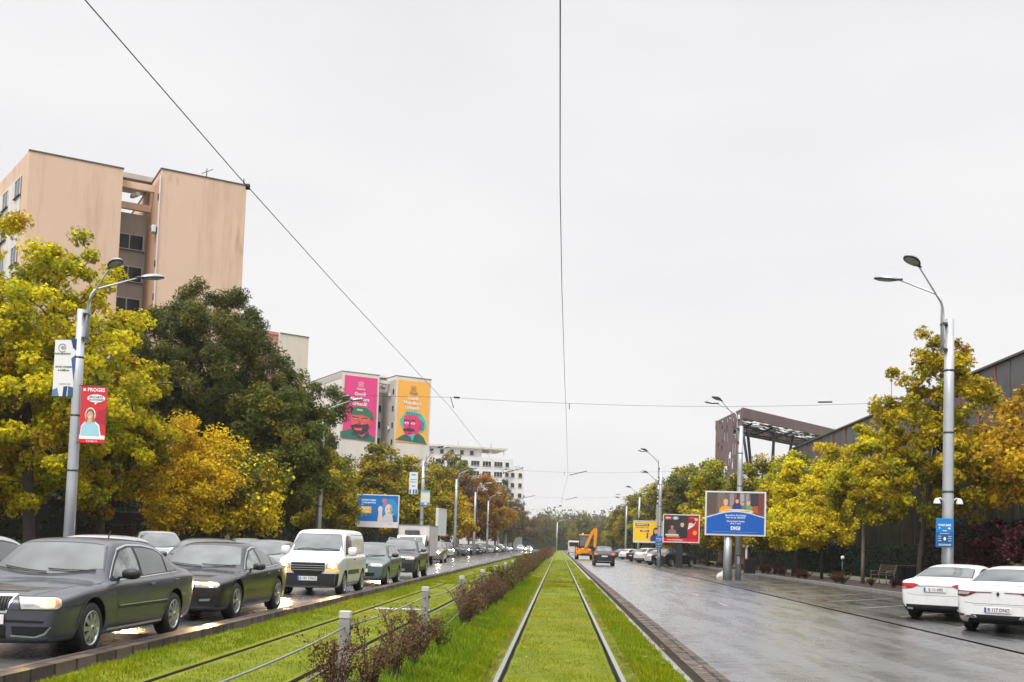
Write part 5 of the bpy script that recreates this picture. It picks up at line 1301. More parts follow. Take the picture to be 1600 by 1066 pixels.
for i, (yy, zl, zr) in enumerate(((32.1, 6.25, 6.05), (62, 6.3, 6.15), (95, 6.2, 6.2), (130, 6.2, 6.2), (168, 6.2, 6.2))):
    lx = [-15.0,-13.75,-11.65,-11.2,-11.3][i]; rx = [11.1,9.8,8.35,10.45,10.6][i]; ly = [32.2,60,88.7,113,140][i]; ry = [30,57.3,87.5,112,140][i]
    pl, pr_ = Vector((lx+.15, ly, zl)), Vector((rx-.15, ry, zr)); mid = ys_[i+1]
    def ptx(x, z): return Vector((x, mid, z))
    xa, xb = -3.45, .2
    st = [(sag(pl, ptx(xa, 5.98), 8, .12), .005), (sag(ptx(xa, 5.98), ptx(xb, 5.90), 6, .02), .005), (sag(ptx(xb, 5.90), pr_, 10, .14), .005)]
    st.append(([ptx(xb, 5.9), (xb+.0, mid, 5.72)], .012)); st.append(([ptx(xa, 5.98), (xa+.05, mid+.5, 5.72)], .012))
    # insulators
    st += [([ptx(xa+.1, 5.98), ptx(xa+.28, 5.975)], .03), ([(rx-3.2, ry+(mid-ry)*.3, zr-.07), (rx-3.6, ry+(mid-ry)*.34, zr-.075)], .025), ([(lx+2.6, ly+(mid-ly)*.25, zl-.07),(lx+3.0, ly+(mid-ly)*.28, zl-.08)], .025)]
    if i in (1, 2): st += [([(xb+.3, mid, 5.74), (xb+1.35, mid, 6.02)], .022), ([(xa-.0, mid, 5.74), (xa+1.2, mid, 6.08)], .022)]
    wire_thing('span_wire', ['nearest cross wire strung between the first pair of lamp posts', 'second cross wire with small registration arms', 'third cross wire above the far trees', 'fourth cross wire, faint above the far trees', 'fifth cross wire, farthest one seen'][i], 'wire', st)
m = MB(); m.lathe([(0,.035),(.028,.03),(.028,-.03),(0,-.035)], 'wire', (-3.865, 12.4, ZC-.005), 8); tag(m.build('wire_clamp'), 'small black clamp on the left contact wire over the peach building corner', 'clamp')

# ------------------------------------------------------------------ fence between the tracks
fe = empty('cable_fence', (-1.93, 0, 0)); tag(fe, 'low fence of grey concrete posts and three sagging cables between the tram tracks', 'fence')
pys = [-1.9, 3.85] + [9.65 + 5.78*i for i in range(26)]
for y in pys:
    m = MB(); m.box((0, y, .32), (.10, .085, .94), 'fence_concrete', bev=.006); pp = m.build('post', fe)
    m = MB(); m.box((0, y, .83), (.104, .089, .07), 'fence_white', bev=.006); m.build('post_cap', pp)
    if y < 40:
        m = MB()
        for z in (.72, .44, .17): m.lathe([(.0,.012),(.022,.012),(.024,0)], 'rail_side', (.058, y, z), 10, 'X')
        m.build('cable_eye', pp)
for z, sg_ in ((.72, .045), (.44, .05), (.17, .055)):
    pts = []
    for i in range(len(pys)-1): pts += sag((0, pys[i], z), (0, pys[i+1], z), 8 if i < 8 else 3, sg_*(1+.4*math.sin(i*2.3+z*9)))[(0 if i == 0 else 1):]
    m = MB(); m.tube(pts, .009, 'cable_grey', 6); m.build('cable', fe)
# ------------------------------------------------------------------ apartment blocks
def window_mesh(w, h, mull=1, ac=False, name='window'):
    m = MB(); m.box((0, -.01, 0), (w, .04, h), 'window_glass'); f = .07
    for sx in (-1, 1): m.box((sx*(w/2-f/2), -.035, 0), (f, .06, h), 'window_white')
    for sz in (-1, 1): m.box((0, -.036, sz*(h/2-f/2)), (w-2*f-.004, .058, f), 'window_white')
    for k in range(mull): m.box((-w/2+w*(k+1)/(mull+1), -.034, 0), (f*.9, .05, h-2*f-.004), 'window_white')
    m.box((0, -.07, -h/2-.04), (w+.16, .16, .06), 'roof_edge')
    return m.mesh(name)
def put(name, me, parent, loc, rz=0): o = addmesh(name, me, parent, loc); o.rotation_euler = (0, 0, rz); return o
def tower_block(name, origin, ang, label, mats, H=31, floors=11, left_windows=True, stairs=True, dep=26, roof_frame=True, L1=6.8, g0=9.4, L2=16.2, skew=.0):
    wall, side, back = mats
    t = empty(name, (*origin, 0), ang); tag(t, label, 'apartment block', 'apartment blocks on the left')
    fr = -1.9
    m = MB(); m.prism([(0,0),(L1,0),(L1,dep),(-skew*dep,dep)], 0, H, wall, axis='Z'); m.build('end_wall', t, fixn=True)
    m = MB(); m.box(((g0+L2)/2, (dep+fr)/2, H/2), (L2-g0, dep-fr, H), wall); m.build('end_wall', t)
    m = MB(); m.box((g0-.012, (3.9+fr)/2, H/2-.3), (.02, 3.9-fr-.06, H-.6), side); m.build('inner_wall', t)  # thin darker skin: shade on the slot's inner face put into the colour
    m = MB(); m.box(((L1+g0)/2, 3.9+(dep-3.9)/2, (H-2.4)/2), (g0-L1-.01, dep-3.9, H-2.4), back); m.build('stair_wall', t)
    m = MB()
    for (x0, x1, y0, y1) in ((-.06, L1+.06, -.06, dep+.06), (g0-.06, L2+.06, fr-.06, dep+.06)):
        m.box(((x0+x1)/2, y0+.08, H+.04), (x1-x0, .16, .10), 'roof_edge'); m.box((x0+.08, (y0+y1)/2+.16, H+.04), (.16, y1-y0-.32, .10), 'roof_edge'); m.box((x1-.08, (y0+y1)/2+.16, H+.04), (.16, y1-y0-.32, .10), 'roof_edge')
    m.build('roof_edge', t)
    fh = (H-1)/floors
    if stairs:
        wm = window_mesh(g0-L1-.35, 1.35, 1, name='stair_window')
        for k in range(2, floors-1): put('stair_window', wm, t, ((L1+g0)/2, 3.88, k*fh+1.6))
    if roof_frame:
        m = MB()
        for z, y in ((H-.9, 1.0), (H-2.3, 2.2)): m.box(((L1+g0)/2, y, z), (g0-L1+.02, .35, .55), wall)
        m.box(((L1+g0)/2+.2, 3.2, H-.2), (g0-L1-.1, .3, .4), back); m.box(((L1+g0)/2, 2.2, H-1.3), (.25, 3.6, .3), back, Rx(R(12)))
        m.build('roof_frame', t)
        m = MB(); m.box(((L1+g0)/2-1.2, 4.4, H+.30), (6.4, 4.2, .42), back); m.build('roof_house', t)
    return t, fh, fr
B1, fh, fr = tower_block('apartment_block', (-42.0, 80.0), R(31), 'tall peach apartment block with blank end walls and a stair slot, on the left', ('stucco_peach', 'stucco_peach_shaded', 'stucco_grey'), skew=.15)
# long facade on its left
SK = math.atan(.15)
m = MB(); m.box((-.15*14-.03, 14, 14.9), (.04, 24, 29.6), 'stucco_offwhite', Rz(SK)); m.build('facade', B1)
wm = window_mesh(1.9, 1.45, 1); bal = MB(); bal.box((0, -.45, 0), (2.6, .9, .12), 'stucco_grey'); bal.box((0, -.88, .5), (2.6, .05, 1.0), 'stucco_grey'); balm = bal.mesh('balcony')
acm = MB(); acm.box((0, -.2, 0), (.8, .34, .58), 'window_white', bev=.03); acm.lathe([(0,-.375),(.22,-.375),(.24,-.37)], 'dark_metal', (-.12, 0, 0), 16, 'Y'); acme = acm.mesh('air_conditioner')
for k in range(3, 11):
    for y in (3.0, 7.2, 11.4, 15.6): put('window', wm, B1, (-.05-.15*y, y, k*fh+1.5), -PI/2+SK)
    put('balcony', balm, B1, (-.05-.15*9.3, 9.3, k*fh+.6), -PI/2+SK)
put('air_conditioner', acme, B1, (9.35, -1.0, 26.2), -PI/2)
m = MB(); m.box((9.37, -1.75, 20.5), (.04, .5, 20), 'window_white')
for k in range(3, 11): m.box((9.33, -1.5, k*fh+1.5), (.05, .35, .5), 'under_black')
m.build('vent_strip', B1)
m = MB(); m.tube([(13.0,-1.5,31),(13.0,-1.5,31.9)], .04, 'dark_metal', 5); m.tube([(12.6,-1.5,31.4),(13.5,-1.5,31.95)], .03, 'dark_metal', 5); m.tube([(16.0,-1.7,31),(16.0,-1.7,31.6)], .05, 'dark_metal', 5); m.build('aerial', B1)
# beige and pink block
B2 = empty('apartment_block', (-45.6, 146.3, 0), R(38)); tag(B2, 'beige and salmon pink apartment block behind the dark tree', 'apartment block', 'apartment blocks on the left')
m = MB(); m.box((8.0, 9, 15.5), (4.4, 18, 31), 'stucco_cream'); m.build('end_wall', B2)
m = MB(); m.box((2.9, 9.2, 15.4), (5.8, 17, 30.8), 'stucco_pink'); m.build('pink_wall', B2)
m = MB(); m.box((8.0, -.0, 31.05), (4.5, .2, .1), 'roof_edge'); m.box((2.9, .7, 31.0), (5.8, .3, .4), 'stucco_pink'); m.build('roof_edge', B2)
w2 = window_mesh(2.2, 1.4, 2)
for k in range(3, 11):
    for x in (1.5, 4.5): put('window', w2, B2, (x, .68, k*2.75+.9))
# mural block
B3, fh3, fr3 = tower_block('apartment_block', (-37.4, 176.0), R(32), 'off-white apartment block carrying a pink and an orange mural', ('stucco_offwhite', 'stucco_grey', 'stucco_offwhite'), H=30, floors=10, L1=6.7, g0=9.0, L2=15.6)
m = MB(); m.box((-.03, 13, 14.6), (.05, 25.8, 29), 'stucco_offwhite'); m.box((-.05, 13, 29.3), (.1, 25.8, .9), 'stucco_grey'); m.build('facade', B3)
wm3 = window_mesh(1.7, 1.4, 1)
for k in range(2, 10):
    for y in (2.6, 6.6, 10.8, 15, 19.2): put('window', wm3, B3, (-.06, y, k*fh3+1.2), -PI/2)
for (y, k) in ((8.6, 8), (8.8, 5), (12.9, 6)): put('air_conditioner', acme, B3, (-.06, y, k*fh3+.9), -PI/2)
for k in (5, 7, 9): put('air_conditioner', acme, B3, (8.95, .4, k*fh3+.8), -PI/2)
m = MB()
for k in range(2, 10): m.box((8.93, -1.0, k*fh3+1.2), (.08, .5, .9), 'under_black')
m.build('vent_windows', B3)
def mural(x0, x1, y, ztop, zbot, bg, label):
    M = B3.matrix_world if False else Matrix.Translation((-37.4, 176.0, 0)) @ Matrix.Rotation(R(32), 4, 'Z')
    p = M @ Vector(((x0+x1)/2, y-.06, (ztop+zbot)/2)); t = empty('mural_banner', p, R(32)); tag(t, label, 'mural', 'painted banners on the off-white block')
    m = MB(); m.box((0, .02, 0), (x1-x0, .05, ztop-zbot), bg); pnl = m.build('canvas', t); return t, pnl
def mp(x0, y0, w, h, W, H):
    return lambda pts: [((x-x0)/w*W - W/2, H/2 - (y-y0)/h*H) for x, y in pts]
PINK, ORG = rgb(226,58,132), rgb(244,178,72)
mt1, p1 = mural(.45, 6.35, 0, 29.4, 18.6, PINK, 'tall pink mural banner of a bearded man in a green beret')
f = mp(125, 95, 350, 825, 5.9, 10.8)
GREEN, GREEN2, REDF, DK = rgb(44,112,92), rgb(30,78,70), rgb(238,92,86), rgb(66,40,60)
def S(par, pts, mat, lay, name='print'): return shape(par, f(pts), mat, -.03-.02*lay, name, th=.015)
def el(cx, cy, a, b, n=22): return [(cx+a*math.cos(2*PI*i/n), cy+b*math.sin(2*PI*i/n)) for i in range(n)]
S(p1, [(100,830),(190,795),(240,790),(330,860),(390,830),(460,870),(472,935),(100,905)], GREEN, 0)
S(p1, [(250,700),(395,700),(390,840),(330,880),(250,830)], REDF, 1); S(p1, [(240,800),(320,880),(310,900),(215,850)], GREEN2, 2); S(p1, [(330,880),(395,800),(410,870),(360,910)], GREEN2, 2)
S(p1, [(210,590),(395,590),(415,700),(385,790),(330,835),(255,825),(215,760),(205,680)], REDF, 3); S(p1, el(412,690,18,40), REDF, 3)
S(p1, [(205,740),(250,722),(330,722),(385,700),(400,740),(380,815),(320,850),(255,838),(222,800)], DK, 4); S(p1, [(236,765),(330,765),(318,800),(250,800)], REDF, 5); S(p1, [(215,745),(270,728),(325,735),(318,765),(230,770)], DK, 6)
S(p1, [(195,560),(215,505),(285,486),(370,500),(425,545),(442,620),(425,660),(395,620),(330,592),(215,600),(198,590)], GREEN, 5); S(p1, [(262,520),(325,524),(325,545),(262,541)], rgb(214,200,150), 6)
for pts in ([(215,622),(285,630),(283,640),(215,634)], [(310,640),(375,625),(376,636),(312,652)]): S(p1, pts, DK, 7, 'brow')
for cx, cy in ((250,650),(345,658)): S(p1, el(cx,cy,22,9,12), rgb(150,190,120), 7, 'eye')
S(p1, [(290,650),(312,700),(300,722),(270,718),(276,690)], rgb(206,66,76), 7)
mt2, p2 = mural(9.35, 15.25, fr3, 29.4, 18.6, ORG, 'tall orange mural banner of a man with wavy turquoise hair')
f = mp(758, 148, 350, 820, 5.9, 10.8)
TURQ, TURQ2, MAG = rgb(60,190,180), rgb(30,130,150), rgb(222,54,110)
S(p2, [(745,945),(830,870),(900,850),(1000,830),(1060,880),(1095,965),(745,940)], rgb(44,104,92), 0)
S(p2, [(830,600),(870,555),(950,545),(1030,580),(1075,660),(1085,740),(1060,800),(1010,820),(990,700),(830,700),(835,790),(800,740),(795,670)], TURQ, 1); S(p2, [(1010,640),(1060,690),(1055,780),(1010,800)], TURQ2, 2)
S(p2, [(835,620),(880,595),(960,595),(1010,640),(1030,720),(1010,800),(960,870),(900,895),(855,860),(830,790)], MAG, 3); S(p2, el(1022,740,18,34), MAG, 3)
S(p2, [(825,795),(880,775),(940,780),(965,810),(900,822),(840,822)], DK, 4, 'moustache'); S(p2, [(880,835),(930,838),(925,850),(885,848)], rgb(150,30,70), 4)
for cx in (865,935): S(p2, el(cx,712,24,14,12), WHT, 4, 'eye'); S(p2, el(cx,714,9,9,10), DK, 5, 'eye'); S(p2, [(cx-32,680),(cx,662),(cx+30,675),(cx+28,686),(cx,675),(cx-30,690)], DK, 4, 'brow')
S(p2, [(890,700),(905,700),(915,768),(885,768)], rgb(180,34,90), 4); S(p2, [(900,860),(960,850),(940,930),(925,935)], TURQ, 4)
for k in range(6): S(p2, [(850+k*28,560+5*k),(862+k*28,556+5*k),(880+k*26,610),(872+k*26,612)], TURQ2, 4)
for par, col2 in ((p1, WHT), (p2, WHT)):
    words(par, 'Gustă', -.15, 2.35, .80, WHT, -.10, bold=.018); words(par, 'Mușcătura', -.15, 1.52, .80, WHT, -.10, bold=.018, xs=.95); words(par, 'Urbană!', -.15, .69, .80, WHT, -.10, bold=.018)
for par, c_ in ((p1, rgb(246,196,214)), (p2, rgb(150,110,90))):
    m = MB()
    for a, b in ((.46,.40),(.30,.24),(.13,.0)):
        for k in range(24):
            t0, t1 = 2*PI*k/24, 2*PI*(k+1)/24
            def sq(t, r): return (max(-r, min(r, r*1.3*math.cos(t))), max(-r, min(r, r*1.3*math.sin(t))))
            q = [sq(t0, a), sq(t1, a), sq(t1, b), sq(t0, b)]; m.quad(*[(-.0+u-.05, -.10, 4.05+v) for u, v in q], c_)
    m.build('logo', par); words(par, 'Gazads', -.05, 3.28, .55, c_, -.10, bold=.015)
# white block far off
B4 = empty('apartment_block', (-43, 303, 0), R(17)); tag(B4, 'long white apartment block with roof terrace in the far left distance', 'apartment block', 'apartment blocks on the left')
m = MB(); m.box((15, 8, 13.5), (30, 16, 27), 'stucco_white'); m.build('main_wall', B4)
m = MB(); m.box((2.6, -.05, 13.6), (7, .2, 27.2), 'stucco_cream'); m.build('end_wall', B4)
m = MB(); m.box((31, 7, 12), (5, 14, 24), 'stucco_white'); m.build('stepped_wing', B4)
m = MB(); m.box((11, 9, 28.4), (20, 12, 2.8), 'stucco_white'); m.build('penthouse', B4)
m = MB(); m.box((13, 8.5, 30.0), (31, 15, .5), 'stucco_cream'); m.build('roof_slab', B4)
m = MB()
for x in (23.5, 27.5): m.box((x, 2, 28.4), (.3, .3, 2.8), 'window_white')
for x in (29, 31, 33): m.box((x, .2, 24.4), (.1, .1, .9), 'roof_edge')
m.box((31, .1, 24.8), (4.8, .1, .1), 'roof_edge'); m.build('terrace_rail', B4)
w4 = window_mesh(2.6, 1.5, 2); w4s = window_mesh(1.2, 1.4, 0)
for k in range(2, 9):
    for j, x in enumerate((8, 11.5, 15, 18.5, 22, 25.5)): put('window', w4, B4, (x, -.0, k*3+1.3))
    put('window', w4s, B4, (28.2, 0, k*3+1.3))
    if k < 8: put('window', w4s, B4, (30, 0, k*3+1.3)); put('window', w4s, B4, (32.3, 0, k*3+1.3))
for k in range(6, 9): put('window', w4s, B4, (1.0, -.16, k*3+1.3)); put('window', w4s, B4, (4.0, -.16, k*3+1.3))
for x in (6,9,12,15,18): put('window', w4s, B4, (x, 3.0, 28.5))
m = MB()
for x in (4, 14, 24): m.tube([(x,4,30.2),(x,4,32)], .06, 'dark_metal', 4)
m.build('aerial', B4)

# ------------------------------------------------------------------ shopping centre on the right
M_ = empty('shopping_centre', (23.3, 0, 0)); tag(M_, 'dark grey metal-clad shopping centre with rust red seams and white sign letters', 'building')
m = MB(); m.box((15, 67, 10.35), (30, 78, 3.3), 'zinc_cladding'); m.build('metal_cladding', M_)
m = MB(); m.box((15.1, 67, 4.3), (29.6, 77.6, 8.6), 'dark_glazing'); m.build('glazed_wall', M_)
m = MB(); m.box((.12, 67, 8.65), (.5, 78.2, .16), 'roof_edge'); m.box((-.02, 67, 12.04), (.3, 78.2, .12), 'roof_edge'); m.build('trim', M_)
m = MB(); r3 = random.Random(8); y = 30.
while y < 105:
    tl = r3.uniform(-.22, .22)
    m.box((-.03, y, 10.35), (.06, .10, 3.2), 'corten_seam', Rx(tl*.5)); y += r3.uniform(1.6, 5.4)
m.build('rust_seam', M_)
m = MB()
for k in range(40): m.box((-.012, 29+k*1.95, 10.35), (.02, .018, 3.25), 'roof_edge')
for k in range(30): m.box((-.09, 29.5+k*2.6, 4.2), (.12, .08, 8.2), 'dark_metal')
m.build('panel_joints', M_)
text_on('sign_letters', 'Classics T', .78, rgb(244,244,244), M_, (-.25, 55.6, 7.25), (PI/2, 0, -PI/2), ext=.04, bold=.012)
# free-standing perforated canopy
CA = empty('perforated_canopy', (0, 0, 0)); tag(CA, 'large brown perforated canopy on slanting dark columns beside the grey shopping centre', 'canopy')
A_, B_, C_ = Vector((18.3, 124.2, 0)), Vector((19.3, 112.2, 0)), Vector((34.2, 130.0, 0)); D_ = C_ + (A_-B_)
r4 = random.Random(12)
def holes(nx, ny, n, lx, ly):
    g = [[True]*ny for _ in range(nx)]
    for _ in range(n):
        a, b = r4.randrange(1, nx-1), r4.randrange(1, ny-1); w, h = r4.choice(lx), r4.choice(ly)
        for i in range(a, min(nx-1, a+w)):
            for j in range(b, min(ny-1, b+h)): g[i][j] = False
    return g
def holed(name, org, U, V, nx, ny, g, thick, mat, inside=lambda u, v: True):
    vs = [org + U*(i/nx) + V*(j/ny) for i in range(nx+1) for j in range(ny+1)]
    fs = [(i*(ny+1)+j, (i+1)*(ny+1)+j, (i+1)*(ny+1)+j+1, i*(ny+1)+j+1) for i in range(nx) for j in range(ny) if g[i][j] and inside((i+.5)/nx, (j+.5)/ny)]
    me = bpy.data.meshes.new(name); me.from_pydata(vs, [], fs); me.materials.append(MAT[mat]); o = addmesh(name, me)
    s = o.modifiers.new('s', 'SOLIDIFY'); s.thickness = thick; me2 = evaluated(o); o.modifiers.clear(); o.data = me2; o.parent = CA; return o
U, V = C_-B_, A_-B_
g = holes(90, 44, 520, (2, 3, 4, 5, 6), (1, 1, 2))
holed('perforated_soffit', B_ + Vector((0,0,16.0)) + U*.01 + V*.01, U*.98, V*.98, 90, 44, g, .04, 'lattice_dark')
def inpanel(u, v):
    z = v*17; s = u*12
    left = 0 if z > 11.5 else 1.3 + (11.5-z)*.22 if z > 8 else 2.4
    right = 12 if z > 15.5 else 12-(15.5-z)*.28
    return left < s < max(right, 8.5)
g = holes(48, 68, 95, (2,), (3, 4, 5)); g2 = holes(48, 68, 30, (2, 3), (2, 3, 4))
g = [[a and b for a, b in zip(x, y)] for x, y in zip(g, g2)]
holed('perforated_panel', A_ + Vector((-.05,0,0)), B_-A_, Vector((0,0,16.9)), 48, 68, g, .10, 'weathered_brown', inpanel)
m = MB()
for a, b in ((B_, C_), (C_, D_), (D_, A_)):
    d = (b-a).normalized(); n_ = Vector((d.y, -d.x, 0))*.12
    m.add([a-n_+Vector((0,0,15.85)), b-n_+Vector((0,0,15.85)), b-n_+Vector((0,0,17)), a-n_+Vector((0,0,17)), a+n_+Vector((0,0,15.85)), b+n_+Vector((0,0,15.85)), b+n_+Vector((0,0,17)), a+n_+Vector((0,0,17))],
          [(0,1,2,3),(7,6,5,4),(3,2,6,7),(0,4,5,1),(0,3,7,4),(1,5,6,2)], 'weathered_brown')
m.build('fascia', CA, fixn=True)
m = MB(); m.prism([(18.3,124.2),(19.3,127.5),(19.7,127.6),(18.6,124.3)], 6, 16.4, 'weathered_brown', axis='Z'); m.build('folded_edge', CA, fixn=True)
m = MB()
for k in range(3): p = B_.lerp(A_, .12) + U*(.12+k*.2); q = p + V*.75; m.tube([p+Vector((0,0,15.7)), q+Vector((0,0,15.7))], .14, 'lattice_dark', 5)
for k in range(2): p = B_ + V*(.3+k*.35); m.tube([p+U*.03+Vector((0,0,15.6)), p+U*.97+Vector((0,0,15.6))], .12, 'lattice_dark', 5)
m.build('roof_beams', CA)
for (bu, bv, tu, tv) in ((.34,.5,.14,.35),(.36,.5,.22,.8),(.40,.5,.40,.3),(.44,.5,.60,.3),(.46,.5,.56,.85),(.62,.5,.80,.4)):
    p, q = B_+U*bu+V*bv, B_+U*tu+V*tv; m = MB(); m.tube([p+Vector((0,0,.1)), q+Vector((0,0,15.8))], .17, 'lattice_dark', 8); m.build('column', CA)
# low pavilion seen between the trunks
PV = empty('pavilion', (24, 118, 0)); tag(PV, 'low pale pavilion glimpsed between the trunks right of the blue billboard', 'building')
m = MB(); m.box((0,0,2.2),(9,4,.35),'stucco_cream'); m.box((0,.6,1.0),(8,2.6,2.1),'stucco_pink'); m.build('wall', PV)
m = MB()
for k in range(10): m.box((-4.2+k*.93,-1.8,1.05),(.18,.18,2.1),'window_white')
m.build('colonnade', PV)
# slatted shelter on the left
SH = empty('garden_shelter', (-21.3, 50, 0), R(4)); tag(SH, 'open shelter with a sloping corrugated grey roof under the left trees', 'shelter')
m = MB()
for k in range(16): m.box((-1.5+k*.2, 0, 2.28), (.13, 2.2, .05), 'paving', Rx(R(-14)))
m.box((0,0,2.235),(3.2,2.2,.03),'concrete',Rx(R(-14))); m.build('roof', SH)
for sx in (-1.3,1.3):
    for sy in (-.8,.8): m = MB(); m.box((sx,sy,1.05),(.1,.1,2.1),'wood_slat'); m.build('post', SH)
m = MB(); m.box((0,.8,1.1),(2.6,.06,1.3),'wood_slat'); m.build('back_panel', SH)
# ------------------------------------------------------------------ trees
def tree_meshes(seed, h, cx, cy, r, z0, zc_frac=.5, clumps=170, leaves=40000, leaf=.17, palette=(), trunk_r=.2, cone=0., spread=.62, elong=1.0, lobed=True, inner=.45, bark='bark', limb_show=1.0, flat=.75, lump=.42):
    """crown centred (cx,cy) off the base, radius r, from height z0 to h.  Returns (trunk mesh, crown mesh)"""
    rg = np.random.default_rng(seed); H = h - z0; zc = z0 + H*zc_frac
    cs = []; off = Vector((seed*1.37, seed*.7, 0))
    while len(cs) < clumps:
        v = rg.normal(size=3); v /= np.linalg.norm(v); rad = rg.random()**(inner)
        up = v[2]*rad
        k = 1 + lump*noise.noise(Vector((v[0]*2.0, v[1]*2.0, v[2]*2.0)) + off)
        z = zc + up*((h-zc) if up > 0 else (zc-z0))
        f = (z-z0)/H
        rr_ = r*rad*k*(1-cone*max(0, f-.15)) * (1 if up < .3 else 1)
        q = math.hypot(v[0], v[1])
        z += .06*H*k*(1 if up > 0 else 0)*up
        cs.append((cx + v[0]*rr_*1.0, cy + v[1]*rr_*1.0, min(z, h*1.02)))
    cs = np.array(cs); cr = spread*r*(3.2/math.sqrt(clumps))*(.7+.6*rg.random(clumps))
    # skeleton: greedy attachment of clumps to the nearest limb
    nodes = [np.array((0., 0., -.1)), np.array((cx*.08, cy*.08, z0*.5)), np.array((cx*.3, cy*.3, z0+.06*H)), np.array((cx*.65, cy*.65, z0+.3*H)), np.array((cx*.9, cy*.9, z0+.55*H)), np.array((cx, cy, z0+.80*H))]
    par = [-1, 0, 1, 2, 3, 4]; first = 2
    order = np.argsort(np.linalg.norm(cs - np.array((cx, cy, z0+.3*H)), axis=1)); ends = []
    for i in order:
        c = cs[i]; N = np.array(nodes[first:]); d = np.linalg.norm(N - c, axis=1) + .35*np.maximum(0, N[:,2]-c[2]+.3)*1.5
        j = int(np.argmin(d)) + first; p = nodes[j]; m_ = p + (c-p)*.5 + np.array((0, 0, -.04*np.linalg.norm(c-p))) + rg.normal(size=3)*.04*np.linalg.norm(c-p)
        nodes.append(m_); par.append(j); nodes.append(c); par.append(len(nodes)-2); ends.append(len(nodes)-1)
    w = [0.]*len(nodes)
    for e_ in ends: w[e_] += 1
    for i in range(len(nodes)-1, 0, -1): w[par[i]] += w[i] + .0
    tot = max(w[0], 1); rad_ = [max(.010*max(1, r/3), trunk_r*(x/tot)**.46)*limb_show for x in w]; rad_[0] = trunk_r*1.25; rad_[1] = trunk_r
    mb = MB()
    mb.tube([nodes[0], nodes[1], nodes[2], nodes[3], nodes[4], nodes[5]], [trunk_r*1.3, trunk_r, trunk_r*.85, rad_[3], rad_[4], rad_[5]], bark, 10)
    for i in range(6, len(nodes)):
        if rad_[i] < .006: continue
        p = nodes[par[i]]; mb.tube([p, nodes[i]], [min(rad_[par[i]], rad_[i]*1.35), rad_[i]*.8], bark, 5 if rad_[i] > .05 else 4, caps=False)
    # leaves
    ci = rg.integers(0, clumps, leaves); g = rg.normal(size=(leaves, 3)); gl = np.linalg.norm(g, axis=1, keepdims=True); g = g/gl*(rg.random((leaves, 1))**.55)*1.25
    g[:, 2] *= flat
    pos = cs[ci] + g*cr[ci][:, None]; pos[:, 2] = np.maximum(pos[:, 2], z0*.75)
    nrm = rg.normal(size=(leaves, 3))*.75 + g*.5 + (pos - np.array((cx, cy, zc)))/r*.35 + np.array((0, 0, .55)); nrm /= np.linalg.norm(nrm, axis=1, keepdims=True)
    t_ = rg.normal(size=(leaves, 3)); t_ -= nrm*np.sum(t_*nrm, axis=1, keepdims=True); t_ /= np.linalg.norm(t_, axis=1, keepdims=True); b_ = np.cross(nrm, t_)
    s = leaf*(.6+.7*rg.random((leaves, 1)))
    if lobed: shp = [(-.5,0),(-.22,-.16),(-.12,-.46),(.12,-.2),(.52,-.30),(.30,0),(.62,.10),(.25,.22),(-.02,.5),(-.15,.18)]; shp = [(a, b) for a, b in shp]
    else: shp = [(-.5,0),(0,-.26/elong),(.5,0),(0,.26/elong)] if elong > 1 else [(-.5,0),(-.05,-.36),(.5,0),(-.05,.36)]
    V_ = np.zeros((leaves, len(shp), 3))
    for k, (a, b) in enumerate(shp): V_[:, k] = pos + t_*a*s*(1 if elong == 1 else elong) + b_*b*s - nrm*(abs(b)*.25)*s
    pal = np.array([p[:3] for p in palette]); wt_ = np.array([p[3] for p in palette], float); wt_ /= wt_.sum()
    cl = rg.choice(len(pal), size=clumps, p=wt_); le = rg.choice(len(pal), size=leaves, p=wt_)
    pick = np.where(rg.random(leaves) < .62, cl[ci], le); C_ = pal[pick]*(.78+.44*rg.random((leaves, 1)))
    return mb.mesh('trunk'), fast_mesh('crown', V_, len(shp), 'leaf', C_)
def plant_tree(name, meshes, x, y, label, cat='tree', group=None, rz=0., sc=1., z=.1, sz=None):
    t = empty(name, (x, y, z), rz); t.scale = (sc, sc, sz or sc); tag(t, label, cat, group)
    addmesh('trunk', meshes[0], t); addmesh('crown', meshes[1], t); return t
YG = ((.54,.45,.010,4),(.64,.53,.012,3),(.34,.34,.010,3),(.22,.23,.016,1.5),(.46,.26,.02,.6))
GRN = ((.10,.125,.018,4),(.15,.16,.02,3),(.065,.085,.016,2),(.26,.23,.02,1))
YB = ((.30,.20,.02,2),(.36,.28,.02,3),(.17,.11,.02,2),(.24,.22,.02,2))
DKG = ((.085,.108,.020,4),(.13,.145,.025,3),(.055,.072,.016,3),(.19,.18,.03,1.5))
GOLD = ((.74,.54,.015,4),(.80,.60,.02,3),(.58,.34,.012,2),(.30,.22,.02,1))
OLV = ((.14,.15,.02,4),(.21,.19,.02,3),(.085,.10,.02,2),(.30,.24,.02,1.4))
GY2 = ((.33,.30,.012,3),(.44,.36,.012,3),(.17,.18,.018,2),(.42,.29,.02,1))
BRT = ((.60,.44,.012,4),(.66,.50,.02,3),(.48,.38,.018,3),(.30,.28,.02,1))
ORB = ((.44,.19,.015,3),(.28,.13,.02,2),(.24,.19,.02,3),(.48,.25,.015,2),(.12,.10,.02,1))
BRN = ((.17,.09,.045,3),(.13,.08,.04,3),(.20,.12,.05,2),(.12,.12,.04,2))
FAR = ((.10,.11,.04,3),(.13,.125,.045,3),(.075,.085,.035,3),(.17,.13,.05,1))
GTL = 'trees along the left pavement'; GTR = 'trees along the right planting strip'; NXY = {}
def tree1(name, x, y, label, group, **k): plant_tree(name, tree_meshes(**k), x, y, label, group=group)
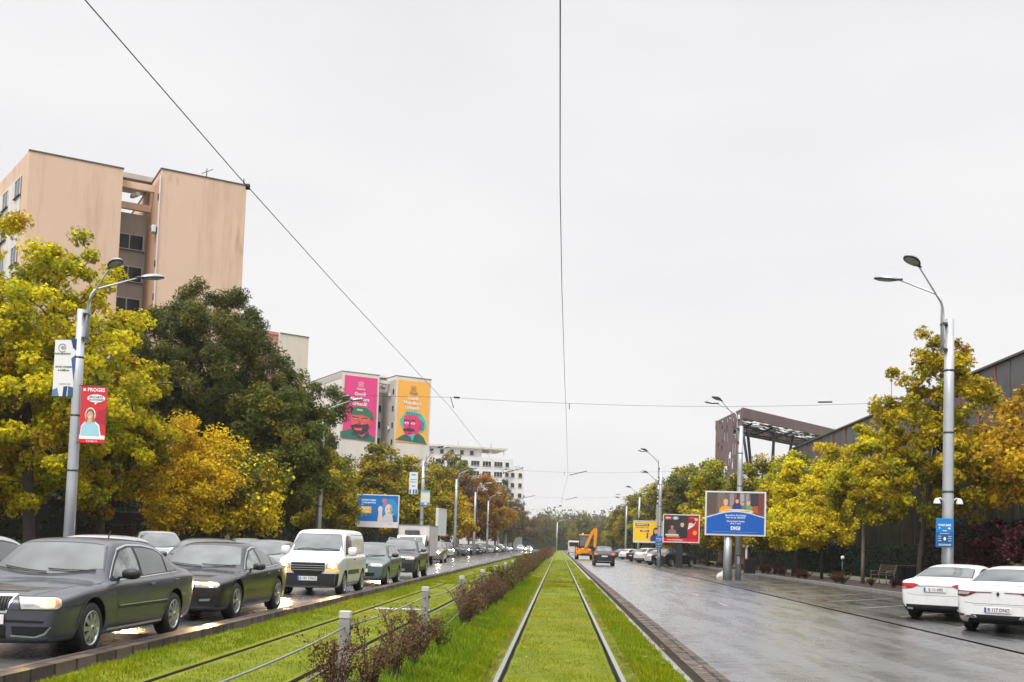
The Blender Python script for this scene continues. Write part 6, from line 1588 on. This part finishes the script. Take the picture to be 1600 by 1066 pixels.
tree1('plane_tree', -20.6, 41, 'large yellow-green plane tree behind the post with white and red banners', GTL, seed=1, h=13.1, cx=-.6, cy=0, r=5.0, z0=2.2, clumps=400, leaves=92000, leaf=.155, palette=YG, trunk_r=.24, inner=.45, spread=.52)
tree1('plane_tree', -27.0, 46, 'orange-tinged plane tree cut off by the left edge', GTL, seed=2, h=10.6, cx=0, cy=0, r=5.0, z0=1.6, clumps=180, leaves=34000, leaf=.20, palette=((.50,.28,.02,3),)+YG, trunk_r=.24)
tree1('plane_tree', -20.3, 46.5, 'yellow-green tree right of the red banner', GTL, seed=3, h=10.8, cx=.1, cy=0, r=2.5, z0=1.8, clumps=130, leaves=38000, leaf=.16, palette=YG+((.16,.13,.03,3),), trunk_r=.2)
tree1('ash_tree', -23.6, 61, 'big dark green tree in front of the peach apartment block', GTL, seed=4, h=16.0, cx=2.5, cy=0, r=4.9, z0=3.2, zc_frac=.5, clumps=330, leaves=125000, leaf=.20, palette=DKG, trunk_r=.36, lobed=False, elong=1.5, spread=.62, inner=.34, lump=.22, flat=1.0, limb_show=1.1)
tree1('maple_tree', -17.7, 50, 'golden orange small tree at the foot of the big dark tree', GTL, seed=5, h=6.9, cx=0, cy=0, r=3.1, z0=1.4, clumps=150, leaves=34000, leaf=.14, palette=GOLD, trunk_r=.11, cone=.45, bark='bark')
tree1('lime_tree', -15.6, 58.5, 'green tree whose branches hide the lamp post before the pink mural', GTL, seed=9, h=9.6, cx=.1, cy=-1.2, r=3.4, z0=2.4, clumps=180, leaves=52000, leaf=.17, palette=GRN, trunk_r=.16, cone=.3)
tree1('maple_tree', -15.7, 52, 'second golden tree, lower and greener, right of the golden orange one', GTL, seed=6, h=5.6, cx=0, cy=0, r=2.6, z0=1.5, clumps=90, leaves=16000, leaf=.17, palette=GOLD+OLV, trunk_r=.10, cone=.2)
tree1('lime_tree', -20.9, 84, 'tall dark olive tree between the beige block and the blue billboard', GTL, seed=7, h=14.2, cx=0, cy=0, r=5.0, z0=1.8, clumps=220, leaves=60000, leaf=.19, palette=GRN, trunk_r=.26)
tree1('maple_tree', -16.9, 76, 'yellow-green tree touching the left side of the blue billboard', GTL, seed=8, h=7.6, cx=0, cy=0, r=2.6, z0=1.4, clumps=110, leaves=20000, leaf=.19, palette=GY2, trunk_r=.12, cone=.45)
tree1('plane_tree', 15.4, 45, 'large yellow-green plane tree behind the tall right lamp post', GTR, seed=11, h=11.2, cx=.9, cy=0, r=4.1, z0=2.9, zc_frac=.33, clumps=230, leaves=32000, leaf=.165, palette=YG, trunk_r=.105, cone=.68, inner=.42, spread=.40)
tree1('maple_tree', 18.9, 41.5, 'orange-yellow tree cut off by the right edge', GTR, seed=12, h=8.4, cx=.2, cy=0, r=2.7, z0=3.2, clumps=90, leaves=11500, leaf=.20, palette=GOLD+((.45,.30,.02,3),), trunk_r=.12)
tree1('plane_tree', 15.2, 52.5, 'yellow-green tree left of the tall right lamp post', GTR, seed=13, h=7.7, cx=.0, cy=0, r=2.6, z0=2.6, clumps=130, leaves=24000, leaf=.165, spread=.48, palette=YG+((.45,.34,.02,3),), trunk_r=.085, cone=.3, bark='bark_pale')
tree1('young_maple_tree', 14.9, 59.5, 'bright yellow pointed tree, taller of the pair by the metal-clad wall', GTR, seed=14, h=7.7, cx=0, cy=0, r=2.3, z0=1.9, zc_frac=.25, clumps=120, leaves=22000, leaf=.15, palette=BRT, trunk_r=.08, cone=.95)
tree1('young_maple_tree', 14.5, 65, 'bright yellow pointed tree just right of the blue billboard', GTR, seed=15, h=7.3, cx=0, cy=0, r=2.2, z0=1.8, zc_frac=.25, clumps=110, leaves=20000, leaf=.18, palette=BRT+YG[:2], trunk_r=.08, cone=.9)
tree1('young_maple_tree', 14.6, 71, 'smaller yellow-green tree overlapping the right edge of the blue billboard', GTR, seed=16, h=5.8, cx=-.3, cy=0, r=2.2, z0=1.7, zc_frac=.3, clumps=90, leaves=15000, leaf=.18, palette=YG, trunk_r=.08, cone=.7)
tree1('plane_tree', 16.9, 75, 'olive and orange tree below the brown canopy', GTR, seed=17, h=8.3, cx=0, cy=0, r=3.0, z0=2.4, clumps=120, leaves=20000, leaf=.22, palette=GY2+OLV[:2], trunk_r=.13)
tree1('lime_tree', 16.2, 84, 'green tree behind the lamp post of the blue billboard', GTR, seed=18, h=8.9, cx=0, cy=0, r=3.2, z0=2.2, clumps=130, leaves=20000, leaf=.24, palette=OLV+GY2[:2], trunk_r=.13)
tree1('maple_tree', 14.4, 92, 'low orange tree behind the foot of the blue billboard', GTR, seed=19, h=5.4, cx=0, cy=0, r=2.6, z0=1.6, clumps=80, leaves=11000, leaf=.22, palette=GOLD+YB, trunk_r=.09)
# shared crowns for the rows further off
pGY = [tree_meshes(seed=30+i, h=10.5, cx=0, cy=0, r=3.6, z0=2.0, clumps=130, leaves=15000, leaf=.30, palette=GY2, trunk_r=.15, cone=.45, lobed=False, zc_frac=.4) for i in range(3)]
pOR = [tree_meshes(seed=40+i, h=13, cx=0, cy=0, r=4.8, z0=2.3, clumps=140, leaves=17000, leaf=.34, palette=ORB, trunk_r=.2, lobed=False, inner=.42) for i in range(2)]
pBR = [tree_meshes(seed=50+i, h=13, cx=0, cy=0, r=4.6, z0=2.3, clumps=130, leaves=13000, leaf=.36, palette=BRN+((.22,.13,.03,2),), trunk_r=.2, lobed=False) for i in range(2)]
pGR = [tree_meshes(seed=60+i, h=14, cx=0, cy=0, r=5.0, z0=2.3, clumps=130, leaves=15000, leaf=.38, palette=OLV+FAR, trunk_r=.22, lobed=False) for i in range(2)]
pCON = tree_meshes(seed=70, h=17, cx=0, cy=0, r=3.6, z0=2, zc_frac=.2, clumps=120, leaves=12000, leaf=.34, palette=((.035,.06,.035,3),(.05,.075,.04,2)), trunk_r=.2, cone=1.0, lobed=False)
pBRT = tree_meshes(seed=71, h=8, cx=0, cy=0, r=2.6, z0=1.6, clumps=90, leaves=10000, leaf=.26, palette=BRT+GOLD, trunk_r=.12, cone=.6, lobed=False)
pBARE = tree_meshes(seed=72, h=14, cx=0, cy=0, r=4.5, z0=4, clumps=120, leaves=900, leaf=.3, palette=BRN, trunk_r=.22, lobed=False, limb_show=1.6)
rt = random.Random(4)
def row(lst, group):
    for (nm, ms, x, y, sc, lb) in lst: plant_tree(nm, ms, x, y, lb, group=group, rz=rt.uniform(0, 6.28), sc=sc, sz=sc*rt.uniform(.95, 1.05))
row([('maple_tree', pGY[0], -17.6, 101, 1.05, 'olive-yellow tree directly above the blue billboard'), ('maple_tree', pGY[1], -15.6, 109, 1.02, 'olive-yellow tree right of the blue billboard behind the banner post'), ('maple_tree', pGY[2], -14.0, 119, .95, 'olive-yellow tree behind the box truck'),
     ('lime_tree', pGR[0], -18.5, 172, 1.08, 'rounded green tree below the far white block'), ('lime_tree', pGR[1], -24, 150, .9, 'green tree behind the olive-yellow trees'), ('maple_tree', pBRT, -12.9, 132, 1.0, 'bright yellow tree by the slim lamp post'),
     ('chestnut_tree', pOR[0], -13.8, 170, 1.03, 'large orange tree right of the bright yellow one'), ('chestnut_tree', pBR[0], -15.5, 148, .85, 'rusty brown tree left of the large orange tree'), ('chestnut_tree', pOR[1], -13.5, 197, .98, 'second orange tree in the left row, lower than the large one'),
     ('chestnut_tree', pBR[1], -13.7, 226, 1.0, 'reddish brown tree past the orange trees'), ('lime_tree', pGR[1], -13.8, 252, .9, 'olive tree among the brown ones on the left'), ('chestnut_tree', pBR[0], -13.6, 280, 1.0, 'brown tree near the end of the left row'), ('chestnut_tree', pBR[1], -13.6, 308, 1.05, 'last brown tree of the left row'),
     ('conifer_tree', pCON, -15.5, 292, 1.15, 'dark conifer rising by the far white block'), ('conifer_tree', pCON, -12.5, 330, 1.08, 'dark conifer right of the far white block'), ('bare_tree', pBARE, -4.4, 342, 1.0, 'thin leafless tree on the skyline above the rails')], GTL)
row([('lime_tree', pGR[0], -31, 62, .95, 'green tree behind the big dark tree'), ('lime_tree', pGR[1], -33, 78, .9, 'green tree in front of the peach block on the left'), ('lime_tree', pGR[0], -28, 98, .8, 'green tree below the beige block'), ('lime_tree', pGR[1], -27, 122, .78, 'green tree below the pink mural'),
     ('lime_tree', pGR[0], -40, 52, .9, 'green tree at the far left behind the plane trees'), ('maple_tree', pGY[1], -23, 72, .75, 'olive-yellow tree behind the golden trees'), ('maple_tree', pGY[2], -22, 112, .8, 'olive-yellow tree behind the blue billboard'), ('chestnut_tree', pBR[0], -22, 205, 1.0, 'brown tree in the second row on the left'), ('lime_tree', pGR[1], -23, 240, 1.0, 'dark tree in the second row on the left'), ('lime_tree', pGR[0], -24, 280, 1.0, 'dark tree far back in the second row')], GTL)
rr_lab = ['olive-yellow tree above the red billboard', 'olive-yellow tree behind the red billboard', 'tree between the red and the yellow billboard', 'olive tree behind the yellow billboard', 'tree just left of the yellow billboard', 'second tree left of the yellow billboard', 'third tree left of the yellow billboard', 'tree above the dark moving crossover', 'tree right of the yellow digger arm',
          'tree behind the yellow digger arm', 'small tree left of the digger arm', 'far tree of the right row', 'farther tree of the right row', 'last tree of the right row']
for i, (y, lb) in enumerate(zip([99, 108, 118, 129, 140, 152, 165, 179, 194, 210, 228, 248, 270, 295], rr_lab)):
    row([('lime_tree' if i % 3 == 1 else 'maple_tree', pGR[i % 2] if i % 3 == 1 else pGY[i % 3], 14.0+rt.uniform(-.3, .5), y, (.74 if i % 3 == 1 else .98)*rt.uniform(.95, 1.05), lb)], GTR)
row([('maple_tree', pBRT, 12.6, 122, .62, 'small golden tree between the red and yellow billboards')], GTR)
for i, (y, lb) in enumerate(zip([100, 125, 150, 175, 205, 240, 280], ['first', 'second', 'third', 'fourth', 'fifth', 'sixth', 'seventh'])):
    row([('lime_tree', pGR[i % 2], 22+rt.uniform(-1, 1) if i > 1 else 27, y, .8, lb + ' dark tree of the back row on the right')], GTR)
# trees closing the avenue
EL = ['green tree behind the yellow digger', 'olive tree above the far oncoming headlights', 'brownish tree closing the avenue left of the rails', 'green tree straight above the end of the rails', 'olive tree right of the end of the rails', 'dark tree right of the rails end', 'green tree behind the white bus', 'brown tree at the far left of the avenue end', 'olive tree at the far right of the avenue end', 'dark tree at the far right end of the road']
for i, (x, y) in enumerate(((10, 350), (-9, 352), (-5.5, 372), (0, 380), (5, 368), (8, 385), (13, 362), (-17, 360), (19, 366), (26, 350))):
    row([('lime_tree', (pGR+pBR+[pGY[0]])[[0, 2, 1, 0, 4, 1, 4, 2, 0, 1][i]], x, y, [.78,.85,.9,.75,.85,.95,.8,.95,.9,.95][i], EL[i])], 'trees closing the avenue')
# far wooded rise
rgf = np.random.default_rng(9); n = 26000
cxs = rgf.uniform(-70, 120, 150); cys = rgf.uniform(560, 640, 150); chs = 13 + 9*np.exp(-((cxs-18)/26)**2) + 4*np.exp(-((cxs+6)/9)**2) + rgf.uniform(-2.5, 2.5, 150)
ci = rgf.integers(0, 150, n); g = rgf.normal(size=(n, 3)); g /= np.linalg.norm(g, axis=1, keepdims=True); rd = rgf.random((n, 1))**.4
pos = np.stack([cxs[ci], cys[ci], chs[ci]*.62], 1) + g*rd*np.stack([np.full(n, 7.), np.full(n, 7.), chs[ci]*.42], 1)
s = rgf.uniform(.5, 1.1, (n, 1)); t_ = rgf.normal(size=(n, 3)); t_ /= np.linalg.norm(t_, axis=1, keepdims=True); b_ = np.cross(t_, rgf.normal(size=(n, 3))); b_ /= np.linalg.norm(b_, axis=1, keepdims=True)
V_ = np.stack([pos-t_*s, pos-b_*s*.6, pos+t_*s, pos+b_*s*.6], 1); C_ = np.array([p[:3] for p in FAR])[rgf.integers(0, 4, n)]*rgf.uniform(.7, 1.2, (n, 1))
tag(addmesh('distant_wood', fast_mesh('distant_wood', V_, 4, 'leaf', C_)), 'far wooded rise on the skyline beyond the end of the rails', 'wood', kind='stuff')
m = MB(); m.grid([[(-70+i*9.5, 600, -.2 if j == 0 else 9+4*math.exp(-((-70+i*9.5-18)/26)**2)) for i in range(21)] for j in range(2)], 'hedge_core'); tag(m.build('hill'), kind='structure')

# ------------------------------------------------------------------ hedges and shrubs
def leafy(name, n, sampler, size, pal, lobed=False, seed=1):
    rg = np.random.default_rng(seed); pos = sampler(rg, n); nr = rg.normal(size=(n, 3)); nr[:, 2] += .4; nr /= np.linalg.norm(nr, axis=1, keepdims=True)
    t = rg.normal(size=(n, 3)); t -= nr*np.sum(t*nr, axis=1, keepdims=True); t /= np.linalg.norm(t, axis=1, keepdims=True); b = np.cross(nr, t); s = size*(.6+.8*rg.random((n, 1)))
    V_ = np.stack([pos-t*s*.5, pos-b*s*.3, pos+t*s*.5, pos+b*s*.3], 1); return fast_mesh(name, V_, 4, 'leaf', np.array(pal)[rg.integers(0, len(pal), n)]*(.7+.6*rg.random((n, 1))))
def hedge(name, x0, x1, y0, y1, h, n, pal, label, cat='hedge', size=.10, seed=1, core='hedge_core'):
    t = empty(name, ((x0+x1)/2, (y0+y1)/2, .1)); tag(t, label, cat); W_, L_ = x1-x0, y1-y0
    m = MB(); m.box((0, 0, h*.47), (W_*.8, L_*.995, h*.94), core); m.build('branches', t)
    def smp(rg, n):
        f = rg.random(n); u = rg.uniform(-.5, .5, n); v = rg.uniform(-.5, .5, n); x = np.where(f < .4, -W_*.46, np.where(f < .55, W_*.46, u*W_)); z = np.where(f < .55, (v+.5)*h, h*(.97+.04*np.sin(u*9)))
        y = rg.uniform(-.5, .5, n)*L_; d = rg.normal(size=(n, 3))*.055; bump = .10*np.sin(y*1.7)+.07*np.sin(y*4.1+1)
        return np.stack([x, y, np.maximum(.02, z+bump*(z/h))], 1) + d
    addmesh('leaves', leafy('leaves', n, smp, size, pal, seed=seed), t); return t
hedge('clipped_hedge', 20.2, 21.4, 58, 112, 1.95, 26000, [(.018,.035,.018),(.028,.05,.022),(.012,.02,.012)], 'long dark green clipped hedge behind the right-hand trees', size=.16, seed=3)
hedge('tall_dark_hedge', 19.6, 21.6, 36, 57.5, 3.0, 22000, [(.018,.024,.016),(.03,.035,.02),(.035,.015,.018)], 'taller dark hedge behind the bench and litter bin', size=.16, seed=4)
hedge('clipped_hedge', -20.2, -19.2, 26, 120, .95, 26000, [(.035,.06,.014),(.055,.08,.016),(.02,.035,.012)], 'low green hedge behind the left pavement', size=.12, seed=5)
hedge('dark_backing_hedge', -30, -27.5, 24, 215, 3.4, 42000, [(.02,.028,.014),(.03,.035,.018),(.05,.04,.02)], 'tall added hedge standing in for the shade beneath the left trees', size=.28, seed=6)  # dark mass put in as the gloom under the trees, shaped as a hedge
hedge('dark_backing_hedge', 21.5, 23.5, 128, 330, 2.8, 26000, [(.02,.028,.014),(.03,.035,.018),(.05,.04,.02)], 'added dark hedge standing in for the shade beneath the far right trees', size=.3, seed=7)  # same added dark backing, further along on the right
hedge('dark_backing_hedge', -40, 45, 395, 399, 4.0, 9000, [(.03,.04,.02),(.05,.05,.03)], 'dark hedge across the end of the avenue', size=.5, seed=8)
# barberry bushes: arching stems with small leaves
def barberry(seed, h, r, stems, n_leaf, pal, leaf=.032):
    rg = random.Random(seed); m = MB(); pts_all = []
    for k in range(stems):
        a = rg.uniform(0, 2*PI); out = r*rg.uniform(.25, 1.0); hh = h*rg.uniform(.55, 1.05)*(1-.25*out/r)
        p0 = Vector((rg.gauss(0, .05), rg.gauss(0, .05), -.02)); p2 = Vector((math.cos(a)*out, math.sin(a)*out, hh)); p1 = Vector((math.cos(a)*out*.35, math.sin(a)*out*.35, hh*.75))
        pts = bezier(p0, p1, p2, 7); m.tube(pts, [.008, .007, .006, .005, .0045, .004, .003, .002], 'bark', 4, caps=False)
        for q in range(3):
            j = rg.randint(2, 6); b = pts[j]; e = b + Vector((rg.gauss(0, .12), rg.gauss(0, .12), rg.uniform(.02, .2)))*(h/.9); m.tube([b, (b+e)/2+Vector((0,0,.02)), e], [.004, .003, .002], 'bark', 3, caps=False); pts_all += [b.lerp(e, i/6) for i in range(7)]
        for i in range(2, 7): pts_all += [pts[i].lerp(pts[i+1], q/4) for q in range(4)]
    P_ = np.array(pts_all)
    def smp(g, n): return P_[g.integers(0, len(P_), n)] + g.normal(size=(n, 3))*.022
    return m.mesh('stems'), leafy('leaves', n_leaf, smp, leaf, pal, seed=seed)
PURP = [(.14,.05,.038),(.19,.075,.05),(.09,.035,.028),(.24,.13,.07),(.15,.10,.05),(.14,.14,.04)]
bb = [barberry(100+i, .95, .52, 30, 2300, PURP, .030) for i in range(4)]
bs = [barberry(110+i, .80, .42, 15, 1500, PURP, .028) for i in range(2)]
bg_ = barberry(120, .75, .5, 18, 1500, [(.12,.17,.02),(.20,.16,.03),(.08,.11,.02)], .045)
def bush(ms, x, y, label, sc=1., group='purple barberry bushes along the cable fence', name='barberry_bush', z=.03):
    t = empty(name, (x, y, z), rt.uniform(0, 6.28)); t.scale = (sc, sc, sc*rt.uniform(.9, 1.1)); tag(t, label, 'shrub', group); addmesh('stems', ms[0], t); addmesh('leaves', ms[1], t)
near = [(bs[0], -1.80, 8.7, 1.0, 'sparse purple bush at the bottom edge, against the nearest fence post'), (bs[1], -1.72, 9.8, .95, 'thin purple bush just right of the nearest fence post'), (bs[1], -1.70, 11.2, .95, 'purple bush with bare dark stems at the bottom of the picture'), (bs[0], -1.66, 12.3, .90, 'purple bush before the gap in the hedge'), (bs[0], -1.75, 13.6, .95, 'wispy purple bush beside the second fence post'), (bg_, -1.6, 14.6, .6, 'low greenish bush in the gap of the hedge'),
        (bb[2], -1.60, 18.4, .86, 'large purple bush on a dark foot just past the gap'), (bb[3], -1.66, 19.7, .80, 'full purple bush behind the large one at the gap'), (bb[0], -1.62, 21.2, .84, 'purple bush by the third fence post'), (bb[1], -1.58, 22.6, .86, 'purple bush just beyond the third fence post')]
for ms, x, y, sc, lb in near: bush(ms, x, y, lb, sc)
y = 24.2; k = 0
while y < 118:
    if k % 9 == 6: bush(bg_, -1.65, y, 'green bush breaking the purple hedge between the tram tracks', rt.uniform(1.2, 1.5), 'green bushes in the purple hedge', 'green_bush')
    else: bush(bb[k % 4], -1.58+rt.uniform(-.12, .12), y, 'purple barberry bush in the unbroken hedge between the tram tracks', rt.uniform(.9, 1.08)*(.74+.34*min(1, (y-24)/30)))
    y += rt.uniform(.85, 1.1)*(1 if y < 60 else 1.25); k += 1
def smp(rg, n):
    y = 118 + 180*rg.random(n); return np.stack([-1.6+rg.normal(size=n)*.28, y, .1+rg.random(n)*(.95+.25*np.sin(y*1.3))], 1)
tag(addmesh('hedge_foliage', leafy('hedge_foliage', 30000, smp, .16, PURP+[(.12,.08,.04)], seed=33)), 'far end of the purple hedge merging into one strip', 'hedge', kind='stuff')
# planting strip shrubs on the right
RUST = [(.12,.045,.025),(.08,.035,.02),(.16,.08,.03),(.05,.04,.02)]
br = [barberry(130+i, .55, .5, 16, 1400, RUST, .05) for i in range(2)]
sl = ['rusty low shrub in the planting strip, near the bench', 'rusty low shrub in the planting strip between the young trees']
for i in range(34):
    y = 47 + i*1.9; bush(br[i % 2], 13.9+rt.uniform(-.2, 1.6), y, sl[0] if y < 58 else sl[1], rt.uniform(.7, 1.25), 'rusty shrubs near the bench' if y < 58 else 'rusty shrubs in the planting strip', 'low_shrub', .1)
REDM = [(.06,.012,.018),(.035,.010,.015),(.11,.022,.028),(.025,.02,.012)]
mr_ = barberry(140, 2.9, 1.8, 46, 9000, REDM, .15); fr_ = barberry(141, 1.7, 1.1, 26, 2600, [(.13,.15,.03),(.2,.19,.05),(.08,.10,.03)], .14)
for (ms, x, y, sc, nm, lb) in ((mr_, 16.6, 36.5, 1.0, 'red_maple_shrub', 'dark red shrub right of the tall lamp post, above the white saloons'), (mr_, 19.0, 38.5, 1.05, 'red_maple_shrub', 'dark red shrub at the right edge behind the white saloon'), (mr_, 17.6, 42.5, 1.05, 'red_maple_shrub', 'dark red shrub behind the other two, under the plane tree'),
        (fr_, 15.2, 34.0, .9, 'green_shrub', 'feathery green shrub in front of the dark red shrubs'), (fr_, 16.9, 33.6, .85, 'green_shrub', 'feathery green shrub at the right edge behind the white saloon')):
    bush(ms, x, y, lb, sc, 'shrubs behind the white saloons', nm, .1)
# ------------------------------------------------------------------ air
t = NT('haze_air'); t.t.links.clear(); pv = t.node('VolumePrincipled'); pv.inputs['Color'].default_value = (.95,.955,.97,1); pv.inputs['Density'].default_value = .0002; pv.inputs['Anisotropy'].default_value = .2
t.ln(pv.outputs[0], t.out.inputs['Volume'])
m = MB(); m.box((0, 420, 22), (660, 980, 46.6), 'haze_air'); tag(m.build('haze'), 'thin damp autumn haze over the avenue', 'haze', kind='stuff')
# ------------------------------------------------------------------ render settings
scene.view_settings.view_transform = 'Standard'; scene.view_settings.look = 'None'
scene.view_settings.exposure = 0.5; scene.view_settings.gamma = 1.0
scene.cycles.max_bounces = 6; scene.cycles.diffuse_bounces = 3; scene.cycles.glossy_bounces = 3; scene.cycles.transmission_bounces = 3
scene.cycles.transparent_max_bounces = 4; scene.cycles.volume_bounces = 1; scene.cycles.use_denoising = True
scene.cycles.adaptive_threshold = .02; scene.cycles.sample_clamp_indirect = 6
scene.cycles.caustics_reflective = False; scene.cycles.caustics_refractive = False
bpy.context.view_layer.update()
